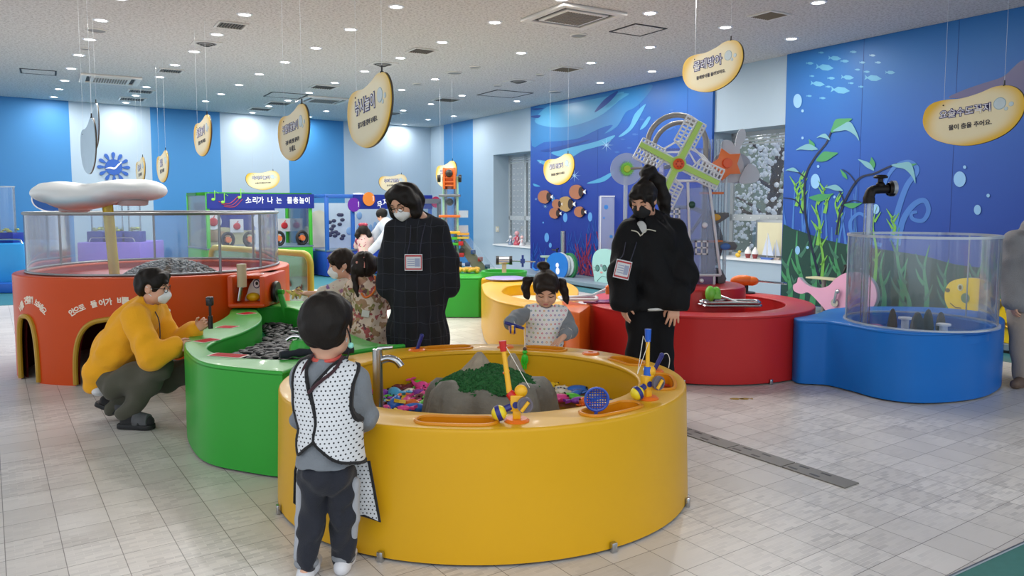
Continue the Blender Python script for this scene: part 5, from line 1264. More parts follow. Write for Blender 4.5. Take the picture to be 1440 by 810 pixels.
for k in range(7):
 mb.ell((W2 * .42 + rng.uniform(.0, .7), DP - .12, zc2 + .2 + rng.uniform(.1, .55)), (.09 * rng.uniform(.4, 1),) * 1 + (.01,) + (.09,), nu=12, nv=6)
mb.build('printed_planets', mat('print_blue', '#7fa6d0', rough=.5), b2)
MB().plate([(W2 * .02 + x, DP - .12, zc2 + .06 + z) for x, z in cr([(.1, 0), (.12, .3), (.08, .55), (.18, .74), (.4, .78), (.5, .6), (.46, .3), (.5, 0)], 4)], (0, -.01, 0)).build('printed_castle', mat('castle_cream', '#cfcdb8', rough=.6), b2, smooth=0)
MB().box((W2 / 2, -.02 + .3, zc2 + .02), (W2, .6, .03)).build('counter', mat('counter_grey', '#66788a', rough=.3), b2)
gun(c_l, (along(535, c_l, bw_dir) - c_l).dot(bw_dir), .05, zc2 + .035, RZ_B, 'black water gun wheel with orange hub on the blue booth, beside the white-shirted man', 'water guns of the blue booth')
MB().lathe([(.12, 0), (.12, .03), (0, .04)], (.85, .2, zt2 + .035), 18).build('roof_lamp', white_p, b2)
# ---- grey clear cabinet right behind the woman in plaid
g0 = D(600, 330, 12.5)
gc = thing('display_cabinet', 'grey-framed clear cabinet left of the rolling ball tower, behind the woman in plaid', 'cabinet', (g0.x - .15, 12.5, 0), RZ_B)
zc_ = HC - (283 - 288) * 12.5 / FP
fr = MB()
for x in (0, .42):
 for y in (0, .6): fr.box((x, y, zc_ / 2), (.05, .05, zc_ - .01))
for y in (0, .6): fr.box((.21, y, zc_), (.47, .05, .08)); fr.box((.21, y, .55), (.47, .05, .05))
fr.build('frame', alu, gc); MB().box((.21, 0, zc_ / 2 + .28), (.4, .008, zc_ - .6)).build('glass_front', gl_m, gc, smooth=0); MB().box((.21, .3, .28), (.45, .6, .52)).build('base', mat('grey_cabinet', '#8898a8', rough=.5), gc)
# ---- far left: pale blue and purple counters with clear tubes
LB = mat('pale_blue_counter', '#2f9ade', rough=.35); PUR = mat('purple_counter', '#7a62c0', rough=.35)
lc = P(10, 410, 0); zc3 = HC - (343 - 288) * lc.y / FP
t = thing('blue_counter', 'light blue counter at the far left edge below the clear tube', 'counter', (0, 0, 0))
pts = cr([(D(-60, 400, lc.y).x, lc.y), (D(10, 400, lc.y).x, lc.y), (D(40, 400, lc.y + .05).x, lc.y + .1), (D(60, 400, lc.y + .6).x, lc.y + .7), (D(60, 400, lc.y + 1).x, lc.y + 1.5), (D(-60, 400, lc.y).x, lc.y + 1.6)], 4)
MB().prism([(p[0], p[1]) for p in pts], .02, zc3).build('counter_body', LB, t, bevel=.01)
MB().box((D(0, 398, lc.y - .2).x - .3, lc.y - .16, .09), (1.2, .28, .16)).build('step', mat('step_blue', '#1f5fc0', rough=.4), t, bevel=.01)
def tube_stand(u, dep, z0, zt, r, label):
 q = D(u, 330, dep); t = thing('bubble_tube', label, 'clear tube', (q.x, dep, z0), 0, 'clear bubble tubes at the left wall')
 MB().box((0, 0, .09), (r * 2.7, r * 2.2, .18)).build('base_box', NAVY, t, bevel=.008)
 MB().wall(circle((0, 0), r, 24), .18, zt - z0).build('tube', ACR, t, smooth=60)
 MB().lathe([(r + .004, zt - z0 - .02), (r + .008, zt - z0), (r - .01, zt - z0)], n=24).build('rim', ACR_E, t)
 mb = MB(); r2 = random.Random(int(u))
 for k in range(14): mb.ell((r2.uniform(-r * .8, r * .8), r2.uniform(-r * .8, r * .8), .19 + r2.uniform(0, .05)), (.03, .025, .02), nu=7, nv=5)
 mb.build('beads', mat('bead_yellow_green', '#a5b05a', rough=.5), t)
tube_stand(11, lc.y + .5, zc3, HC + 26 * (lc.y + .5) / FP, .14, 'clear tube with beads on the light blue counter at far left')
pc = D(110, 342, 12.8); zc4 = HC - (341 - 288) * 12.8 / FP
t = thing('purple_counter', 'purple counter seen through the clear enclosure of the orange island', 'counter', (D(150, 340, 12.8).x, 12.8 + .5, 0))
w_ = D(196, 340, 12.8).x - D(107, 340, 12.8).x
MB().box((0, 0, zc4 / 2 + .01), (w_, .9, zc4 - .02)).build('counter_body', PUR, t, bevel=.02)
for u, lb in ((138, 'left'), (165, 'middle'), (190, 'right')):
 tube_stand(u, 13.1, zc4, HC + 10 * 13.1 / FP, .10, f'{lb} navy-based clear tube on the purple counter behind the cloud pole')
for u0, u1, nm in ((126, 190, 'on the purple counter behind the enclosure'), (-4, 31, 'on the light blue counter at far left')):
 dq = 13.0 if u0 > 0 else lc.y + .15; zz = zc4 if u0 > 0 else zc3; xa, xb = D(u0, 340, dq).x, D(u1, 340, dq).x
 o = MB().tube(cr([(xa, dq, zz), (xa + .03, dq, zz + .06), (xa + .12, dq, zz + .07), (xb - .12, dq, zz + .07), (xb - .03, dq, zz + .06), (xb, dq, zz)], 4, False), .016, 10).build('grab_rail', steel); tag(o, 'bent chrome grab rail ' + nm, 'rail', 'chrome grab rails')
# ---- rolling ball tower on the far green tub
td = 11.0
T0 = D(633, 388, td)
bt_ = thing('ball_tower', 'tall clear rolling ball tower with orange hopper on the far green tub', 'ball tower', (T0.x, td, .54))
zz = lambda v: D(633, v, td).z - .54; xx = lambda u: (u - 633) * td / FP
GRT = mat('mint_tube', '#9fcfb0', rough=.3); TOWO = plastic('tower_orange', '#e0702c')
for u, m_ in ((624.5, GRT), (644, GRT), (627.5, steel), (641, steel)):
 MB().tube([(xx(u), 0 if m_ is GRT else .1, 0), (xx(u), 0 if m_ is GRT else .1, zz(248))], .016, 10).build('upright', m_, bt_)
MB().tube([(0, .05, .02), (0, .05, zz(262))], .075, 20).build('clear_lift_tube', ACR, bt_)
mb = MB(); mb.box((-.075, 0, (zz(236) + zz(266)) / 2), (.03, .16, zz(236) - zz(266))); mb.box((.075, 0, (zz(236) + zz(266)) / 2), (.03, .16, zz(236) - zz(266))); mb.box((0, .07, (zz(236) + zz(266)) / 2), (.16, .02, zz(236) - zz(266)))
for v in (240, 250, 256, 261): mb.box((0, -.06, zz(v)), (.13, .012, .02))
mb.build('hopper', TOWO, bt_, bevel=.006)
for v, m_, nm in ((275, alu, 'collar_plate'), (304, TOWO, 'collar_plate'), (327, plastic('tower_yellow', '#e2b02c'), 'collar_plate'), (335, B_GREEN, 'collar_plate'), (356, alu, 'collar_plate'), (343, B_GREEN, 'collar_plate')):
 MB().box((0, .03, zz(v)), (.30, .22, .035)).build(nm, m_, bt_, bevel=.006)
for v, h in ((244, '#2a2320'), (284, '#39464e'), (349, '#39464e'), (371, '#c0202c')):
 o = MB().ell((T0.x + (0.02 if v > 360 else 0), td - .08 + (.1 if v > 250 else 0), zz(v) + .54), .055).build('ball', plastic('ball_' + h[1:], h)); tag(o, {244: 'dark ball in the orange hopper atop the tower', 284: 'grey ball high in the tower tube', 349: 'grey ball low in the tower tube', 371: 'red ball near the foot of the tower'}[v], 'ball', 'rolling balls')
for s in (-1, 1):
 for v in (251, 373): MB().lathe([(.0, -.02), (.055, -.02), (.055, .02), (0, .02)], (s * .15, 0, zz(v)), 16, roty(PI / 2)).build('pulley', black, bt_)
for v, u in ((301, 652), (322, 652)): MB().box((xx(u), .05, zz(v)), (.13, .12, .10)).build('clear_side_box', ACR_E, bt_)
for k, (u, v, h) in enumerate(((652, 329, '#e2a03c'), (652, 334, '#d2b24a'))): MB().box((xx(u), .0, zz(v)), (.16, .2, .03)).build('side_shelf', plastic('shelf_' + h[1:], h), bt_)
# slanted grey ramp with coloured cups
rp_ = thing('ball_ramp', 'slanted grey ramp with red and blue cups beside the ball tower', 'ball ramp', (T0.x, td, .54))
a, b_ = Vector((xx(648), .02, zz(330))), Vector((xx(693), -.05, zz(387)))
MB().plate([a, a + Vector((.0, 0, -.22)), b_ + Vector((-.22, 0, 0)), b_], (0, .03, 0)).build('ramp_board', mat('ramp_grey', '#8d8c80', rough=.4, metal=.3), rp_)
MB().plate([a + Vector((.06, -.1, .06)), a + Vector((.03, -.1, -.1)), b_ + Vector((.05, -.1, .0)), b_ + Vector((.12, -.1, .02))], (0, .008, 0)).build('clear_guard', ACR, rp_)
for u, v, h in ((649, 342, '#c0242c'), (650, 352, '#26282c'), (650, 358, '#b02c34'), (666, 354, '#2a4a8c'), (676, 364, '#b8303c'), (686, 374, '#2a4a8c'), (658, 371, '#2a4a7c')):
 MB().box((xx(u), -.06, zz(v)), (.07, .08, .06)).build('cup', plastic('cup_' + h[1:], h), rp_, bevel=.006)
gm = MB()
for k in range(26): gm.ell((xx(646 + k * 1.1), -.28 + .06 * math.sin(k * 2), .03 + .03 * abs(math.sin(k * 1.7))), (.035, .03, .03), nu=7, nv=5)
tag(gm.build('yellow_balls', plastic('loose_yellow', '#d8a83c'), loc=(T0.x, td, .54)), 'heap of small yellow balls at the foot of the ramp', 'balls', None, 'stuff')
mb = MB(); q = D(709, 382, 10.3)
wp = thing('crank_pump', 'steel post with black drum and blue crank over a green round basin', 'pump', (q.x, 10.3, .0))
z9 = lambda v: HC - (v - 290) * 10.3 / FP
MB().lathe([(.30, .5), (.31, z9(383)), (.27, z9(383)), (.26, .50), (0, .50)], n=32).build('basin', F_GRN, wp); MB().lathe([(.31, .01), (.31, .5)], n=32).build('basin_foot', F_GRN, wp)
MB().box((0, 0, (z9(366) + .5) / 2), (.06, .06, z9(366) - .5)).build('post', mat('beige_pipe', '#c0b090', rough=.4), wp)
MB().lathe([(0, -.10), (.055, -.10), (.055, .10), (0, .10)], (0, 0, z9(368)), 18, roty(PI / 2)).build('drum', steel, wp)
for s in (-1, 1): MB().lathe([(.0, -.02), (.06, -.02), (.06, .02), (0, .02)], (s * .09, 0, z9(368)), 18, roty(PI / 2)).build('band', black, wp)
MB().tube([(.1, 0, z9(369)), (.42, 0, z9(370))], .008, 8).build('axle', steel, wp); MB().box((.25, 0, z9(369)), (.03, .03, .16)).box((.25, 0, z9(369)), (.06, .05, .06)).build('crank', mat('crank_blue', '#1f3f8c', rough=.4), wp)
pd = P(712, 391, .56); o = MB().lathe([(.0, 0), (.26, 0), (.28, .015), (.2, .03), (0, .035)], n=28).build('lilac_disc', plastic('lilac_plastic', '#9a8fc8'), loc=(pd.x, pd.y + .06, .54)); tag(o, 'lilac flat disc lying on the yellow block by the pump', 'disc')
# items on the window sills
def sill_item(u, wn, label, cat, fn, off=-.14):
 z = (w1z0 if wn == 1 else w2z0) + .004; q = on_plane(u, 350, rw0 + rw_n * off, rw_n); t = thing(cat.replace(' ', '_'), label, cat, (q.x, q.y, z), RZ_R, 'ornaments on the window sills'); fn(t)
def figurine(t, h, c1, c2):
 mb = MB(); mb.lathe([(h * .22, 0), (h * .25, h * .08), (h * .14, h * .3), (h * .17, h * .5), (h * .06, h * .62)], n=16); mb.build('body', plastic('fig_' + c1[1:], c1), t)
 MB().ell((0, 0, h * .75), h * .16, nu=12, nv=8).build('head', plastic('fig_' + c2[1:], c2), t); MB().tube([(-h * .16, -.02, h * .5), (-h * .3, -.06, h * .3)], h * .05, 6).tube([(h * .16, -.02, h * .5), (h * .3, -.06, h * .34)], h * .05, 6).build('arm', plastic('fig_' + c2[1:], c2), t)
sill_item(727, 1, 'large red and pink figurine on the left window sill', 'figurine', lambda t: figurine(t, .36, '#b8485c', '#d8a0a8'))
sill_item(718, 1, 'white figurine left of the red one on the window sill', 'figurine', lambda t: figurine(t, .24, '#7a8ca8', '#e4e4e8'), -.06)
sill_item(734, 1, 'white figurine right of the red one on the window sill', 'figurine', lambda t: figurine(t, .26, '#d4d4da', '#e4b8b8'), -.04)
def sailboat(t, h, c1):
 MB().plate([(-h * .3, .02, .03), (h * .3, .02, .03), (h * .22, .02, 0), (-h * .22, .02, 0)], (0, -.05, 0)).build('hull', plastic('hull_' + c1[1:], c1), t)
 MB().tube([(0, 0, .03), (0, 0, h)], .004, 6).build('mast', white_p, t)
 MB().plate([(.012, .0, h * .98), (.012, 0, .06), (h * .3, 0, .06)], (0, -.004, 0)).plate([(-.012, .0, h * .85), (-.012, 0, .06), (-h * .24, 0, .06)], (0, -.004, 0)).build('sail', plastic('sail_' + c1[1:], '#c4d0e4'), t)
sill_item(1079, 2, 'blue model sailboat on the right window sill', 'model boat', lambda t: sailboat(t, .40, '#4668b0'))
sill_item(1091, 2, 'small pale model sailboat behind the blue one on the right window sill', 'model boat', lambda t: sailboat(t, .30, '#c8b8b0'), -.22)
def cupcake(t):
 MB().lathe([(.03, 0), (.045, .06), (.05, .07)], n=14).build('dish', plastic('dish_red', '#8c3c40'), t); MB().lathe([(.052, .07), (.05, .10), (.035, .13), (.012, .17), (0, .18)], n=14).build('cream', white_p, t)
for u, w in ((1052, 'left'), (1062, 'right')): sill_item(u, 2, f'small cupcake ornament on the right window sill, {w} one', 'ornament', cupcake)
sill_item(1038, 2, 'small yellow duck on the right window sill', 'toy duck', lambda t: (MB().ell((0, 0, .035), (.05, .035, .035)).build('body', plastic('duck_yellow', '#e0b838'), t), MB().ell((.03, 0, .085), .026).build('head', plastic('duck_yellow', '#e0b838'), t)))
# framed picture leaning in the window bay
q = RWRoot(rw(1068, 330).x, -.34)
cp_ = thing('cream_panel', 'cream framed panel standing in the right window bay behind the ornaments', 'picture frame', (q.x, q.y, w2z0 + .004), RZ_R)
MB().box((0, 0, .30), (.72, .03, .58)).build('frame', alu, cp_, bevel=.004); MB().box((0, -.017, .30), (.64, .006, .50)).build('sheet', mat('cream_sheet', '#d8d4b4', rough=.6), cp_)
# wall socket by the left window
q = on_plane(702, 320, rw0 + rw_n * .0, rw_n)
sk = thing('wall_switch', 'small cream switch plate on the reveal of the left window', 'switch', (RWRoot(w1a + .008, -.10).x, RWRoot(w1a + .008, -.10).y, w1z0 + .35), RZ_R + PI / 2)
MB().box((0, 0, 0), (.09, .016, .13)).build('plate', mat('cream_plate', '#d8d4c4', rough=.4), sk, bevel=.003); MB().box((0, -.01, 0), (.03, .012, .05)).build('rocker', white_p, sk)
# ================================================================== windmill on the red drum
WY = 7.25
wx = lambda u: (u - CXP) * WY / FP
wz = lambda v: D(720, v, WY).z
W0 = Vector((wx(985), WY, .735))
lx_ = lambda u: wx(u) - W0.x
lz_ = lambda v: wz(v) - W0.z
wm = thing('windmill', 'large clear windmill with white lattice sails and orange hub on the red drum', 'windmill', W0)
LAT = plastic('lattice_white', '#dfe1e6'); LGR = plastic('lattice_green', '#b4dc62'); HOR = plastic('hub_orange', '#ea5a20'); GRYP = mat('grey_pipe', '#8d8a86', rough=.35)
PANEL = clear('mill_panel', (.82, .86, .96), .22, (.50, .55, .74), .04)
# house front: white outline on a hazy clear panel
hs = [(940, 268), (1000, 252), (1003, 318 - 60), (1018, 388), (950 - 10, 388)]
house = [(936, 318), (958, 268), (975, 213), (1008, 213), (1010, 262), (1030, 388), (938, 388)]
house = [(lx_(u), lz_(v)) for u, v in ((938, 404), (941, 268), (1001, 262), (1013, 388), (1009, 388), (1009, 404))]
MB().plate(xz(house, .10), (0, .012, 0)).build('house_panel', PANEL, wm, smooth=0)
mb = MB()
def rod(mb, pts, r, y=.09, n=6): mb.tube([(lx_(u), y, lz_(v)) for u, v in pts], r, n)
rod(mb, [(940, 254), (1001, 254)], .014); rod(mb, [(969, 256), (975, 388)], .014); rod(mb, [(999, 256), (1018, 388)], .014); rod(mb, [(972, 388), (1018, 388)], .014); rod(mb, [(1009, 388), (1009, 405)], .012); rod(mb, [(940, 405), (1010, 405)], .012)
rod(mb, [(933, 209), (952, 198), (960, 197)], .010); rod(mb, [(975, 209), (1008, 245)], .010, y=.02); rod(mb, [(972, 208), (990, 218), (1000, 230), (1007, 248)], .010, .09); rod(mb, [(935, 213), (970, 213), (980, 230)], .010)
mb.build('house_outline', LAT, wm)
def lattice_window(u, v, w, h):
 mb = MB(); x, z = lx_(u), lz_(v); w, h = w * WY / FP, h * WY / FP
 for i in range(3): mb.box((x + (i - 1) * w / 2, .085, z), (.014, .014, h + .014)); mb.box((x, .085, z + (i - 1) * h / 2), (w + .014, .014, .014))
 mb.build('window_lattice', LAT, wm)
lattice_window(950, 301, 15, 14); lattice_window(990, 349, 16, 18)
# four sails
hubp = (951, 231)
def sail(u1, v1, along_w, nm):
 """sail from the hub to tip (u1,v1): green spar, white lattice"""
 h0 = Vector((lx_(hubp[0]), lz_(hubp[1]))); tip = Vector((lx_(u1), lz_(v1))); d = (tip - h0); ln = d.length; d.normalize(); nn = Vector((-d.y, d.x))
 at = lambda a, c: (h0 + d * (a * ln) + nn * c)
 sp = MB(); q = [at(.0, .028), at(1.0, .022), at(1.0, -.022), at(0, -.028)]; sp.plate(xz([tuple(p) for p in q], -.02), (0, -.014, 0)); sp.build('spar', LGR, wm, smooth=0)
 mb = MB(); s0, s1 = .36, 1.0; c0, c1 = -.065, .135; cols = [c0, c0 + .048, .045, .09, c1] ;
 pts = lambda a, c: (at(a, c).x, -.012, at(a, c).y)
 for c in (c0, .03, .083, c1): mb.tube([pts(s0 + (.05 if c in (c0, c1) else 0), c), pts(s1, c)], .0085, 5)
 for i in range(8): a = s0 + .05 + (s1 - s0 - .05) * i / 7; mb.tube([pts(a, c0), pts(a, c1)], .0085, 5)
 mb.tube([pts(s0 + .05, c1), pts(s0 - .04, .03)], .0085, 5)
 mb.build('sail_lattice', LAT, wm)
 bp_ = MB(); q = [at(.02, .04), at(.36, .045), at(1, .04), at(1, -.04), at(.36, -.045), at(.02, -.04)]; bp_.plate(xz([tuple(p) for p in q], -.002), (0, -.008, 0)); bp_.build('spar_backing', LAT, wm, smooth=0)
sail(981, 172, 1, ''); sail(898, 203, 1, ''); sail(1008, 258, 1, ''); sail(926, 285, 1, '')
hx, hz = lx_(951), lz_(231)
MB().lathe([(0, -.0), (.052, 0), (.052, .035), (.03, .045), (0, .045)], (hx, -.03, hz), 22, rotx(PI / 2)).build('hub', HOR, wm)
MB().lathe([(0, 0), (.075, 0), (.075, .016), (0, .016)], (hx, -.026, hz), 22, rotx(PI / 2)).build('hub_ring', LGR, wm)
MB().tube([(hx, .0, hz), (hx, .55, hz)], .025, 12).build('axle', GRYP, wm)
mb = MB()
for k in range(6): mb.ell((hx + .028 * math.cos(k * PI / 3), -.078, hz + .028 * math.sin(k * PI / 3)), (.009, .006, .009), nu=6, nv=4)
mb.build('hub_bolts', mat('hub_red', '#c03018', rough=.4), wm)
# two grey pipe arches
def arch(u0, u1, vt, vb0, vb1, y, r):
 a, b_ = lx_(u0), lx_(u1); c = (a + b_) / 2; ra = (b_ - a) / 2; zt_ = lz_(vt); z1 = zt_ - ra
 p = [(a, y, lz_(vb0)), (a, y, z1)] + [(c - ra * math.cos(t), y, z1 + ra * math.sin(t)) for t in [PI * k / 20 for k in range(1, 20)]] + [(b_, y, z1), (b_, y, lz_(vb1))]
 MB().tube(p, r, 14).build('pipe_arch', GRYP, wm)
arch(915, 999, 157.5, 402, 402, .24, .026); arch(931, 1014, 164, 402, 402, .52, .024)
# hazy back box and water wheel inside
MB().box((lx_(972), .38, (lz_(206) + lz_(404)) / 2), (lx_(1003) - lx_(940), .30, lz_(206) - lz_(404))).build('clear_box', clear('mill_box', (.80, .84, .95), .16, (.42, .46, .68), .03), wm, smooth=0)
mb = MB(); cxw, czw, rw_ = lx_(975), lz_(345), .36
for q, r in ((.34, .018), (.46, .018)): mb.tube([(cxw + rw_ * math.cos(a), q, czw + rw_ * math.sin(a)) for a in [2 * PI * k / 40 for k in range(40)]], r, 8, closed=True)
for k in range(8):
 a = 2 * PI * k / 8 + .2; mb.tube([(cxw, .40, czw), (cxw + rw_ * math.cos(a), .40, czw + rw_ * math.sin(a))], .018, 6); mb.box((cxw + rw_ * .93 * math.cos(a), .40, czw + rw_ * .93 * math.sin(a)), (.10, .12, .012), M=roty(-a))
mb.build('water_wheel', mat('wheel_grey', '#74737a', rough=.5), wm)
for u, v, h, r in ((975, 288, '#1f4a3a', .035), (994, 317, '#e8e8ee', .028), (991, 396, '#e8e8ee', .022)): MB().ell((lx_(u), .085, lz_(v)), (r, .02, r)).build('ball_stud', plastic('stud_' + h[1:], h), wm)
MB().box((lx_(990), .2, lz_(395)), (.30, .2, .10)).build('pink_block', plastic('mill_pink', '#b890b4'), wm, bevel=.01)
# right side: clear upright tubes, orange collars, grey chutes
for u in (1004, 1009, 1019, 1023): MB().tube([(lx_(u), .30, lz_(404)), (lx_(u), .30, lz_(192))], .020, 12).build('clear_tube', ACR, wm)
MB().box((lx_(1013), .33, (lz_(330) + lz_(404)) / 2), (.07, .06, lz_(262) - lz_(404))).build('grey_mast', mat('mast_grey', '#6a6c70', rough=.5), wm)
for v in (271, 341): MB().box((lx_(1010), .28, lz_(v)), (.20, .16, .022)).build('orange_collar', TOWO, wm)
CH = mat('chute_grey', '#5f6062', rough=.45)
for pts, sp_, h in (([(1000, 318), (1012, 300), (1031, 299), (1032, 305), (1012, 318)], (1012, 306), '#d8a030'), ([(1013, 353), (1016, 342), (1040, 341), (1045, 347), (1042, 353)], (1027, 348), '#3a6ab0'), ([(1016, 382), (1022, 380), (1030, 394), (1028, 400), (1018, 402)], None, '')):
 ch = MB().plate([(lx_(u), .16, lz_(v)) for u, v in pts], (0, .22, 0)).build('chute', CH, wm, bevel=.006)
 if sp_: MB().ell((lx_(sp_[0]), .155, lz_(sp_[1])), (.05, .008, .032)).build('painted_spot', plastic('spot_' + h[1:], h), ch)
# left disc with green gear
gdc = thing('gear_disc', 'hazy white disc with bright green toothed gear left of the windmill', 'gear', (wx(884), WY + .2, .01))
HZD = clear('hazy_disc', (.9, .93, 1.0), .45, (.62, .68, .84), .04)
z0 = wz(238)
MB().lathe([(0, 0), (.155, 0), (.155, .02), (0, .02)], (0, 0, z0), 40, rotx(PI / 2)).build('disc', HZD, gdc)
mb = MB(); gp_ = []
for k in range(40): r = .075 if k % 2 else .052; a = 2 * PI * k / 40; gp_.append((r * math.cos(a), -.03, z0 + r * math.sin(a)))
mb.plate(gp_, (0, -.02, 0)).build('gear', plastic('gear_green', '#7cd03c'), gdc)
MB().lathe([(0, 0), (.035, 0), (.03, .025), (0, .025)], (0, -.05, z0), 18, rotx(PI / 2)).build('knob', plastic('knob_lime', '#b8d830'), gdc)
MB().tube([(0, .03, .0), (0, .03, z0)], .02, 10).build('stand', ACR_E, gdc); MB().tube([(0, -.06, z0), (.14, -.07, z0 + .01)], .012, 8).build('crank', GRYP, gdc)
# tall dotted clear panel left of the black-jacketed woman
PD = 14.3; q = D(852, 310, PD)
dp = thing('dotted_panel', 'hazy upright panel with blue dots behind the woman in black jacket', 'panel', (q.x, PD, .0), .1)
zt_, zb_ = D(852, 276, PD).z, .6
MB().box((.16, 0, (zt_ + .11) / 2), (.60, .012, zt_ - .11)).build('sheet', clear('dot_panel', (.86, .9, .98), .42, (.56, .62, .82), .03), dp, smooth=0)
MB().box((-.105, 0, zt_ / 2 + .055), (.022, .03, zt_ - .11)).box((.16, 0, zt_), (.55, .03, .022)).build('edge', LAT, dp)
mb = MB()
for x, z, r in ((.0, zt_ - .2, .042), (.2, zt_ - .1, .018), (-.04, zt_ - .4, .018), (.1, zt_ - .75, .03)): mb.lathe([(0, 0), (r, 0), (r, .004), (0, .004)], (x, -.007, z), 16, rotx(PI / 2))
mb.build('printed_dots', plastic('dot_blue', '#3f86d0'), dp, smooth=0)
# right: orange star knob on disc, with rabbit-shaped plate
st = thing('star_knob_disc', 'orange five-pointed star knob on a hazy disc with grey rabbit-shaped plate', 'toy', (wx(1032), WY + .25, .01))
z0 = wz(231)
mb = MB(); sp = []
for k in range(10): r = .165 if k % 2 == 0 else .10; a = PI / 2 + 2 * PI * k / 10 + .35; sp.append((r * math.cos(a) - .03, -.05, z0 + r * math.sin(a)))
mb.plate(sp, (0, -.02, 0)).build('star', plastic('star_orange', '#f07a3c'), st, bevel=.004)
MB().lathe([(0, 0), (.05, 0), (.045, .03), (0, .03)], (-.03, -.07, z0 + .01), 20, rotx(PI / 2)).build('knob', HOR, st)
MB().lathe([(0, 0), (.15, 0), (.15, .02), (0, .02)], (.10, .09, z0 - .03), 40, rotx(PI / 2)).build('disc', mat('disc_grey', '#9aa0ae', rough=.4), st)
PLG = clear('plate_pale_grey', (.9, .93, .97), .72, (.66, .69, .74), .04)
mb = MB(); mb.plate(xz(cr([(-.15, z0 - .15), (.13, z0 - .16), (.17, z0 - .02), (.13, z0 + .12), (.135, z0 + .18), (.18, z0 + .26), (.17, z0 + .34), (.12, z0 + .34), (.09, z0 + .27), (.075, z0 + .18), (.04, z0 + .23), (-.03, z0 + .24), (-.06, z0 + .19), (-.05, z0 + .12), (-.12, z0 + .06)], 4), .05), (0, .016, 0)); mb.build('rabbit_plate', PLG, st)
mb = MB(); mb.plate(xz(cr([(.12, z0 - .17), (.28, z0 - .17), (.32, z0 - .1), (.28, z0 - .02), (.2, z0 - .0)], 4), .03), (0, .016, 0)); mb.build('paw_plate', PLG, st)
MB().tube([(.0, .06, .0), (.0, .06, z0)], .018, 10).build('stand', ACR_E, st)
# ================================================================== fittings on the red tub
def water_gun(u, v, z, hc, rz, label, loop_dir, loop_w=.36, loop_l=.13):
 p = P(u, v, z); t = thing('spray_gun', label, 'water gun', p, rz, 'spray guns on the red tub')
 MB().lathe([(.055, 0), (.055, .012), (.025, .02), (.025, .075), (0, .08)], n=18).build('pivot', black, t)
 MB().ell((0, 0, .115), (.10, .042, .045)).box((-.02, 0, .10), (.10, .05, .05)).build('body', hc, t)
 mb = MB(); d = loop_dir
 return t, d
gm_ = plastic('gun_green', '#7ed04a'); gmo = plastic('gun_orange', '#ea7426')
p = P(1003, 432, RH)
t = thing('spray_gun', 'light green spray gun with double chrome loop handle at the front of the red tub', 'water gun', p, 0, 'spray guns on the red tub')
MB().lathe([(.05, 0), (.05, .012), (.022, .02), (.022, .07), (0, .075)], n=18).build('pivot', black, t)
mb = MB(); mb.ell((-.03, 0, .12), (.045, .05, .075)); mb.ell((.03, .02, .125), (.04, .045, .06)); mb.box((.0, 0, .10), (.12, .06, .04)); mb.build('body', gm_, t)
def loop(cx, cy, z, w, d): return cr([(cx - w, cy, z), (cx - w * .9, cy - d, z), (cx - w * .3, cy - d, z), (cx + w * .3, cy - d, z), (cx + w * .9, cy - d, z), (cx + w, cy, z), (cx + w * .9, cy + d, z), (cx - w * .9, cy + d, z)], 5)
mb = MB(); mb.tube(loop(.13, -.10, .035, .25, .09), .013, 8, closed=True); mb.tube(loop(.13, -.10, .062, .24, .085), .013, 8, closed=True); mb.tube([(.03, 0, .11), (.20, -.06, .05)], .014, 8); mb.build('loop_handle', steel, t)
p = P(1048, 412, RH); p.z = RH
t = thing('spray_gun', 'orange spray gun on black pivot pointing right at the back of the red tub', 'water gun', p, 0, 'spray guns on the red tub')
MB().lathe([(.10, 0), (.10, .012), (.03, .02), (.03, .09), (0, .095)], n=18).build('pivot', black, t)
mb = MB(); mb.ell((-.03, 0, .13), (.13, .05, .06)); mb.ell((.06, 0, .125), (.08, .045, .05)); mb.build('body', gmo, t)
mb = MB(); mb.tube([(.10, -.01, .13), (.38, -.03, .105)], .012, 8); mb.tube([(.10, .03, .125), (.40, .01, .10)], .012, 8); mb.tube([(.38, -.03, .105), (.42, -.01, .10), (.40, .01, .10)], .012, 8); mb.build('barrel', steel, t)
p = P(862, 420, RH + .02)
t = thing('spray_gun', 'orange spray gun with white loop handle on the red tub beside the small girl', 'water gun', (p.x, p.y, RH), 0, 'spray guns on the red tub')
MB().lathe([(.05, 0), (.05, .012), (.025, .02), (.025, .07), (0, .08)], n=18).build('pivot', black, t)
MB().ell((.02, 0, .12), (.10, .045, .05)).box((-.03, 0, .10), (.08, .06, .07)).build('body', gmo, t)
mb = MB(); mb.tube(loop(-.34, -.10, .035, .17, .10), .015, 8, closed=True); mb.tube([(-.05, 0, .12), (-.2, -.05, .06), (-.45, -.1, .04)], .014, 8); mb.build('loop_handle', white_p, t)
t = P(850, 424, RH - .04)
o = MB().box((0, 0, .006), (.36, .18, .012)).build('purple_plate', plastic('plum_plastic', '#8a3c70'), loc=(p.x - .12, p.y - .12, RH + .002), bevel=.003); tag(o, 'plum-purple flat plate on the red rim under the white loop handle', 'plate')
o = MB().lathe([(.045, 0), (.05, .08), (.04, .09), (0, .09)], n=18).build('red_cap', plastic('cap_red', '#c02018'), loc=(p.x + .06, p.y - .16, RH)); tag(o, 'small red cap on the rim left of the woman in black jacket', 'cap')
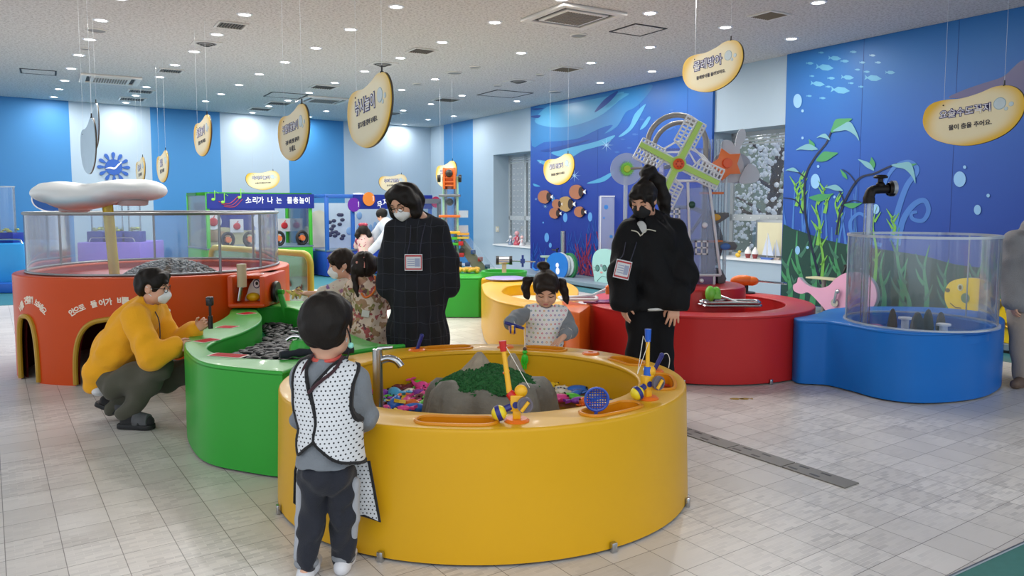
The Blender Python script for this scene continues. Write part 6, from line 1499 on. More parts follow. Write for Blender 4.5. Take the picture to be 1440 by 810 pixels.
# ================================================================== animal-shaped water stations on the platform
def station(name, label, cat, u, v, off, pts_px, m, thick, dark=None):
 """animal outline board standing on the platform, parallel to the wall; pts given as photo pixels"""
 p0 = CORNER + rw_n * off; c = on_plane(u, v, p0, rw_n); t = thing(name, label, cat, (c.x, c.y, PLZ), RZ_R)
 loc = lambda a, b_: ((on_plane(a, b_, p0, rw_n) - c).dot(rw_dir), on_plane(a, b_, p0, rw_n).z - PLZ)
 pts = [tuple(q) for q in cr([loc(a, b_) for a, b_ in pts_px], 5)]
 pts = [(x, max(0.0, z)) for x, z in pts]
 MB().plate(xz(pts, -.0), (0, -.02, 0)).build('front_board', m, t, smooth=0)
 MB().plate(xz(pts, thick), (0, -thick, 0)).build('back_board', dark or mat('board_edge_grey', '#9ca4ae', rough=.5), t, smooth=0)
 return t, loc
def dot(t, loc, u, v, ru, rv, m, nm, y=-.021, sc=None):
 x, z = loc(u, v); x2, z2 = loc(u + ru, v), loc(u, v - rv); rx, rz_ = abs(x2[0] - x), abs(z2[1] - z)
 return MB().plate([(x + rx * math.cos(q), y, z + rz_ * math.sin(q)) for q in [2 * PI * k / 24 for k in range(24)]], (0, -.003, 0)).build(nm, m, t, smooth=0)
PINK = plastic('whale_pink', '#dba3c0'); PK2 = plastic('cheek_pink', '#d0709c')
wh, wl = station('pink_whale_station', 'pink whale-shaped water station behind the clear cylinder', 'water station', 1175, 435, .62,
 [(1124, 390), (1130, 396), (1138, 402), (1152, 405), (1166, 402), (1176, 392), (1190, 384), (1206, 383), (1220, 388), (1231, 401), (1234, 418), (1229, 432), (1220, 441), (1190, 444), (1168, 441), (1158, 431), (1146, 418), (1137, 411), (1128, 413), (1118, 409), (1117, 401), (1122, 397)], PINK, .05)
dot(wh, wl, 1208, 421, 4, 6, PK2, 'cheek'); dot(wh, wl, 1205, 409, 2.4, 3.4, mat('eye_grey', '#7c8898', rough=.4), 'eye')
x, z = wl(1177, 420); MB().lathe([(0, 0), (.05, 0), (.05, .03), (0, .03)], (x, -.02, z - .05), 18, rotx(PI / 2)).tube([(x, -.05, z - .05), (x + .04, -.07, z + .10)], .018, 8).ell((x + .05, -.06, z + .10), .03).build('chrome_lever', steel, wh)
x, z = wl(1152, 392); MB().box((x, .1, z), (.42, .2, .02)).build('shelf', mat('shelf_cream', '#c8c4a0', rough=.5), wh, bevel=.004); MB().tube([(x, .1, 0), (x, .1, z)], .03, 10).build('shelf_post', GRYP, wh)
x, z = wl(1188, 378); MB().tube([(x - .12, .12, z - .1), (x - .06, .12, z + .02), (x + .08, .12, z + .02)], .016, 8).box((x, .12, z + .03), (.16, .05, .03)).build('handle', black, wh); MB().tube([(x + .14, .12, z - .2), (x + .14, .12, z), (x + .19, .12, z + .02), (x + .22, .12, z - .05)], .02, 8).build('spout', steel, wh)
YLC = plastic('caterpillar_yellow', '#f0cc10'); BRN = plastic('caterpillar_brown', '#6a5a20')
ca, cl_ = station('yellow_caterpillar_station', 'yellow caterpillar-shaped water station with brown spikes, right of the clear cylinder', 'water station', 1390, 480, .80,
 [(1330, 411), (1336, 398), (1350, 392), (1368, 391), (1384, 394), (1394, 403), (1398, 418), (1410, 422), (1428, 430), (1440, 440), (1470, 452), (1480, 470), (1470, 488), (1440, 487), (1400, 478), (1360, 470), (1334, 462), (1332, 447), (1338, 440), (1331, 425)], YLC, .06, plastic('caterpillar_back', '#a89858'))
dot(ca, cl_, 1359, 419, 6, 7, mat('cheek_green', '#6f8a60', rough=.5), 'cheek'); dot(ca, cl_, 1352, 404, 4, 5, mat('eye_pale', '#cfd0a0', rough=.4), 'eye'); dot(ca, cl_, 1352, 404, 2, 3, BRN, 'pupil', -.025); dot(ca, cl_, 1334, 408, 3.5, 3, BRN, 'nose')
mb = MB()
for u, v in ((1399, 420), (1409, 424), (1419, 427), (1430, 432), (1440, 440)):
 a, b_, c_ = cl_(u - 5, v - 3), cl_(u + 5, v + 2), cl_(u - 3, v + 13); mb.plate([(q[0], -.021, q[1]) for q in (a, b_, c_)], (0, -.003, 0))
mb.build('back_spikes', BRN, ca, smooth=0)
mb = MB(); mb.tube([(q[0], -.024, q[1]) for q in [cl_(*w) for w in ((1338, 426), (1345, 432), (1353, 433))]], .005, 5); mb.build('smile', BRN, ca)
dot(ca, cl_, 1389, 402, 5, 6, plastic('horn_tan', '#9a8440'), 'ear'); dot(ca, cl_, 1386, 402, 2.5, 3, plastic('horn_pale', '#d8d0a0'), 'ear_inside', -.025)
x, z = cl_(1412, 456); MB().tube([(x, -.02, z), (x + .12, -.06, z - .04)], .016, 8).ell((x, -.03, z), .035).ell((x + .13, -.06, z - .045), .025).build('lever', mat('brass', '#a8822c', rough=.35, metal=.7), ca)
x, z = cl_(1388, 386); MB().tube(cr([(x, .14, z - .25), (x + .02, .14, z - .02), (x + .07, .14, z + .03), (x + .14, .14, z - .05), (x + .16, .14, z - .22)], 4, False), .035, 10).build('spout', mat('grey_blue_pipe', '#8fa0b0', rough=.4), ca)
SEAL = plastic('seal_mint', '#a8d6d0')
se, sl_ = station('mint_seal_station', 'pale mint seal-shaped water station before the coral mural, left of the woman in black jacket', 'water station', 850, 405, .55,
 [(834, 372), (836, 358), (843, 351), (853, 350), (862, 354), (867, 364), (868, 376), (870, 392), (869, 404), (860, 408), (845, 408), (838, 398), (836, 386)], SEAL, .05)
for u in (841.5, 851.5): dot(se, sl_, u, 377, 2.9, 4.6, mat('seal_eye_dark', '#2a3a40', rough=.4), 'eye'); dot(se, sl_, u, 377, 2.3, 3.8, mat('seal_eye_green', '#5a8a80', rough=.4), 'iris', -.025)
dot(se, sl_, 847, 373.5, 1.7, 2.2, mat('seal_nose', '#8a9298', rough=.4), 'nose'); dot(se, sl_, 847, 383, 2, 1.4, mat('seal_mouth', '#d89a94', rough=.4), 'mouth')
mb = MB()
for s in (-1, 1):
 for k in (-1, 0, 1): a, b_ = sl_(847 + s * 6, 379 + k), sl_(847 + s * 12, 378 + k * 3); mb.tube([(a[0], -.022, a[1]), (b_[0], -.022, b_[1])], .003, 4)
for w in ([(840, 407), (841, 395), (848, 388), (856, 390)], [(856, 390), (862, 398)], [(858, 387), (865, 386)]): mb.tube([(sl_(*q)[0], -.022, sl_(*q)[1]) for q in w], .004, 4)
mb.build('whiskers_and_outline', mat('seal_line', '#4a6a6c', rough=.5), se)
x, z = sl_(866, 350); MB().tube([(x, .1, z - .2), (x, .1, z + .03), (x + .06, .1, z + .05), (x + .1, .1, z)], .02, 8).build('spout', GRYP, se)
dot(se, sl_, 864, 403, 5, 5, plastic('seal_patch', '#57a894'), 'flipper')
SNB = plastic('snail_blue', '#2a78cc'); SNG = plastic('snail_green', '#2f7a4c')
sn, sn_l = station('blue_snail_station', 'blue round snail-shaped water station with green rim before the sea mural', 'water station', 787, 392, .60,
 [(769, 374), (771, 364), (777, 357), (785, 355), (793, 358), (798, 366), (799, 377), (796, 387), (790, 392), (778, 392), (771, 385)], SNB, .05, plastic('snail_pale', '#c0ccd0'))
x, z = sn_l(794, 374); MB().lathe([(.0, 0), (.25, 0), (.25, .05), (0, .05)], (x, .14, z), 36, rotx(PI / 2)).build('green_wheel', SNG, sn); MB().lathe([(.0, 0), (.20, 0), (.20, .02), (0, .02)], (x, .085, z), 36, rotx(PI / 2)).build('pale_disc', plastic('snail_pale', '#c0ccd0'), sn)
MB().tube(xz(cr([sn_l(*q) for q in ((752, 368), (750, 376), (755, 380), (762, 376), (764, 370))], 5, False), -.01), .02, 8).build('antenna', SNB, sn)
dot(sn, sn_l, 785, 373, 2.2, 3.4, M_WHT, 'keyhole'); dot(sn, sn_l, 785.5, 381, 2.6, 4.8, M_WHT, 'keyhole')
x, z = sn_l(785, 325); x, z0_ = sn_l(785, 392); MB().tube([(x + .02, .1, z0_), (x + .02, .1, z)], .055, 16).build('chrome_post', steel, sn)
x, z = sn_l(765, 362); MB().lathe([(.12, .0), (.13, .03), (0, .03)], (x, .06, z), 20).tube([(x, .06, z - .28), (x, .06, z)], .03, 8).build('side_dish', plastic('dish_green_white', '#b8d0b8'), sn)
x, z = sn_l(776, 352); MB().tube([(x - .14, .1, z), (x + .03, .1, z)], .014, 8).tube([(x + .03, .1, z - .08), (x + .03, .1, z + .03), (x + .08, .1, z + .03)], .016, 8).build('handle', black, sn)
# ================================================================== floating toys in the yellow tub
TC = {'pink': '#e8489a', 'orange': '#f0742c', 'yellow': '#ecc92c', 'green': '#58c83c', 'blue': '#2c6cc8', 'purple': '#8c3cb0', 'white': '#e0dccf', 'red': '#d83030', 'light blue': '#4aa8d8', 'cream': '#e2cf98', 'maroon': '#6c2430', 'grey': '#9aa2a4'}
def toy_mesh(kind):
 mb = MB()
 if kind == 'fish':
  mb.ell((0, 0, 0), (.055, .026, .022), nu=14, nv=9)
  mb.plate([(-.045, 0, -.008), (-.09, .028, -.008), (-.078, 0, -.008), (-.09, -.028, -.008)], (0, 0, .016)); mb.plate([(.01, .02, .0), (-.02, .05, .0), (-.025, .02, .0)], (0, 0, .007)); mb.plate([(.01, -.02, .0), (-.025, -.02, .0), (-.02, -.05, .0)], (0, 0, .007)); mb.tube([(.054, 0, .004), (.066, 0, .010)], .006, 6)
 elif kind == 'starfish':
  sp = []
  for k in range(20):
   r = (.060, .040, .022, .040)[k % 4]; a = 2 * PI * k / 20; sp.append((r * math.cos(a), r * math.sin(a), -.010))
  mb.plate(sp, (0, 0, .018)); mb.ell((0, 0, .006), (.026, .026, .012), nu=10, nv=6)
 elif kind == 'turtle':
  mb.ell((0, 0, .006), (.042, .035, .022), nu=14, nv=8); mb.ell((.052, 0, .004), (.018, .014, .012), nu=10, nv=6)
  for sx_, sy_ in ((1, 1), (1, -1), (-1, 1), (-1, -1)): mb.ell((sx_ * .032, sy_ * .036, -.004), (.022, .013, .006), M=rotz(sx_ * sy_ * .7), nu=8, nv=5)
 elif kind == 'octopus':
  mb.ell((.012, 0, .012), (.032, .03, .028), nu=12, nv=8)
  for k in range(8): a = 2 * PI * k / 8; mb.tube([(.02 * math.cos(a), .02 * math.sin(a), 0), (.045 * math.cos(a), .045 * math.sin(a), -.006), (.06 * math.cos(a + .2), .06 * math.sin(a + .2), .002)], [.009, .008, .004], 6)
 elif kind == 'whale':
  mb.ell((0, 0, .004), (.050, .032, .030), nu=14, nv=9); mb.tube([(-.04, 0, .006), (-.065, 0, .018), (-.08, 0, .036)], [.018, .011, .006], 8); mb.ell((-.085, .02, .042), (.012, .022, .006), nu=8, nv=5); mb.ell((-.085, -.02, .042), (.012, .022, .006), nu=8, nv=5); mb.ell((.0, .036, -.004), (.018, .016, .005), nu=8, nv=5); mb.ell((.0, -.036, -.004), (.018, .016, .005), nu=8, nv=5)
 elif kind == 'crab':
  mb.ell((0, 0, .004), (.032, .042, .016), nu=14, nv=8)
  for s in (1, -1):
   mb.tube([(.02, s * .035, 0), (.045, s * .05, .004)], .007, 6); mb.ell((.058, s * .048, .006), (.018, .012, .009), nu=8, nv=5)
   for k in range(3): mb.tube([(-.02 + .015 * k, s * .035, 0), (-.026 + .017 * k, s * .062, -.008)], .005, 5)
 return mb
toy_cache = {}
def toy(kind, col, x, y, z, rz, label, tilt=(0, 0), sc=1.0, cat=None, group=None):
 key = (kind, col)
 if key not in toy_cache:
  t = thing('toy_' + kind, None, None); b = toy_mesh(kind).build('body', plastic('toy_' + col.replace(' ', '_'), TC[col]), t)
  e = MB(); hx_ = {'fish': .040, 'turtle': .060, 'octopus': .034, 'whale': .036, 'crab': .026, 'starfish': .012}[kind]; hy = {'fish': .018, 'turtle': .009, 'octopus': .016, 'whale': .024, 'crab': .014, 'starfish': .010}[kind]; hz_ = {'fish': .014, 'turtle': .012, 'octopus': .028, 'whale': .016, 'crab': .018, 'starfish': .016}[kind]
  for s in (1, -1): e.ell((hx_, s * hy, hz_), .0055, nu=7, nv=5)
  e.build('eyes', black, t); toy_cache[key] = t; o = t
 else: o = copy_tree(toy_cache[key])
 o.location = (x, y, z); o.rotation_euler = (tilt[0], tilt[1], rz); o.scale = (sc, sc, sc)
 return tag(o, label, cat or 'toy', group)
rng = random.Random(33); placed = []
WZ = .388
def in_water(x, y):
 p = Vector((x, y, 0)) - YC; k = (p.x / (YA - YR - .055)) ** 2 + (p.y / (YB - YR - .055)) ** 2; q = Vector((x, y, 0)) - Vector((ic.x, ic.y, 0))
 return k < 1 and (q.x / .46) ** 2 + (q.y / .42) ** 2 > 1
kinds = ['fish', 'fish', 'fish', 'starfish', 'turtle', 'octopus', 'whale', 'crab', 'fish', 'turtle']
def scatter(cols, cu, cv, su, sv, n, where, first=None):
 k = 0; tries = 0
 while k < n and tries < 4000:
  tries += 1
  u, v = rng.gauss(cu, su), rng.gauss(cv, sv); p = P(u, v, WZ)
  if not in_water(p.x, p.y) or any((Vector(p.xy) - q).length < .058 for q in placed): continue
  placed.append(Vector(p.xy)); c = rng.choice(cols); kd = rng.choice(kinds)
  toy(kd, c, p.x, p.y, WZ + rng.uniform(-.006, .012), rng.uniform(0, 2 * PI), f'{c} plastic toy {kd} floating {where}', (rng.uniform(-.3, .3), rng.uniform(-.3, .3)), rng.uniform(.85, 1.2), f'toy {kd}', f'{c} toy {kd} {where}'); k += 1
def named(kd, c, u, v, rz, label, sc=1.1, tilt=(0, 0), dz=0.0):
 p = P(u, v, WZ); placed.append(Vector(p.xy)); toy(kd, c, p.x, p.y, WZ + dz, rz, label, tilt, sc, f'toy {kd}')
named('fish', 'orange', 581, 527, .2, 'bright orange toy fish floating alone against the far inner wall', 1.3, dz=.012)
named('whale', 'blue', 556, 572, 1.2, 'blue toy whale with raised tail at the near left of the yellow tub', 1.0, (0, -.6), .02)
named('fish', 'blue', 583, 574, .1, 'long blue toy fish just in front of the pile at near left', 1.3)
named('octopus', 'red', 613, 535, 0, 'red toy octopus at the far end of the left toy pile', 1.1)
named('fish', 'yellow', 868, 551, .1, 'yellow toy fish at the right end of the yellow tub', 1.3)
named('fish', 'red', 878, 557, 2.6, 'red toy fish at the far right beside a yellow one', 1.1)
named('crab', 'red', 838, 539, .4, 'red toy crab right of the rock island behind the blue net', 1.2)
named('fish', 'blue', 812, 548, .1, 'blue toy fish behind the blue net, right of the rock island', 1.3)
named('starfish', 'cream', 821, 538, .3, 'cream toy starfish right of the rock island', 1.1)
named('starfish', 'white', 789, 551, .9, 'white toy starfish beside the right flank of the rock island', 1.2)
named('fish', 'green', 803, 558, 2.8, 'green toy fish close to the right flank of the rock island', 1.1)
named('fish', 'pink', 786, 560, .3, 'pink and orange toy fish touching the right foot of the rock island', 1.2)
named('fish', 'purple', 815, 563, .2, 'purple toy fish in front of the blue net handle', 1.0)
named('fish', 'green', 766, 531, .2, 'lime toy fish floating just behind the rock island at right', 1.1)
scatter(['pink', 'pink', 'orange', 'yellow', 'green', 'purple', 'light blue', 'pink', 'maroon', 'white'], 560, 556, 30, 14, 46, 'in the dense pile left of the rock island')
scatter(['yellow', 'light blue', 'green', 'white', 'pink', 'orange'], 595, 545, 26, 13, 22, 'between the left pile and the rock island')
scatter(['grey', 'cream', 'white', 'grey'], 620, 530, 22, 5, 9, 'behind the rock island at left')
scatter(['yellow', 'white', 'purple', 'cream', 'green'], 790, 536, 22, 5, 9, 'behind the rock island at right')
scatter(['white', 'yellow', 'orange', 'blue'], 840, 555, 28, 9, 6, 'at the right of the tub')
p = P(549, 545, WZ); t = thing('floating_ring', 'thin dark ring floating in the water below the faucet', 'ring', (p.x, p.y, WZ)); MB().tube([(.06 * math.cos(a), .06 * math.sin(a), 0) for a in [2 * PI * k / 28 for k in range(28)]], .005, 6, closed=True).build('hoop', mat('hoop_dark', '#5a4a30', rough=.5), t)
# ------------------------------------------------------------------ fishing rods, nets, stubs
RODY = plastic('rod_yellow', '#f0b41c'); RODR = plastic('rod_red', '#c8201c'); RODB = plastic('rod_blue', '#1f5cc8'); RODN = plastic('rod_navy', '#232a7c')
STRING = mat('fishing_string', '#e8e4da', rough=.6)
def reel(t, m_tip, m_base, s=1.0):
 MB().box((0, 0, .075), (.055, .04, .07)).ell((0.018, 0, .125), (.028, .022, .028)).box((-.0, 0, .03), (.035, .035, .05)).build('reel_body', RODY, t, bevel=.006)
 MB().lathe([(0, 0), (.028, 0), (.028, .012), (0, .012)], (.035, -.03, .075), 20, rotx(PI / 2)).lathe([(.026, 0), (.034, .0), (.034, .016), (.026, .016)], (.035, -.03, .075), 20, rotx(PI / 2)).build('spool', mat('spool_grey', '#6a6470', rough=.4), t)
 MB().tube([(.02, -.05, .05), (.05, -.05, .09)], .008, 8).build('crank', RODY, t)
 MB().lathe([(0, 0), (.014, 0), (.014, .005), (0, .005)], (-.004, -.021, .07), 16, rotx(PI / 2)).build('badge', RODN, t)
 b_ = MB().ell((-.075, -.02, .035), .033, nu=18, nv=12).build('float_ball', plastic('float_yellow', '#f2dc2c'), t); MB().lathe([(.0335, -.010), (.0345, 0), (.0335, .010)], (-.075, -.02, .035), 24, roty(1.2)).build('float_band', RODN, b_)
 MB().tube([(-.025, -.01, .06), (-.05, -.015, .05)], .015, 8).build('handle_knob', RODN, t)
r1 = ring_pos[0]; rd = thing('toy_fishing_rod', 'yellow toy fishing rod with red grip and reel standing on the near rim', 'toy fishing rod', r1 + Vector((0, 0, .004)))
reel(rd, RODR, RODR); k1 = r1.y / FP
tipx, tipz = (705 - 724) * k1, (589 - 482) * k1 * 1.0
MB().tube([(-.012, 0, .095), (tipx * .4 - .008, .01, .115)], [.022, .019], 12).build('red_collar', RODR, rd)
MB().tube([(tipx * .4 - .008, .01, .115), (tipx, .04, tipz - .02)], [.013, .010], 10).build('pole', RODY, rd); MB().tube([(tipx, .04, tipz - .03), (tipx - .004, .042, tipz + .015)], [.014, .017], 10).build('red_tip', RODR, rd)
MB().tube([(tipx * .8 + .002, .034, tipz * .62), (tipx * .82, .034, tipz * .64)], .016, 10).build('ring', plastic('toy_orange', TC['orange']), rd)
MB().tube([(tipx + .012, .035, tipz - .01), (.055, 0, .14)], .0016, 5).tube([(tipx - .006, .035, tipz - .01), (-.03, .0, .1)], .0016, 5).build('string', STRING, rd)
r2 = ring_pos[1]; rd2 = thing('toy_fishing_rod', 'yellow toy fishing rod with blue tip standing at the right rim', 'toy fishing rod', r2 + Vector((0, 0, .004)), .5)
reel(rd2, RODB, RODB); k2 = r2.y / FP; tz = (560 - 461) * k2
MB().tube([(-.0, 0, .095), (.0, .0, .15)], [.02, .016], 12).build('blue_collar', RODB, rd2); MB().tube([(0, 0, .15), (0, 0, tz - .05)], .010, 10).build('pole', RODY, rd2); MB().tube([(0, 0, tz - .06), (0, 0, tz)], [.013, .016], 12).build('blue_tip', RODB, rd2)
MB().tube([(.0, -.012, tz - .05), (-.06, 0, .12)], .0016, 5).tube([(-.012, .0, tz - .06), (-.028, .0, .3), (-.06, 0, .12)], .0016, 5).build('string', STRING, rd2)
def stub(i, label, lean):
 q = ring_pos[i]; t = thing('rod_handle', label, 'toy fishing rod', q + Vector((0, 0, .002)), 0, 'short navy rod handles'); MB().tube([(0, 0, .0), (lean * .06, 0, .085)], [.011, .013], 10).ell((lean * .062, 0, .09), .014, nu=10, nv=6).build('handle', RODN, t); return t
t = stub(2, 'short navy rod handle in an orange holder at the right end of the rim', .7); MB().tube(cr([(.04, 0, .085), (.07, 0, .10), (.085, -.01, .07), (.08, -.01, .02)], 4, False), .0022, 5).build('string', STRING, t); MB().ell((-.035, -.02, .025), .013, nu=8, nv=6).ell((-.055, -.025, .015), .010, nu=8, nv=6).build('bead', white_p, t)
stub(5, 'short navy rod handle in an orange holder on the far rim, before the plaid dress', .5)
t = stub(6, 'navy rod handle in a holder beside the faucet, right of the boy', .9); MB().tube([(.055, 0, .085), (.12, -.0, -.16)], .0018, 5).build('string', STRING, t)
t = stub(7, 'navy rod handle at the left end of the rim, left of the boy', -.1); MB().tube([(-.01, 0, .08), (-.05, -.02, .03), (-.08, -.03, -.06)], .0018, 5).build('string', STRING, t); MB().ell((-.082, -.03, -.07), .012, nu=10, nv=6).build('bead', steel, t)
# blue scoop net in the front right slot
nt = P(837, 579, YH); net = thing('scoop_net', 'blue round plastic scoop net standing in the right front tray', 'scoop net', (nt.x, nt.y, YH - .02))
RBN = plastic('net_blue', '#2a50b4'); kk = nt.y / FP; nc = (839 - 837) * kk; nz_ = (579 - 561) * kk + .02
mb = MB(); R_ = 16.5 * kk
mb.tube([(nc + R_ * math.cos(a), 0, nz_ + R_ * math.sin(a)) for a in [2 * PI * k / 32 for k in range(32)]], .006, 6, closed=True); mb.tube([(0, 0, 0), (nc, 0, nz_ - R_)], .008, 8); mb.build('rim_and_handle', RBN, net)
mb = MB()
for k in range(-4, 5):
 q = k / 4.5 * R_; h_ = math.sqrt(max(0, R_ * R_ - q * q)); mb.tube([(nc + q, .012, nz_ - h_), (nc + q, .012, nz_ + h_)], .0028, 4); mb.tube([(nc - h_, .012, nz_ + q), (nc + h_, .012, nz_ + q)], .0028, 4)
mb.build('mesh_disc', RBN, net)
# red mesh scoop lying in the right tray
q = P(942, 541, YH - .05); rn = thing('scoop_net', 'red mesh scoop lying in the tray at the right end of the rim', 'scoop net', (q.x, q.y, YH - .062), 1.0)
mb = MB(); mb.tube([(.055 * math.cos(a), .05 * math.sin(a), 0.004) for a in [2 * PI * k / 28 for k in range(28)]], .005, 6, closed=True)
for k in range(-5, 6):
 w = k / 5.5 * .05; h_ = math.sqrt(max(0, .05 ** 2 - w * w)); mb.tube([(w * 1.1, -h_, .006 + .01), (w * 1.1, h_, .016)], .0022, 4); mb.tube([(-h_ * 1.1, w, .016), (h_ * 1.1, w, .016)], .0022, 4)
mb.build('mesh_scoop', plastic('scoop_red', '#c83a20'), rn)
# orange ring toys hanging at far left rim
# ------------------------------------------------------------------ floor drain, floor stickers
da, db = P(965, 607, 0), P(1199, 684, 0); dd_ = (db - da); dl_ = dd_.length + 1.2; dn = dd_.normalized()
dr = thing('floor_drain', 'dark slotted steel drain channel set in the floor right of the yellow tub', 'floor drain', db - dn * (dl_ / 2), math.atan2(dn.y, dn.x))
M_DR = mat('drain_steel', '#7c7a76', rough=.5, metal=.4)
nseg = 6
for k in range(nseg):
 x0 = -dl_ / 2 + dl_ * k / nseg; o = MB().box((x0 + dl_ / nseg / 2, 0, .003), (dl_ / nseg - .008, .13, .006)).build('cover_plate', M_DR, dr, smooth=0)
 mb = MB(); x = x0 + .05
 while x < x0 + dl_ / nseg - .08:
  for y in (-.032, .032): mb.box((x + (.03 if y > 0 else 0), y, .0064), (.06, .016, .001))
  x += .14
 mb.build('slot_pattern', black, o, smooth=0)
for k, u in enumerate((1035, 1048)):
 q = P(u, 561, 0); o = MB().prism([(p[0] * .05, p[1] * .03) for p in cr([(-1, 0), (-.4, .8), (.4, .7), (.7, .1), (1.2, .6), (1.1, -.5), (.6, -.1), (.2, -.8), (-.5, -.7)], 3)], .0005, .002).build('floor_sticker', mat('sticker_ochre', '#a08434', rough=.6), loc=(q.x, q.y, 0)); tag(o, ('left', 'right')[k] + ' small ochre fish sticker on the tiles before the red tub', 'floor sticker', 'ochre floor stickers')
# ================================================================== PEOPLE
def hair_mat(name, h):
 m, N, L, b = new_mat(name, .55); b.inputs['Specular IOR Level'].default_value = .25
 vec, X, Y, Z = obj_xyz(N, L)
 mp = N.new('ShaderNodeMapping'); mp.inputs['Scale'].default_value = (1, 1, .12); L.new(vec, mp.inputs['Vector'])
 nz = N.new('ShaderNodeTexNoise'); nz.inputs['Scale'].default_value = 220; nz.inputs['Detail'].default_value = 3; L.new(mp.outputs[0], nz.inputs['Vector'])
 c = srgb(h); L.new(mixc(N, L, nz.outputs['Fac'], tuple(x * .4 for x in c), tuple(x * 1.25 for x in c)), b.inputs['Base Color'])
 bp = N.new('ShaderNodeBump'); bp.inputs['Strength'].default_value = .35; bp.inputs['Distance'].default_value = .004; L.new(nz.outputs['Fac'], bp.inputs['Height']); L.new(bp.outputs[0], b.inputs['Normal']); return m
def skin_mat(name, h):
 m = mat(name, h, rough=.5, var=.05, vscale=18); b = m.node_tree.nodes['Principled BSDF']
 b.inputs['Subsurface Weight'].default_value = .12; b.inputs['Subsurface Radius'].default_value = (.012, .005, .003); b.inputs['Subsurface Scale'].default_value = .5; return m
SKIN = skin_mat('skin', '#d8a488'); SKIN2 = skin_mat('child_skin', '#dcab90'); LIP = mat('lips', '#b86a60', rough=.45)
HAIR = hair_mat('black_hair', '#1c1714'); HAIR2 = hair_mat('dark_brown_hair', '#2a201a'); HAIRB = hair_mat('brown_hair', '#4a3526')
MASKW = mat('white_mask', '#e9ebec', rough=.7, var=.03, bump=.15, bscale=120); MASKB = mat('black_mask', '#131315', rough=.8)
EYEM = mat('eye_dark', '#1d1512', rough=.25)
def cloth(name, h, var=.08, bump=.35, bs=220, rough=.85): return mat(name, h, rough=rough, var=var, vscale=14, bump=bump, bscale=bs, sheen=.1)
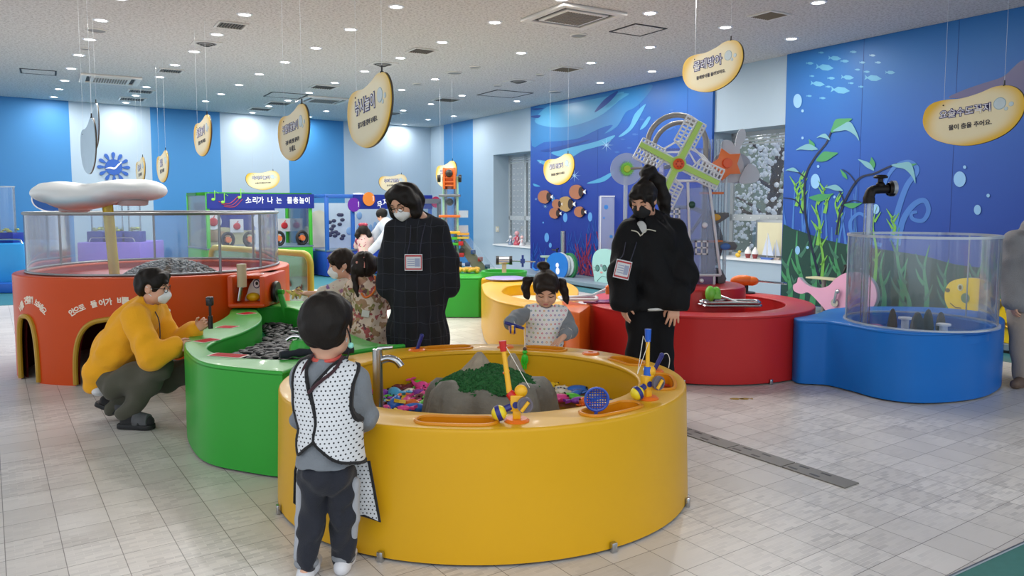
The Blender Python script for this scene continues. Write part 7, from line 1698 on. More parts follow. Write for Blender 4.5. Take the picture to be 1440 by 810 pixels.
class Person:
 def __init__(s, label, Y0, uf, name='person', zf=0.0, skin=None, hh=.225, sc=1.0, vox=.006):
  s.Y0 = Y0; s.root_w = Vector((D(uf, 400, Y0).x, Y0, zf)); s.t = thing(name, label, 'person', s.root_w); s.hh = hh; s.sc = sc; s.vox = vox; s.skin = skin or SKIN; s.J = {}
 def p(s, u, v, dy=0.0): return D(u, v, s.Y0 + dy) - s.root_w
 def joints(s, **k):
  for n, w in k.items(): s.J[n] = s.p(*w) if not isinstance(w, Vector) else w
 def set_head(s, u, v, dy, fwd, up=(0, 0, 1)):
  s.hc = s.p(u, v, dy); f = Vector(fwd).normalized(); u_ = Vector(up); u_ = (u_ - f * u_.dot(f)).normalized(); s.hM = Matrix((f.cross(u_), f, u_)).transposed()
 def h(s, x, y, z): return s.hc + s.hM @ (Vector((x, y, z)) * s.hh)
 def head_ops(s, c):
  hh, M, h = s.hh, s.hM, s.h; q = lambda *r: tuple(x * hh for x in r)
  c.ell(h(0, -.05, .13), q(.345, .42, .37), M, k=.02); c.ell(h(0, .10, -.10), q(.285, .28, .37), M, k=.03); c.ell(h(0, .21, -.37), q(.13, .12, .11), M, k=.03)
  for x in (-1, 1):
   c.ell(h(x * .16, .23, -.16), q(.12, .12, .13), M, k=.02); c.ell(h(x * .20, .07, -.30), q(.09, .16, .12), M, k=.03)
  c.cap(h(-.17, .31, .06), h(.17, .31, .06), .045 * hh, k=.02)
  for x in (-1, 1): c.ell(h(x * .145, .41, -.01), q(.085, .07, .055), M, k=.02, op='sub'); c.ell(h(x * .145, .30, -.01), q(.075, .07, .06), M, k=.008)
  c.cap(h(0, .35, .02), h(0, .43, -.13), .030 * hh, .052 * hh, k=.015);
  for x in (-1, 1): c.ell(h(x * .055, .39, -.15), q(.04, .05, .035), M, k=.008)
  c.ell(h(0, .345, -.27), q(.10, .055, .028), M, k=.006); c.ell(h(0, .335, -.315), q(.085, .055, .03), M, k=.006)
  for x in (-1, 1): c.ell(h(x * .345, -.04, -.05), q(.035, .09, .135), M, k=.008); c.ell(h(x * .385, -.03, -.04), q(.02, .045, .07), M, k=.004, op='sub')
 def face_parts(s, eyes='down', brow=True, mouth=True, hairm=None):
  hh, M, h = s.hh, s.hM, s.h; q = lambda *r: tuple(x * hh for x in r)
  for x in (-1, 1):
   mb = MB()
   if eyes == 'open': mb.ell(h(x * .145, .352, -.012), q(.058, .022, .028), M, 12, 8)
   else: mb.tube([h(x * (.145 - .075), .365, -.022), h(x * .145, .378, -.042), h(x * (.145 + .08), .345, -.018)], .011 * hh, 6)
   mb.build('eye', EYEM, s.t)
   if brow:
    mb = MB(); mb.tube([h(x * .07, .375, .075), h(x * .15, .372, .10), h(x * .24, .315, .075)], [.016 * hh, .018 * hh, .008 * hh], 6); mb.build('eyebrow', hairm or HAIR, s.t)
  if mouth:
   mb = MB(); mb.ell(h(0, .385, -.276), q(.085, .024, .018), M, 12, 6); mb.ell(h(0, .378, -.312), q(.07, .024, .02), M, 12, 6); mb.build('lips', LIP, s.t)
 def hand_ops(s, c, wrist, d, n, right, L=.175, curl=.35, thumb=.5, spread=.08, curls=None):
  d = Vector(d).normalized(); n = Vector(n); n = (n - d * n.dot(d)).normalized(); t = d.cross(n) * (1 if right else -1)
  W = Vector(wrist); k0 = L / .175
  r = .0088 * k0
  offs = (.028, .0095, -.0095, -.027); lens = (.066, .074, .069, .054); kn = (.082, .086, .082, .074)
  c.cap(W - d * .02 * k0, W + d * .02 * k0, .024 * k0, .022 * k0, k=.012)
  for i in range(4):
   base = W + t * offs[i] * k0 + d * kn[i] * k0
   c.cap(W + t * offs[i] * .6 * k0 + d * .015 * k0, base, .0155 * k0, .0125 * k0, k=.010)
   a = 0.0; p = base; dirx = (d + t * spread * offs[i] / .028).normalized(); cu = curls[i] if curls else curl
   for j, f in enumerate((.44, .31, .25)):
    a += cu * (1.0 if j else .75); dv = dirx * math.cos(a) + n * math.sin(a); q = p + dv * lens[i] * k0 * f; c.cap(p, q, r * (1.05 - .08 * j), r * (.97 - .10 * j), k=.003); p = q
  tb = W + t * .018 * k0 + d * .018 * k0 + n * .004; t1 = tb + (t * .75 + d * .65 + n * .25).normalized() * .042 * k0; t2 = t1 + (t * (.5 - thumb * .6) + d * .8 + n * (.2 + thumb * .7)).normalized() * .032 * k0; t3 = t2 + (t * (.25 - thumb * .7) + d * .85 + n * (.2 + thumb * .7)).normalized() * .026 * k0
  c.cap(tb, t1, .0145 * k0, .0105 * k0, k=.010); c.cap(t1, t2, .0105 * k0, .0092 * k0, k=.003); c.cap(t2, t3, .0092 * k0, .0075 * k0, k=.003)
 def fr(s, z, x):
  z = Vector(z).normalized(); x = Vector(x); x = (x - z * x.dot(z)).normalized(); return Matrix((x, z.cross(x), z)).transposed()
 def torso_ops(s, c, g=0.0, k=.05, hips=True, w=1.0):
  J, q = s.J, s.sc; sh = J['shR'] - J['shL']; M1 = s.fr(J['neck'] - J['chest'], sh); M2 = s.fr(J['chest'] - J['pelvis'], sh)
  hipx = (J['hipR'] - J['hipL']); M3 = s.fr(J['waist'] - J['pelvis'], hipx)
  e = lambda *r: tuple(x * q + g for x in r)
  c.ell(J['chest'], e(.15 * w, .105, .19), M1, k=k); c.ell(J['waist'], e(.135 * w, .098, .16), M2, k=k)
  if hips: c.ell(J['pelvis'], e(.155 * w, .11, .13), M3, k=k)
  i = .04 * q; a = J['shL'] + sh.normalized() * i; b = J['shR'] - sh.normalized() * i
  c.cap(a, b, .048 * q + g, k=k); c.cap(J['chest'], J['neck'], .085 * q + g, .052 * q + g, k=k)
 def arm_ops(s, c, side, g=0.0, r=(.050, .041, .027), k=.025, to=1.0, wr=None):
  J, q = s.J, s.sc; a, b, w = J['sh' + side], J['el' + side], J['wr' + side]
  c.chain([a, b, b.lerp(w, to)], [r[0] * q + g, r[1] * q + g, (r[2] if wr is None else wr) * q + g], k)
 def leg_ops(s, c, side, g=0.0, r=(.082, .056, .036), k=.03, mid=True):
  J, q = s.J, s.sc; hp_, kn, an = J['hip' + side], J['kn' + side], J['an' + side]
  c.cap(hp_, kn, r[0] * q + g, r[1] * q + g, k)
  m_ = kn.lerp(an, .3); c.cap(kn, m_, r[1] * q + g, r[1] * q * .97 + g, k); c.cap(m_, an, r[1] * q * .97 + g, r[2] * q + g, k)
 def foot_ops(s, c, side, toe, g=0.0, L=.20, k=.02):
  J, q = s.J, s.sc; an = J['an' + side]; t = Vector(toe).normalized(); f = an - Vector((0, 0, .045 * q)); c.chain([f - t * .045 * q, f + t * L * .45 * q, f + t * L * .75 * q - Vector((0, 0, .012 * q))], [.034 * q + g, .034 * q + g, .024 * q + g], k)
 def body(s, hands=(), arms=True, toes=None):
  """one continuous skin surface: head, neck, trunk, arms with hands, legs with feet"""
  c = Clay(s.vox); q = s.sc; J = s.J
  s.torso_ops(c, -.012); c.cap(J['neck'] - (J['neck'] - J['chest']) * .1, s.h(0, -.06, -.28), .056 * q, .054 * q, k=.03); s.head_ops(c)
  for sd in 'LR':
   if arms: s.arm_ops(c, sd)
   s.leg_ops(c, sd, -.006)
   if toes: s.foot_ops(c, sd, toes[sd] if isinstance(toes, dict) else toes)
  for h_ in hands: s.hand_ops(c, **h_)
  return c.build('body', s.skin, s.t)
 def mask(s, m, beak=True):
  hh, M, h = s.hh, s.hM, s.h; q = lambda *r: tuple(x * hh for x in r); c = Clay(s.vox * .8)
  c.ell(h(0, .20, -.235), q(.285, .235, .235), M, k=.02)
  if beak: c.cap(h(0, .36, -.10), h(0, .43, -.22), .05 * hh, .05 * hh, k=.03); c.cap(h(0, .43, -.22), h(0, .34, -.40), .05 * hh, .05 * hh, k=.03)
  else: c.ell(h(0, .27, -.22), q(.20, .2, .2), M, k=.03)
  c.half(h(0, .13, 0), s.hM @ Vector((0, -1, 0))); c.half(h(0, 0, -.02), s.hM @ Vector((0, -.35, 1))); c.build('mask', m, s.t)
  mb = MB()
  for x in (-1, 1):
   mb.tube(cr([h(x * .27, .16, -.13), h(x * .335, .05, -.02), h(x * .37, -.09, .03)], 4, False), .0026 * hh / .2, 5); mb.tube(cr([h(x * .25, .14, -.32), h(x * .325, .02, -.2), h(x * .36, -.10, -.10)], 4, False), .0026 * hh / .2, 5)
  mb.build('mask_strap', m, s.t)
 def glasses(s, m):
  h, mb = s.h, MB()
  for x in (-1, 1): mb.tube([h(x * .15 + .105 * math.cos(a), .42 - .04 * abs(math.cos(a)) * (1 if math.cos(a) * x > 0 else 0), -.03 + .095 * math.sin(a)) for a in [2 * PI * k / 20 for k in range(20)]], .009 * s.hh, 6, closed=True); mb.tube([h(x * .255, .39, .0), h(x * .345, .2, .0), h(x * .36, -.05, .0)], .009 * s.hh, 5)
  mb.tube([h(-.045, .425, .0), h(.045, .425, .0)], .009 * s.hh, 5); mb.build('glasses', m, s.t)
 def shoe(s, side, toe, m, L=.25, sole=None, up=.0, name='shoe'):
  """rounded shoe under the ankle: heel, vamp, toe, flat sole"""
  J, q = s.J, s.sc; an = J['an' + side]; t = Vector(toe).normalized(); zf = 0.0
  b = Vector((an.x, an.y, max(an.z - .065 * q, .035 * q)))
  c = Clay(s.vox * .8); c.chain([b - t * .05 * q, b + t * L * .32 * q, b + t * L * .68 * q], [.042 * q, .046 * q, .040 * q], k=.02); c.cap(b - t * .02 * q, an + Vector((0, 0, .0)), .045 * q, .042 * q, k=.02)
  tz = t.cross(Vector((0, 0, 1))).cross(t).normalized()
  c.half(b - tz * .034 * q, -tz); return c.build(name, m, s.t)
def scalp(P_, c, g=.035, down=-.18):
 """hair cap over the skull, open at the face"""
 hh, M, h = P_.hh, P_.hM, P_.h; q = lambda *r: tuple(x * hh for x in r)
 c.ell(h(0, -.06, .14), q(.345 + g + .02, .42 + g, .375 + g), M, k=.02)
def face_cut(P_, c, top=.16, w=.27):
 hh, M, h = P_.hh, P_.hM, P_.h; q = lambda *r: tuple(x * hh for x in r)
 c.ell(h(0, .50, top - .50), q(w, .46, .50), M, k=.02, op='sub')
# ------------------------------------------------------------------ crouching man in yellow
m1 = Person('man in yellow sweatshirt and white mask crouching beside the green tub', 5.12, 190, hh=.232, vox=.006)
m1.joints(pelvis=(158, 522, .03), waist=(165, 497, .03), chest=(186, 461, .03), neck=(207, 429, .03), shR=(190, 446, -.15), shL=(217, 438, .21), elR=(212, 503, -.22), wrR=(242, 490, -.16), elL=(244, 486, .17), wrL=(272, 466, .12),
  hipR=(163, 540, -.07), hipL=(165, 540, .12), knR=(222, 518, -.12), knL=(262, 519, .18), anR=(178, 581, -.08), anL=(160, 570, .14))
m1.set_head(216, 403, .03, (1, .10, -.10), (.06, 0, 1))
m1.body(hands=[dict(wrist=m1.p(244, 489, -.15), d=(1, .1, .15), n=(0, 1, -.3), right=True, curl=.75, L=.165), dict(wrist=m1.p(277, 463, .11), d=(.75, -.1, .55), n=(.1, -1, .1), right=False, curl=.85, L=.165)])
m1.face_parts('open'); m1.mask(MASKW); m1.glasses(black)
c = Clay(.006); scalp(m1, c, .05); h = m1.h; hh = m1.hh
c.cap(h(-.2, .30, .33), h(.2, .30, .33), .10 * hh, k=.03); c.ell(h(0, -.28, -.05), (.30 * hh, .20 * hh, .30 * hh), m1.hM, k=.03); c.cap(h(.0, .36, .30), h(.15, .40, .18), .07 * hh, .03 * hh, k=.02); face_cut(m1, c, .17, .33)
for x in (-1, 1): c.ell(h(x * .40, -.03, -.08), (.10 * hh, .12 * hh, .19 * hh), m1.hM, k=.01, op='sub')
c.wrinkle(.006, 90, 3).build('hair', HAIR, m1.t)
YSW = cloth('yellow_sweatshirt', '#f0a910', .06)
c = Clay(.007); m1.torso_ops(c, .028, hips=False); c.ell(m1.p(150, 520, .03), (.145, .165, .115), None, k=.06); c.ell(m1.p(165, 490, .03), (.145, .165, .14), None, k=.06); c.ell(m1.p(140, 540, .03), (.075, .13, .06), None, k=.05)
for sd in 'RL': m1.arm_ops(c, sd, .024, (.060, .056, .046), .035)
c.ell(m1.h(0, -.08, -.46), .062, op='sub', k=.01); c.wrinkle(.006, 34, 1).wrinkle(.003, 80, 4).build('sweatshirt', YSW, m1.t)
for sd, w_ in (('R', 'wrR'), ('L', 'wrL')):
 J = m1.J; d_ = (J[w_] - J['el' + sd]).normalized(); MB().tube([J[w_] - d_ * .005, J[w_] + d_ * .018], [.040, .036], 18).build('cuff', cloth('white_cuff', '#d8d8d4') if sd == 'L' else YSW, m1.t)
nk = m1.J['neck']; MB().lathe([(.064, -.012), (.070, 0), (.064, .014), (.056, .004)], nk + Vector((.012, 0, .008)), 24, look_m(Vector((.35, 0, 1)))).build('collar', YSW, m1.t)
c = Clay(.007); c.ell(m1.p(148, 545, .03), (.06, .14, .05), k=.03); c.build('undershirt_hem', cloth('white_undershirt', '#d8dade'), m1.t)
OLV = cloth('olive_trousers', '#4d4c40', .1)
c = Clay(.007); c.ell(m1.p(163, 530, .03), (.11, .16, .11), k=.05)
for sd in 'RL': m1.leg_ops(c, sd, .012, (.088, .070, .052), .04)
c.wrinkle(.008, 40, 7).build('trousers', OLV, m1.t)
SLP = mat('black_slipper', '#17181b', rough=.6)
def slipper(per, u, v, dy, toe, tilt=0.0):
 b = per.p(u, v, dy); t = Vector(toe).normalized(); z = t.cross(Vector((0, 0, 1))).cross(t).normalized(); s_ = t.cross(z)
 pts = cr([(-.12, 0), (-.10, .038), (0, .042), (.10, .048), (.135, .02), (.135, -.02), (.10, -.044), (0, -.038), (-.10, -.036)], 4)
 MB().plate([b + t * p[0] + s_ * p[1] for p in pts], z * .032).build('sole', SLP, per.t, bevel=.006)
 c = Clay(.006); c.chain([b + t * -.06 + z * .055, b + t * .05 + z * .055, b + t * .10 + z * .05], [.042, .046, .036], k=.02); c.half(b + z * .026, -z); c.build('sock', cloth('black_sock', '#1a1b1e'), per.t)
 c = Clay(.006); c.cap(b + t * .02 + z * .06, b + t * .10 + z * .052, .054, .046, k=.02); c.half(b + z * .028, -z); c.half(b + t * .005, -t); c.half(b + t * .105, t); c.build('strap', cloth('grey_patch_strap', '#55565a', .5), per.t)
slipper(m1, 190, 602, -.09, (1, -.12, 0)); slipper(m1, 157, 578, .13, (1, .05, -.42))
mb = MB(); mb.tube(cr([m1.h(-.1, -.2, -.42), m1.p(205, 448, -.10), m1.p(213, 470, -.11), m1.p(214, 492, -.12)], 5, False), .004, 5); mb.tube(cr([m1.h(.1, -.1, -.42), m1.p(222, 446, -.03), m1.p(225, 468, -.03), m1.p(224, 488, -.05)], 5, False), .004, 5); mb.build('lanyard', cloth('lanyard_dark', '#3a3238'), m1.t)
# the little camera on a handle he holds
q = m1.root_w + m1.p(296, 456, .08)
gb = thing('handle_camera', 'small black camera on a stick handle held up by the crouching man', 'camera', q)
k_ = 5.2 / FP
MB().tube([(0, 0, -.03), (.0, 0, 12 * k_)], .016, 12).tube([(0, 0, 12 * k_), (.0, 0, 27 * k_)], .009, 10).build('handle', black, gb); MB().box((.0, 0, 33 * k_), (.045, .04, .062)).build('camera_body', black, gb, bevel=.008); MB().lathe([(0, 0), (.015, 0), (.015, .012), (0, .014)], (.0, -.02, 35 * k_), 16, rotx(PI / 2)).build('lens', mat('lens_glass', '#20242c', rough=.1), gb)
# ------------------------------------------------------------------ woman in dark plaid dress
w1 = Person('woman in long dark plaid dress with bob hair and white mask looking down', 5.40, 586, hh=.235)
w1.joints(pelvis=(588, 408, 0), waist=(588, 375, 0), chest=(586, 340, 0), neck=(590, 306, .01), shR=(557, 325, .02), shL=(613, 323, .02), elR=(547, 368, .03), wrR=(547, 405, -.01), elL=(627, 365, .05), wrL=(632, 402, .08), hipR=(574, 418, 0), hipL=(602, 418, 0), knR=(575, 500, -.02), knL=(601, 500, -.02), anR=(574, 580, 0), anL=(602, 580, 0))
w1.J['anR'].z = w1.J['anL'].z = .09
w1.set_head(567, 284, -.05, (-.42, -.78, -.46), (-.25, -.25, 1))
w1.body(hands=[dict(wrist=w1.p(547, 405, -.01), d=(.1, -.1, -1), n=(1, .2, 0), right=True, curl=.3, L=.165), dict(wrist=w1.p(631, 401, .09), d=(-.4, .6, -.7), n=(-1, 0, .1), right=False, curl=.4, L=.165)], toes=(0, -1, 0))
w1.face_parts('down'); w1.mask(MASKW); w1.glasses(mat('brown_frame', '#4a3428', rough=.3))
h, hh, M = w1.h, w1.hh, w1.hM
c = Clay(.006); scalp(w1, c, .05)
for x in (-1, 1):
 c.chain([h(x * .26, .10, .30), h(x * .38, .04, -.02), h(x * .36, .06, -.36), h(x * .30, .12, -.52)], [.16 * hh, .15 * hh, .15 * hh, .07 * hh], k=.04); c.chain([h(x * .20, -.30, .2), h(x * .25, -.28, -.15), h(x * .22, -.20, -.45)], [.22 * hh, .22 * hh, .13 * hh], k=.04)
c.cap(h(0, -.36, .1), h(0, -.30, -.4), .22 * hh, .16 * hh, k=.04); face_cut(w1, c, .25, .24); c.wrinkle(.005, 80, 5).build('hair', HAIR, w1.t)
def plaid_mat():
 m, N, L, b = new_mat('dark_plaid_cloth', .9); vec, X, Y, Z = obj_xyz(N, L)
 def lines(x, per, w):
  f = math_node(N, L, 'FRACT', math_node(N, L, 'DIVIDE', x, per)); return math_node(N, L, 'LESS_THAN', math_node(N, L, 'ABSOLUTE', math_node(N, L, 'SUBTRACT', f, .5)), w)
 nz = N.new('ShaderNodeTexNoise'); nz.inputs['Scale'].default_value = 8; L.new(vec, nz.inputs['Vector'])
 ox = math_node(N, L, 'MULTIPLY_ADD', nz.outputs['Fac'], .03, X); oz = math_node(N, L, 'MULTIPLY_ADD', nz.outputs['Fac'], .05, Z)
 f = math_node(N, L, 'MAXIMUM', lines(ox, .085, .022), lines(oz, .11, .018)); g = math_node(N, L, 'MAXIMUM', lines(ox, .17, .22), lines(oz, .22, .2))
 c0 = mixc(N, L, math_node(N, L, 'MULTIPLY', g, .5), srgb('#0c0d12'), srgb('#141824')); L.new(mixc(N, L, math_node(N, L, 'MULTIPLY', f, .35), c0, srgb('#4a505c')), b.inputs['Base Color']); return m
PLD = plaid_mat()
c = Clay(.0075); w1.torso_ops(c, .030, w=1.02)
for sd in 'RL': w1.arm_ops(c, sd, .028, (.055, .062, .056), .04)
c.chain([w1.p(587, 350, 0), w1.p(587, 410, 0), w1.p(587, 470, -.0), w1.p(587, 548, 0)], [.155, .175, .20, .235], k=.06); c.ell(w1.p(551, 395, .0), (.085, .08, .10), k=.04); c.ell(w1.p(626, 392, .05), (.085, .08, .10), k=.04)
c.half(w1.p(587, 549, 0), (0, 0, -1)); c.ell(w1.p(589, 297, -.04), (.085, .10, .05), op='sub', k=.015)
c.fn(lambda X, Y, Z: -(.012 * np.clip((.95 - Z) / .4, 0, 1) * np.sin(np.arctan2(Y, X) * 15)) + 0 * (X + Y + Z), op='wave')
c.wrinkle(.006, 30, 2).build('dress', PLD, w1.t)
def id_badge(per, u, v, dy, w, hgt, su, sv, eu, ev, tilt=0.0, red='#b8383c'):
 c0 = per.p(u, v, dy); R_ = roty(tilt)
 b = MB().box(c0, (w, .006, hgt), M=R_).build('id_badge', mat('badge_white', '#d8dade', rough=.3), per.t)
 MB().box(c0 + R_ @ Vector((0, -.004, hgt * .40)), (w * .9, .002, hgt * .09), M=R_).box(c0 + R_ @ Vector((0, -.004, -hgt * .40)), (w * .9, .002, hgt * .09), M=R_).box(c0 + R_ @ Vector((-w * .44, -.004, 0)), (w * .05, .002, hgt * .85), M=R_).box(c0 + R_ @ Vector((w * .44, -.004, 0)), (w * .05, .002, hgt * .85), M=R_).build('red_border', mat('badge_red', red, rough=.4), b)
 mb = MB()
 for k in range(4): mb.box(c0 + R_ @ Vector((-w * .14, -.004, hgt * (.2 - .13 * k))), (w * .4, .0015, hgt * .05), M=R_)
 mb.box(c0 + R_ @ Vector((w * .22, -.004, 0)), (w * .28, .0015, hgt * .5), M=R_); mb.build('printed_lines', mat('badge_print', '#9aa4c0', rough=.4), b)
 mb = MB()
 for (a, b_), s_ in zip(((su, sv), (eu, ev)), (-1, 1)): mb.tube(cr([c0 + R_ @ Vector((s_ * w * .36, .0, hgt * .5)), c0.lerp(per.p(a, b_, dy * .45), .55) + Vector((s_ * .012, -.03, 0)), per.p(a, b_, dy * .45)], 5, False), .0035, 5)
 mb.build('lanyard', cloth('lanyard_navy', '#26283c'), per.t)
id_badge(w1, 581.5, 369, -.235, .120, .112, 578, 316, 598, 314)
MB().tube([w1.J['neck'] + Vector((.07 * math.cos(a), .06 * math.sin(a) - .02, -.018 + .014 * math.sin(a))) for a in [2 * PI * k / 24 for k in range(24)]], .008, 6, closed=True).build('collar', PLD, w1.t)
for sd in 'RL': w1.shoe(sd, (0, -1, 0), black)
# ------------------------------------------------------------------ woman in black jacket with high ponytail
w2 = Person('woman in black jacket and black mask with high ponytail looking down', 5.35, 917, hh=.232)
w2.joints(pelvis=(917, 420, .02), waist=(917, 385, .02), chest=(916, 345, .03), neck=(915, 312, .05), shR=(884, 330, -.03), shL=(950, 328, .10), elR=(878, 385, -.08), wrR=(876, 424, -.12), elL=(959, 386, .0), wrL=(951, 423, -.12), hipR=(900, 438, .0), hipL=(930, 438, .03), knR=(901, 500, -.04), knL=(930, 500, 0), anR=(902, 585, 0), anL=(930, 585, .02))
w2.J['anR'].z = w2.J['anL'].z = .09
w2.set_head(905, 281, -.03, (-.50, -.72, -.40), (-.2, -.3, 1))
w2.body(hands=[dict(wrist=w2.p(876, 424, -.12), d=(.12, -.05, -1), n=(.8, .3, 0), right=True, curl=.25, L=.17), dict(wrist=w2.p(949, 427, -.13), d=(-.12, -.1, -1), n=(.1, 1, 0), right=False, curl=.28, L=.185, spread=.25)], toes=(-.3, -1, 0))
w2.face_parts('down'); w2.mask(MASKB, beak=False)
h, hh, M = w2.h, w2.hh, w2.hM
c = Clay(.006); scalp(w2, c, .04); c.cap(h(-.18, .33, .30), h(.18, .33, .30), .06 * hh, k=.03)
for i, x in enumerate((-.2, -.1, .0, .1, .2)): c.cap(h(x, .38, .28), h(x * 1.25, .40, .03 + .04 * (i % 2)), .045 * hh, .018 * hh, k=.01)
for x in (-1, 1): c.chain([h(x * .32, .20, .2), h(x * .345, .16, -.1), h(x * .34, .16, -.30)], [.06 * hh, .045 * hh, .015 * hh], k=.02)
face_cut(w2, c, .19, .24); c.chain([h(.0, -.12, .50), w2.p(911, 243, .04)], [.12 * hh, .10 * hh], k=.02); c.ell(w2.p(910, 243, .04), (.055, .06, .045), k=.02)
c.chain([w2.p(913, 241, .06), w2.p(926, 256, .09), w2.p(934, 281, .12), w2.p(934, 305, .13), w2.p(932, 322, .14)], [.044, .050, .046, .036, .016], k=.03); c.wrinkle(.006, 85, 8).build('hair', HAIR, w2.t)
BJK = mat('black_jacket', '#0b0b0e', rough=.75, var=.2, bump=.2, bscale=90, spec=.25)
c = Clay(.0075); w2.torso_ops(c, .045, w=1.08)
c.chain([w2.p(917, 345, .03), w2.p(917, 408, .02)], [.16, .175], k=.06)
for sd in 'RL': w2.arm_ops(c, sd, .036, (.062, .072, .052), .04)
c.ell(w2.p(958, 400, .06), (.085, .085, .09), k=.04); c.ell(w2.p(953, 414, -.04), (.07, .08, .05), k=.04); c.half(w2.p(917, 431, 0), (0, 0, -1)); c.ell(w2.p(904, 312, -.12), (.040, .12, .085), op='sub', k=.015); c.wrinkle(.008, 26, 5).wrinkle(.004, 60, 9).build('jacket', BJK, w2.t)
c = Clay(.006); q = w2.J['neck']; c.chain([q + Vector((-.075, -.07, .01)), q + Vector((-.085, .02, .03)), q + Vector((0, .085, .045)), q + Vector((.085, .03, .035)), q + Vector((.06, -.08, .0))], [.022] * 5, k=.02); c.build('collar', BJK, w2.t)
mb = MB(); mb.tube(cr([w2.p(888, 324, -.17), w2.p(896, 326, -.2), w2.p(901, 332, -.205)], 4, False), .004, 5); mb.tube(cr([w2.p(922, 325, -.165), w2.p(910, 323, -.19), w2.p(902, 331, -.205)], 4, False), .004, 5); mb.build('zip_edge', mat('zip_pale', '#c8c4b4', rough=.4), w2.t)
c = Clay(.006); w2.torso_ops(c, .034, w=1.05); _q = w2.p(903, 320, -.12); c.fn(lambda X, Y, Z: np.sqrt(((X - _q.x) / .042) ** 2 + ((Y - _q.y) / .12) ** 2 + ((Z - _q.z) / .062) ** 2) * .05 - .05); c.build('white_shirt', cloth('white_shirt', '#d6d6d4'), w2.t)
c = Clay(.007); c.ell(w2.p(913, 431, .015), (.150, .168, .024), k=.02); c.build('shirt_hem', cloth('white_shirt', '#d6d6d4'), w2.t)
BTR = mat('black_trousers', '#121215', rough=.85, var=.15, spec=.2)
c = Clay(.0075); c.ell(w2.J['pelvis'] + Vector((0, 0, -.03)), (.165, .12, .13), k=.05)
for sd in 'RL': w2.leg_ops(c, sd, .012, (.088, .078, .074), .03)
c.wrinkle(.005, 30, 3).build('trousers', BTR, w2.t)
for sd in 'RL': w2.shoe(sd, (-.3, -1, 0), black)
q = w2.J['wrL']; MB().lathe([(.034, -.008), (.037, 0), (.034, .008)], q + Vector((0, 0, -.012)), 20).build('watch_strap', black, w2.t); MB().lathe([(0, 0), (.019, 0), (.019, .008), (0, .009)], q + Vector((.012, -.034, -.012)), 20, rotx(PI / 2)).build('watch_face', white_p, w2.t)
id_badge(w2, 875.5, 379, -.27, .105, .125, 880, 340, 896, 338, tilt=.22)
# ------------------------------------------------------------------ boy seen from behind
b1 = Person('boy in dotted white apron seen from behind, standing at the yellow tub', 2.98, 462, hh=.245, sc=.70, vox=.0045, skin=SKIN2)
b1.joints(pelvis=(461, 665, .0), waist=(461, 620, .01), chest=(460, 570, .02), neck=(459, 506, .02), shL=(424, 528, .01), shR=(503, 532, .05), elL=(428, 588, .11), wrL=(436, 606, .24), elR=(514, 585, .10), wrR=(512, 604, .22), hipL=(444, 672, 0), hipR=(479, 672, .02), knL=(440, 730, .01), knR=(481, 728, .03), anL=(431, 790, -.02), anR=(483, 782, .06))
b1.set_head(460, 459, .02, (.15, 1, -.12), (0, .10, 1))
b1.body(hands=[dict(wrist=b1.p(512, 604, .22), d=(-.2, 1, .1), n=(-.5, 0, -1), right=True, curl=.6, L=.115), dict(wrist=b1.p(436, 606, .24), d=(.2, 1, .1), n=(.5, 0, -1), right=False, curl=.6, L=.115)], toes=(0, 1, 0))
b1.face_parts('down'); b1.mask(MASKW)
h, hh, M = b1.h, b1.hh, b1.hM
c = Clay(.0045); scalp(b1, c, .055); c.ell(h(0, -.16, -.02), (.375 * hh, .33 * hh, .36 * hh), M, k=.03); c.cap(h(-.2, .3, .3), h(.2, .3, .3), .11 * hh, k=.03); face_cut(b1, c, .12, .30); c.half(h(0, -.35, -.37), M @ Vector((0, .25, -1)))
for x in (-1, 1): c.ell(h(x * .47, -.0, -.10), (.17 * hh, .16 * hh, .20 * hh), M, k=.01, op='sub')
c.wrinkle(.004, 110, 4).build('hair', HAIR, b1.t)
GRS = cloth('grey_shirt', '#7b828a', .08, .3, 160)
c = Clay(.005); b1.torso_ops(c, .016, w=1.05); c.chain([b1.p(461, 600, .01), b1.p(462, 640, .01)], [.085, .105], k=.04)
for sd in 'LR': b1.arm_ops(c, sd, .008, (.056, .052, .050), .03, to=.35, wr=.050)
c.half(b1.p(461, 652, 0), (0, 0, -1)); c.ell(b1.p(459, 497, -.0), (.05, .055, .03), op='sub', k=.008); c.wrinkle(.004, 60, 3).build('shirt', GRS, b1.t)
q = b1.J['neck']; MB().tube([q + Vector((.054 * math.cos(a), .052 * math.sin(a), .012 + .008 * math.sin(a))) for a in [2 * PI * k / 28 for k in range(28)]], .008, 8, closed=True).build('coral_neckband', cloth('coral_band', '#d85a50'), b1.t)
NVT = cloth('navy_joggers', '#1e222e', .12)
c = Clay(.005); c.ell(b1.J['pelvis'], (.112, .095, .085), k=.03)
for sd in 'LR': b1.leg_ops(c, sd, .004, (.088, .072, .056), .012)
c.wrinkle(.005, 55, 6).build('joggers', NVT, b1.t)
STR = cloth('grey_stripe', '#a8acb4')
for sd, sg in (('R', 1), ('L', -1)):
 J = b1.J; a, k_, e_ = J['hip' + sd], J['kn' + sd], J['an' + sd]
 c = Clay(.0045); c.chain([a + Vector((sg * .053, .0, -.02)), k_ + Vector((sg * .043, 0, 0)), e_ + Vector((sg * .031, 0, .02))], [.026, .026, .021], k=.02); c.build('side_stripe', STR, b1.t)
CRO = mat('white_clog', '#dfe0e6', rough=.55)
for sd in 'LR':
 b1.shoe(sd, (.05, 1, 0), CRO, L=.24, name='clog'); J = b1.J; e_ = J['an' + sd]; MB().tube([e_ + Vector((.034 * math.cos(a), .03 * math.sin(a), -.002)) for a in [2 * PI * k / 20 for k in range(20)]], .016, 8, closed=True).build('sock', cloth('grey_sock', '#8c9096'), b1.t)
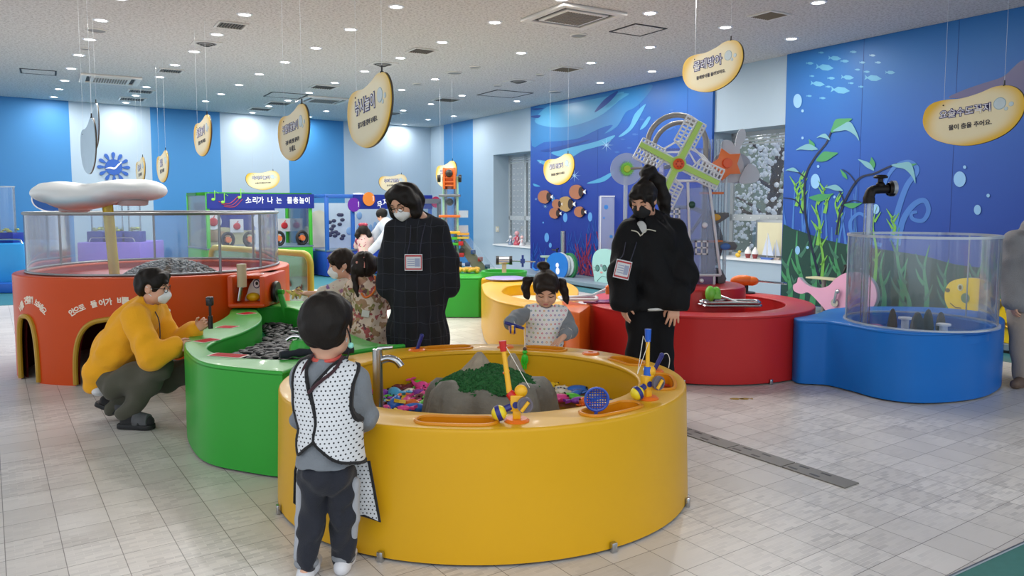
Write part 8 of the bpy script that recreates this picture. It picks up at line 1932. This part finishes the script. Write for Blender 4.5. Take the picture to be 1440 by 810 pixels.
def dotted(name, base, dots, per, r, ring=False):
 m, N, L, b = new_mat(name, .7); vec, X, Y, Z = obj_xyz(N, L)
 zi = math_node(N, L, 'DIVIDE', Z, per); row = math_node(N, L, 'FLOOR', zi); odd = math_node(N, L, 'MULTIPLY', math_node(N, L, 'FLOORED_MODULO', row, 2.0), .5)
 xi = math_node(N, L, 'ADD', math_node(N, L, 'DIVIDE', X, per), odd); col = math_node(N, L, 'FLOOR', xi)
 fx_ = math_node(N, L, 'SUBTRACT', math_node(N, L, 'FRACT', xi), .5); fz = math_node(N, L, 'SUBTRACT', math_node(N, L, 'FRACT', zi), .5)
 d = math_node(N, L, 'SQRT', math_node(N, L, 'ADD', math_node(N, L, 'POWER', math_node(N, L, 'ABSOLUTE', fx_), 2.0), math_node(N, L, 'POWER', math_node(N, L, 'ABSOLUTE', fz), 2.0)))
 f = math_node(N, L, 'LESS_THAN', d, r)
 if ring: f = math_node(N, L, 'SUBTRACT', f, math_node(N, L, 'LESS_THAN', d, r * .45))
 if len(dots) == 1: dc = srgb(dots[0])
 else:
  cb = N.new('ShaderNodeCombineXYZ'); L.new(col, cb.inputs[0]); L.new(row, cb.inputs[1]); wn = N.new('ShaderNodeTexWhiteNoise'); wn.noise_dimensions = '3D'; L.new(cb.outputs[0], wn.inputs['Vector'])
  rp = N.new('ShaderNodeValToRGB'); rp.color_ramp.interpolation = 'CONSTANT'; L.new(wn.outputs['Value'], rp.inputs[0])
  while len(rp.color_ramp.elements) < len(dots): rp.color_ramp.elements.new(.5)
  for i, h_ in enumerate(dots): rp.color_ramp.elements[i].position = i / len(dots); rp.color_ramp.elements[i].color = srgb(h_) + (1,)
  dc = rp.outputs[0]
 L.new(mixc(N, L, f, srgb(base), dc), b.inputs['Base Color']); return m
APM = dotted('apron_white_dots', '#d9dde2', ['#23252c'], .0165, .20); TRM = cloth('black_piping', '#15161a')
def z5(pts): return [(b1.p(380 + x / 1.977, 400 + y / 1.977, -.06).x, b1.p(380 + x / 1.977, 400 + y / 1.977, -.06).z) for x, y in pts]
right_p = z5([(172, 226), (200, 214), (236, 236), (224, 290), (222, 345), (236, 382), (263, 408), (266, 500), (235, 495), (190, 480), (150, 450), (128, 425), (134, 380), (126, 330), (118, 288), (148, 250)])
left_p = z5([(80, 214), (102, 212), (97, 240), (106, 290), (121, 330), (134, 385), (130, 425), (102, 450), (80, 468), (74, 430), (80, 400), (70, 372), (60, 330), (60, 262), (68, 228)])
right_p = [tuple(p) for p in cr(right_p, 3)]; left_p = [tuple(p) for p in cr(left_p, 3)]
def apron_base(c, g):
 b1.torso_ops(c, .016 + g, w=1.10); c.chain([b1.p(461, 600, .01), b1.p(462, 645, .01)], [.098 + g, .118 + g], k=.04); c.cap(b1.J['shL'], b1.J['shL'].lerp(b1.J['elL'], .35), .046 + g, .048 + g, k=.03); c.cap(b1.J['shR'], b1.J['shR'].lerp(b1.J['elR'], .35), .046 + g, .048 + g, k=.03)
def subtract_base(c, g):
 d = Clay(c.vox); apron_base(d, g)
 for o in d.ops: c.ops.append(('sub',) + o[1:6] + (.0,))
for nm, poly, g in (('apron_left_panel', left_p, .012), ('apron_right_panel', right_p, .017)):
 c = Clay(.004); apron_base(c, g); c.fn(lambda X, Y, Z, q=poly: np.maximum(poly_sd(X, Z, q), Y - .03)); subtract_base(c, g - .013); pn = c.build(nm, APM, b1.t)
 c = Clay(.004); apron_base(c, g + .004); c.fn(lambda X, Y, Z, q=poly: np.maximum(np.abs(poly_sd(X, Z, q)) - .0058, Y - .03)); subtract_base(c, g - .016); c.build('piping', TRM, pn)
# front of the apron hanging down past both sides
def sheet(per, outline, y0, bulge, m, nm, trim, par):
 mb = MB(); n = len(outline); f = lambda x, z: y0 - bulge * x * x
 fr_ = [(x, f(x, z), z) for x, z in outline]
 mb.add(fr_ + [(x, y - .006, z) for x, y, z in fr_], [tuple(range(n)), tuple(range(2 * n - 1, n - 1, -1))] + [(i, (i + 1) % n, (i + 1) % n + n, i + n) for i in range(n)]); o = mb.build(nm, m, par, smooth=0)
 MB().tube([(x, y - .003, z) for x, y, z in fr_], .0062, 6, closed=True).build('piping', trim, o); return o
fo = [(b1.p(u, v, .11).x, b1.p(u, v, .11).z) for u, v in ((513, 650), (519, 648), (527, 690), (535, 731), (512, 725), (480, 720), (440, 716), (421, 708), (416, 704), (417, 660), (420, 645), (440, 640), (490, 640))]
sheet(b1, fo, .125, 1.0, APM, 'apron_front', TRM, b1.t)
mb = MB(); mb.tube(cr([z for z in [Vector((b1.p(441, 498, 0).x, -.005, b1.p(441, 498, 0).z)), Vector((b1.p(433, 510, 0).x, -.035, b1.p(433, 511, 0).z)), Vector((b1.p(428, 522, 0).x, -.05, b1.p(428, 524, 0).z))]], 4, False), .006, 6)
mb.tube(cr([Vector((b1.p(483, 500, 0).x, -.01, b1.p(483, 500, 0).z)), Vector((b1.p(474, 515, 0).x, -.05, b1.p(474, 517, 0).z)), Vector((b1.p(455, 532, 0).x, -.082, b1.p(455, 532, 0).z)), Vector((b1.p(442, 545, 0).x, -.092, b1.p(442, 545, 0).z))], 4, False), .007, 6); mb.build('neck_strap', cloth('maroon_strap', '#3a2028'), b1.t)
e_ = h(.40, .02, -.16); mb = MB(); mb.ell(h(.41, -.02, -.30), .012, nu=10, nv=8); mb.build('mask_cord_bead', mat('mint_bead', '#8fd8cc', rough=.3), b1.t); MB().tube(cr([h(.37, -.08, -.02), h(.41, -.08, -.14), h(.40, .0, -.28), h(.36, .03, -.42), h(.37, -.05, -.50)], 4, False), .0035, 6).build('mask_cord', TRM, b1.t)
# ------------------------------------------------------------------ small girl in dotted bib, fishing
g1 = Person('small girl with pigtails in white dotted bib holding a toy rod over the yellow tub', 5.32, 765, hh=.235, sc=.66, vox=.005, skin=SKIN2)
g1.joints(pelvis=(766, 505, .03), waist=(766, 483, .02), chest=(767, 462, .02), neck=(767, 434, .03), shR=(744, 440, .02), shL=(792, 442, .02), elR=(727, 447, -.06), wrR=(716, 455, -.22), elL=(801, 464, -.02), wrL=(792, 474, -.16), hipR=(757, 512, .03), hipL=(777, 512, .03), knR=(757, 545, .02), knL=(777, 545, .02), anR=(757, 578, .03), anL=(777, 578, .03))
g1.J['anR'].z = g1.J['anL'].z = .06
g1.set_head(768, 406, -.02, (-.04, -.86, -.50), (0, -.5, .86))
g1.body(hands=[dict(wrist=g1.p(717, 456, -.22), d=(.05, -.4, -.6), n=(1, -.2, 0), right=True, curl=.85, L=.115), dict(wrist=g1.p(791, 475, -.16), d=(-.6, -.6, -.35), n=(0, .2, -1), right=False, curl=.2, L=.12, spread=.2)], toes=(0, -1, 0))
g1.face_parts('down')
h, hh, M = g1.h, g1.hh, g1.hM
c = Clay(.005); scalp(g1, c, .035); c.cap(h(-.2, .32, .28), h(.2, .32, .28), .07 * hh, k=.03)
for i in range(9): x = -.24 + .06 * i; c.cap(h(x, .36, .26), h(x * 1.08, .385 - abs(x) * .25, .03 + .035 * (i % 3)), .04 * hh, .016 * hh, k=.008)
face_cut(g1, c, .20, .265); c.cap(h(0, -.02, .48), g1.p(763, 376, .02), .06 * hh, .05 * hh, k=.02); c.ell(g1.p(764, 374, .02), (.045, .045, .035), k=.015)
for a, b_ in (((748, 392), [(742, 395), (739, 405), (741, 416), (743, 420)]), ((787, 395), [(790, 398), (793, 408), (796, 420), (798, 427)])):
 c.chain([g1.p(a[0], a[1], .04)] + [g1.p(u, v, .05) for u, v in b_], [.018, .032, .030, .022, .008], k=.015)
c.wrinkle(.004, 100, 2).build('hair', HAIR2, g1.t)
mb = MB()
for u, v in ((745, 394), (789, 397), (763, 378)): mb.ell(g1.p(u, v, .035), .014, nu=8, nv=6)
mb.build('hair_tie', black, g1.t)
c = Clay(.0055); g1.torso_ops(c, .014, w=1.05)
for sd in 'RL': g1.arm_ops(c, sd, .016, (.056, .054, .046), .03, to=.62 if sd == 'L' else .9)
c.chain([g1.J['waist'], g1.J['pelvis']], [.09, .10], k=.04); c.ell(g1.h(0, -.05, -.42), (.045, .05, .035), op='sub', k=.008); c.wrinkle(.004, 60, 5).build('shirt', cloth('grey_sleeve_shirt', '#7c8288'), g1.t)
CUF = cloth('cream_cuff', '#d8d2c8')
d_ = (g1.J['wrR'] - g1.J['elR']).normalized(); MB().tube([g1.J['wrR'] - d_ * .03, g1.J['wrR'] + d_ * .0], [.042, .040], 18).build('cuff', CUF, g1.t)
q = g1.J['elL'].lerp(g1.J['wrL'], .6); d_ = (g1.J['wrL'] - g1.J['elL']).normalized(); MB().tube([q - d_ * .02, q + d_ * .012], [.046, .044], 18).build('cuff', CUF, g1.t)
c = Clay(.0055); c.ell(g1.J['pelvis'], (.10, .085, .09), k=.03)
for sd in 'RL': g1.leg_ops(c, sd, .01, (.085, .07, .058), .03)
c.build('trousers', cloth('grey_trousers', '#5c6068'), g1.t)
for sd in 'RL': g1.shoe(sd, (0, -1, 0), CRO)
BIB = dotted('bib_multicolour_rings', '#e4e2e2', ['#c84a6a', '#4a74b8', '#8aa84a', '#d89a3c', '#8a5aa0', '#5a8a9a'], .030, .22, ring=True)
bp_ = [(g1.p(u, v, -.08).x, g1.p(u, v, -.08).z) for u, v in ((747, 421), (752, 424), (757, 430), (768, 435), (779, 432), (786, 427), (794, 430), (800, 437), (797, 447), (793, 458), (791, 470), (790, 492), (735, 492), (737, 470), (739, 455), (741, 440), (743, 428))]
bp_ = [tuple(p) for p in cr(bp_, 3)]
def bib_base(c, g):
 g1.torso_ops(c, .014 + g, w=1.12); c.chain([g1.p(766, 462, .02), g1.p(765, 495, .0)], [.085 + g, .120 + g], k=.04); c.cap(g1.J['shR'], g1.J['shL'], .045 + g, k=.03)
c = Clay(.0045); bib_base(c, .014); c.fn(lambda X, Y, Z: np.maximum(poly_sd(X, Z, bp_), Y - .02)); d = Clay(.0045); bib_base(d, .0)
for o in d.ops: c.ops.append(('sub',) + o[1:6] + (.0,))
c.build('bib', BIB, g1.t)
# rod in her hand, string and the green toy on it
q = g1.root_w + g1.p(721, 459, -.28); gr_ = thing('toy_fishing_rod', 'short navy and yellow toy rod held out by the small girl', 'toy fishing rod', q)
MB().tube([(-.05, .03, .02), (.03, -.0, .0), (.075, -.02, -.012)], [.012, .012, .008], 10).build('handle', RODN, gr_); MB().lathe([(.012, -.018), (.028, -.018), (.028, .018), (.012, .018)], (.0, -.01, -.02), 20, roty(PI / 2)).build('reel', RODN, gr_); MB().lathe([(.029, -.008), (.031, 0), (.029, .008)], (.0, -.01, -.02), 20, roty(PI / 2)).build('reel_band', RODY, gr_)
tq = D(738, 500, 4.72); st0 = q + Vector((.075, -.02, -.012))
fg_ = thing('toy_frog', 'green toy figure dangling on the small girl\'s fishing string', 'toy frog', tq)
k_ = 4.72 / FP; FGM = plastic('frog_green', '#38c82c')
mb = MB(); mb.ell((0, 0, -.02), (.017, .014, .034), nu=12, nv=8); mb.ell((0, 0, .022), (.016, .014, .014), nu=10, nv=7); mb.tube([(-.012, 0, 0), (-.020, -.005, -.035), (-.016, -.006, -.06)], [.007, .006, .004], 6); mb.tube([(.012, 0, 0), (.018, -.005, -.03), (.012, -.006, -.05)], [.007, .006, .004], 6); mb.tube([(-.007, 0, -.045), (-.008, 0, -.075), (-.006, 0, -.09)], [.008, .007, .004], 6); mb.tube([(.007, 0, -.045), (.006, 0, -.075), (.008, 0, -.088)], [.008, .007, .004], 6); mb.build('body', FGM, fg_)
MB().ell((0, 0, .042), (.013, .012, .012), nu=10, nv=7).build('hook_cap', mat('cap_brown', '#5a4438', rough=.5), fg_); MB().tube([(0, 0, .05), st0 - tq], .0018, 5).build('string', STRING, fg_)
# ------------------------------------------------------------------ girl with white mask reaching out to the left
g2 = Person('girl with white mask and fringe reaching her arm out over the green tub', 6.25, 485, hh=.235, sc=.70, vox=.006, skin=SKIN2)
g2.joints(pelvis=(489, 470, 0), waist=(489, 445, 0), chest=(489, 420, 0), neck=(487, 395, 0), shL=(478, 405, -.12), shR=(496, 404, .10), elL=(457, 413, -.16), wrL=(431, 413, -.20), elR=(500, 425, .1), wrR=(494, 440, .0), hipR=(492, 475, .05), hipL=(488, 475, -.06), knR=(492, 510, .05), knL=(488, 510, -.06), anR=(492, 540, .05), anL=(488, 540, -.06))
g2.J['anR'].z = g2.J['anL'].z = .06
g2.set_head(480, 371, 0, (-1, -.42, -.16), (-.05, -.05, 1))
g2.body(hands=[dict(wrist=g2.p(432, 413, -.20), d=(-1, -.1, .1), n=(0, -.3, 1), right=False, curl=.55, L=.125)], toes=(-1, 0, 0))
g2.face_parts('open'); g2.mask(MASKW)
h, hh, M = g2.h, g2.hh, g2.hM
c = Clay(.006); scalp(g2, c, .04); c.cap(h(-.2, .32, .26), h(.2, .32, .26), .075 * hh, k=.03)
for i in range(9): x = -.26 + .065 * i; c.cap(h(x, .36, .24), h(x * 1.05, .40 - abs(x) * .3, .07), .045 * hh, .025 * hh, k=.01)
c.ell(h(0, -.20, -.05), (.35 * hh, .28 * hh, .36 * hh), M, k=.03)
for x in (-1, 1): c.chain([h(x * .33, .20, .2), h(x * .34, .16, -.10)], [.08 * hh, .05 * hh], k=.02)
face_cut(g2, c, .08, .26)
for x in (-1, 1): c.ell(h(x * .42, -.03, -.10), (.09 * hh, .12 * hh, .17 * hh), M, k=.01, op='sub')
c.wrinkle(.004, 100, 6).build('hair', HAIR2, g2.t)
def print_mat(name, base, blobs, scale, th=.12):
 m, N, L, b = new_mat(name, .85); vec, X, Y, Z = obj_xyz(N, L); c = base if not isinstance(base, str) else srgb(base)
 for i, (h_, sc_, lo_) in enumerate(blobs):
  nz = N.new('ShaderNodeTexNoise'); nz.inputs['Scale'].default_value = sc_; nz.inputs['Detail'].default_value = 1.5; mp = N.new('ShaderNodeMapping'); mp.inputs['Location'].default_value = (i * 3.7, i * 1.9, i * 5.1); L.new(vec, mp.inputs['Vector']); L.new(mp.outputs[0], nz.inputs['Vector'])
  c = mixc(N, L, math_node(N, L, 'GREATER_THAN', nz.outputs['Fac'], lo_), c, srgb(h_))
 L.new(c, b.inputs['Base Color']); return m
FLW = print_mat('pale_flower_cloth', '#d6cdbd', [('#c8a0a0', 22, .62), ('#b8a08c', 30, .66), ('#a87c98', 16, .68)], 1)
c = Clay(.0065); g2.torso_ops(c, .016, w=1.05); c.chain([g2.J['chest'], g2.J['waist'], g2.p(488, 500, 0)], [.10, .115, .18], k=.05)
for sd in 'LR': g2.arm_ops(c, sd, .018, (.060, .062, .058), .03, to=.05)
c.half(g2.p(488, 500, 0), (0, 0, -1)); c.ell(g2.h(0, -.08, -.48), (.05, .05, .035), op='sub', k=.008); c.wrinkle(.005, 50, 1).build('dress', FLW, g2.t)
q = g2.J['shL'].lerp(g2.J['elL'], .72); d_ = (g2.J['elL'] - g2.J['shL']).normalized(); MB().tube([q - d_ * .012, q + d_ * .012], [.064, .063], 18).build('purple_band', cloth('purple_band', '#8a6aa0'), g2.t)
for sd in 'RL': g2.shoe(sd, (-1, 0, 0), CRO)
q = g2.root_w + g2.p(418, 412, -.20); tg = thing('toy_creature', 'small yellow-olive toy held out in the hand of the masked girl', 'toy', q)
mb = MB(); mb.ell((0, 0, 0), (.06, .03, .028), nu=12, nv=8); mb.tube([(-.04, 0, .0), (-.09, 0, .02)], [.018, .006], 8); mb.tube([(.0, .01, .01), (.01, .02, .045)], [.014, .006], 8); mb.tube([(-.02, -.02, -.01), (-.03, -.04, -.045)], [.012, .005], 8); mb.tube([(.03, -.02, -.01), (.03, -.04, -.04)], [.012, .005], 8); mb.build('body', plastic('toy_olive_yellow', '#c8b458'), tg)
MB().ell((-.035, -.022, .016), .006, nu=8, nv=6).ell((.01, -.0, .026), (.03, .02, .008), nu=8, nv=6).build('brown_marks', plastic('toy_brown', '#7a6440'), tg)
# ------------------------------------------------------------------ girl from behind with pigtails and printed apron dress
g3 = Person('girl with two dark pigtails in pink-beige printed apron dress, seen from behind', 5.72, 517, hh=.235, sc=.68, vox=.006, skin=SKIN2)
g3.joints(pelvis=(519, 458, 0), waist=(519, 432, 0), chest=(518, 412, 0), neck=(513, 392, .0), shL=(496, 402, .02), shR=(540, 403, .04), elL=(491, 420, .10), wrL=(497, 430, .2), elR=(545, 424, .10), wrR=(540, 432, .2), hipL=(510, 468, 0), hipR=(528, 468, 0), knL=(510, 510, 0), knR=(528, 510, 0), anL=(510, 555, 0), anR=(528, 555, 0))
g3.J['anR'].z = g3.J['anL'].z = .06
g3.set_head(511, 377, .0, (-.35, .95, -.30), (.0, .2, 1))
g3.body(hands=[dict(wrist=g3.p(497, 430, .2), d=(0, 1, 0), n=(.5, 0, -1), right=False, curl=.5, L=.12), dict(wrist=g3.p(540, 432, .2), d=(-.2, 1, 0), n=(-.5, 0, -1), right=True, curl=.5, L=.12)], toes=(0, 1, 0))
g3.face_parts('down'); g3.mask(MASKW)
h, hh, M = g3.h, g3.hh, g3.hM
c = Clay(.006); scalp(g3, c, .03); face_cut(g3, c, .12, .28); c.ell(h(0, -.2, -.05), (.33 * hh, .28 * hh, .30 * hh), M, k=.03)
c.fn(lambda X, Y, Z: -(np.maximum(.0, 1 - np.abs((X - h(0, 0, 0).x) * M[0][0] + (Y - h(0, 0, 0).y) * M[1][0] + (Z - h(0, 0, 0).z) * M[2][0]) / .008)) * -.012, op='wave')
c.chain([h(-.30, -.16, -.08), g3.p(499, 392, -.06), g3.p(501, 405, -.08), g3.p(503, 417, -.1)], [.03, .024, .022, .010], k=.015); c.chain([h(.30, -.16, -.05), g3.p(527, 366, .02), g3.p(534, 376, .02), g3.p(538, 386, 0)], [.03, .026, .024, .012], k=.015); c.wrinkle(.003, 110, 6).build('hair', HAIR2, g3.t)
MB().tube([h(-.06, -.475, .25), h(-.05, -.50, .1), h(-.04, -.49, -.1)], .004, 5).ell(g3.p(502, 369, -.10), .010, nu=8, nv=6).build('hair_clip', plastic('clip_pink', '#e8a090'), g3.t)
PRT = print_mat('pink_beige_print', '#dcc4b0', [('#a88464', 20, .575), ('#b05a58', 17, .60), ('#8a8048', 15, .62), ('#6a4a48', 24, .645)], 1)
c = Clay(.0065); g3.torso_ops(c, .018, w=1.05); c.chain([g3.J['chest'], g3.p(519, 430, 0), g3.p(519, 465, 0), g3.p(519, 497, 0)], [.098, .105, .150, .185], k=.05); c.half(g3.p(519, 497, 0), (0, 0, -1)); c.ell(g3.h(0, -.02, -.45), (.05, .05, .03), op='sub', k=.008)
for sd in 'LR': g3.arm_ops(c, sd, .020, (.058, .054, .05), .03, to=.02)
c.wrinkle(.005, 45, 8).build('apron_dress', PRT, g3.t)
c = Clay(.006)
for sd in 'LR': c.cap(g3.J['el' + sd], g3.J['el' + sd].lerp(g3.J['wr' + sd], .5), .045, .042, k=.02); c.cap(g3.J['sh' + sd].lerp(g3.J['el' + sd], .45), g3.J['el' + sd], .05, .05, k=.02)
c.build('sleeves', cloth('white_sleeve', '#d4d6da'), g3.t)
mb = MB(); q = [(527, 388), (529, 398), (527, 408), (520, 416), (513, 418), (508, 412)]; mb.tube(cr([g3.p(u, v, -.115 + .02 * (abs(i - 3) > 2)) for i, (u, v) in enumerate(q)], 4, False), .008, 6); mb.build('orange_lanyard', cloth('orange_ribbon', '#f07a30'), g3.t)
MB().box(g3.p(514, 441, -.14), (.055, .006, .05), M=roty(.15)).build('name_tag', mat('tag_pale', '#d8d4cc', rough=.5), g3.t)
for sd in 'RL': g3.shoe(sd, (0, 1, 0), CRO)
# ------------------------------------------------------------------ far girl and far man at the blue booth
g4 = Person('far girl in pink flowered dress with red hair bow at the blue booth counter', 14.2, 512, hh=.235, sc=.70, vox=.009, skin=SKIN2)
g4.joints(pelvis=(513, 362, 0), waist=(513, 352, 0), chest=(513, 342, 0), neck=(512, 332, 0), shL=(504, 337, 0), shR=(521, 337, 0), elL=(502, 346, .1), wrL=(506, 350, .25), elR=(523, 346, .1), wrR=(519, 350, .25), hipL=(509, 366, 0), hipR=(517, 366, 0), knL=(509, 382, 0), knR=(517, 382, 0), anL=(509, 398, 0), anR=(517, 398, 0))
g4.J['anR'].z = g4.J['anL'].z = .06
g4.set_head(511, 325.5, 0, (-.1, 1, -.1))
g4.body(hands=[dict(wrist=g4.J['wrL'], d=(0, 1, 0), n=(0, 0, -1), right=False, L=.12), dict(wrist=g4.J['wrR'], d=(0, 1, 0), n=(0, 0, -1), right=True, L=.12)], toes=(0, 1, 0))
c = Clay(.009); scalp(g4, c, .05); h, hh = g4.h, g4.hh; face_cut(g4, c, .12, .28)
for x in (-1, 1): c.chain([h(x * .36, -.1, .0), h(x * .46, -.14, -.3), h(x * .42, -.15, -.55)], [.05, .05, .02], k=.02)
c.build('hair', HAIR, g4.t)
MB().ell(h(-.12, -.25, .52), (.06, .03, .035)).ell(h(.12, -.25, .52), (.06, .03, .035)).ell(h(0, -.27, .5), .025).build('hair_bow', plastic('bow_red', '#a03048'), g4.t)
FL2 = print_mat('pink_flower_cloth', '#d6b8b0', [('#a04860', 9, .60), ('#8a3850', 12, .66), ('#c8c0a8', 14, .64)], 1)
c = Clay(.009); g4.torso_ops(c, .02, w=1.05); c.chain([g4.J['chest'], g4.J['pelvis'], g4.p(513, 378, 0)], [.10, .13, .16], k=.05)
for sd in 'LR': g4.arm_ops(c, sd, .02, (.06, .058, .055), .03, to=.1)
c.build('dress', FL2, g4.t)
for sd in 'RL': g4.shoe(sd, (0, 1, 0), CRO)
m2 = Person('far man in white shirt bending over the counter of the blue booth', 14.0, 548, hh=.235, vox=.009)
m2.joints(pelvis=(556, 362, .1), waist=(553, 345, .05), chest=(547, 322, .0), neck=(541, 311, -.02), shL=(536, 318, .2), shR=(550, 318, -.2), elL=(528, 330, .3), wrL=(521, 348, .35), elR=(537, 338, -.2), wrR=(523, 352, -.1), hipL=(553, 366, .2), hipR=(559, 366, -.0), knL=(553, 384, .2), knR=(559, 384, 0), anL=(553, 402, .2), anR=(559, 402, 0))
m2.J['anR'].z = m2.J['anL'].z = .08
m2.set_head(537, 303, -.02, (-.9, .35, -.4), (-.3, 0, 1))
m2.body(hands=[dict(wrist=m2.J['wrR'], d=(-.7, .3, -.5), n=(0, 0, -1), right=True, L=.17), dict(wrist=m2.J['wrL'], d=(-.7, .3, -.5), n=(0, 0, -1), right=False, L=.17)], toes=(-.8, .5, 0))
m2.face_parts('open'); c = Clay(.009); scalp(m2, c, .05); face_cut(m2, c, .16, .30); c.build('hair', HAIR, m2.t)
c = Clay(.009); m2.torso_ops(c, .03)
for sd in 'LR': m2.arm_ops(c, sd, .024, (.058, .055, .045), .03)
c.build('shirt', cloth('white_shirt_far', '#c8d0da'), m2.t)
c = Clay(.009); c.ell(m2.J['pelvis'], (.17, .13, .13), k=.04)
for sd in 'LR': m2.leg_ops(c, sd, .014, (.088, .072, .062), .03)
c.build('trousers', cloth('dark_trousers_far', '#2a2c34'), m2.t)
for sd in 'RL': m2.shoe(sd, (-.8, .5, 0), black)
# ------------------------------------------------------------------ person leaving the picture at the right edge
m3 = Person('person in grey jacket and beige trousers cut off by the right edge of the picture', 6.28, 1448, hh=.23, vox=.007)
m3.joints(pelvis=(1450, 425, 0), waist=(1451, 395, 0), chest=(1452, 360, 0), neck=(1452, 320, 0), shL=(1427, 340, 0), shR=(1478, 340, .1), elL=(1421, 388, .02), wrL=(1424, 424, -.06), elR=(1484, 390, .1), wrR=(1482, 425, 0), hipL=(1436, 440, 0), hipR=(1462, 440, .05), knL=(1438, 485, -.02), knR=(1462, 485, 0), anL=(1440, 530, -.02), anR=(1462, 528, .1))
m3.J['anR'].z = m3.J['anL'].z = .09
m3.set_head(1472, 288, 0, (.1, 1, 0))
m3.body(hands=[dict(wrist=m3.p(1424, 424, -.06), d=(.15, -.1, -1), n=(1, 0, .1), right=False, curl=.4, L=.17), dict(wrist=m3.p(1482, 425, 0), d=(0, 0, -1), n=(-1, 0, 0), right=True, L=.17)], toes=(-.8, -.6, 0))
c = Clay(.007); scalp(m3, c, .05); h, hh = m3.h, m3.hh; face_cut(m3, c, .15, .28); c.chain([h(0, -.3, .1), h(0, -.36, -.3), m3.p(1448, 328, -.10)], [.26 * hh, .24 * hh, .10 * hh], k=.03)
c.build('hair', HAIRB, m3.t)
c = Clay(.007); m3.torso_ops(c, .03); c.chain([m3.J['waist'], m3.p(1450, 432, 0)], [.14, .165], k=.05)
for sd in 'LR': m3.arm_ops(c, sd, .026, (.062, .060, .050), .03)
c.half(m3.p(1450, 438, 0), (0, 0, -1)); c.wrinkle(.006, 32, 4).build('jacket', cloth('grey_wool_jacket', '#8a888a', .15, .5, 150), m3.t)
c = Clay(.007); c.ell(m3.J['pelvis'], (.165, .12, .12), k=.04)
for sd in 'LR': m3.leg_ops(c, sd, .012, (.088, .076, .068), .03)
c.wrinkle(.004, 30, 4).build('trousers', cloth('beige_trousers', '#a89a8c'), m3.t)
for sd in 'RL': m3.shoe(sd, (-.8, -.6, 0), mat('brown_shoe', '#6a5648', rough=.6))
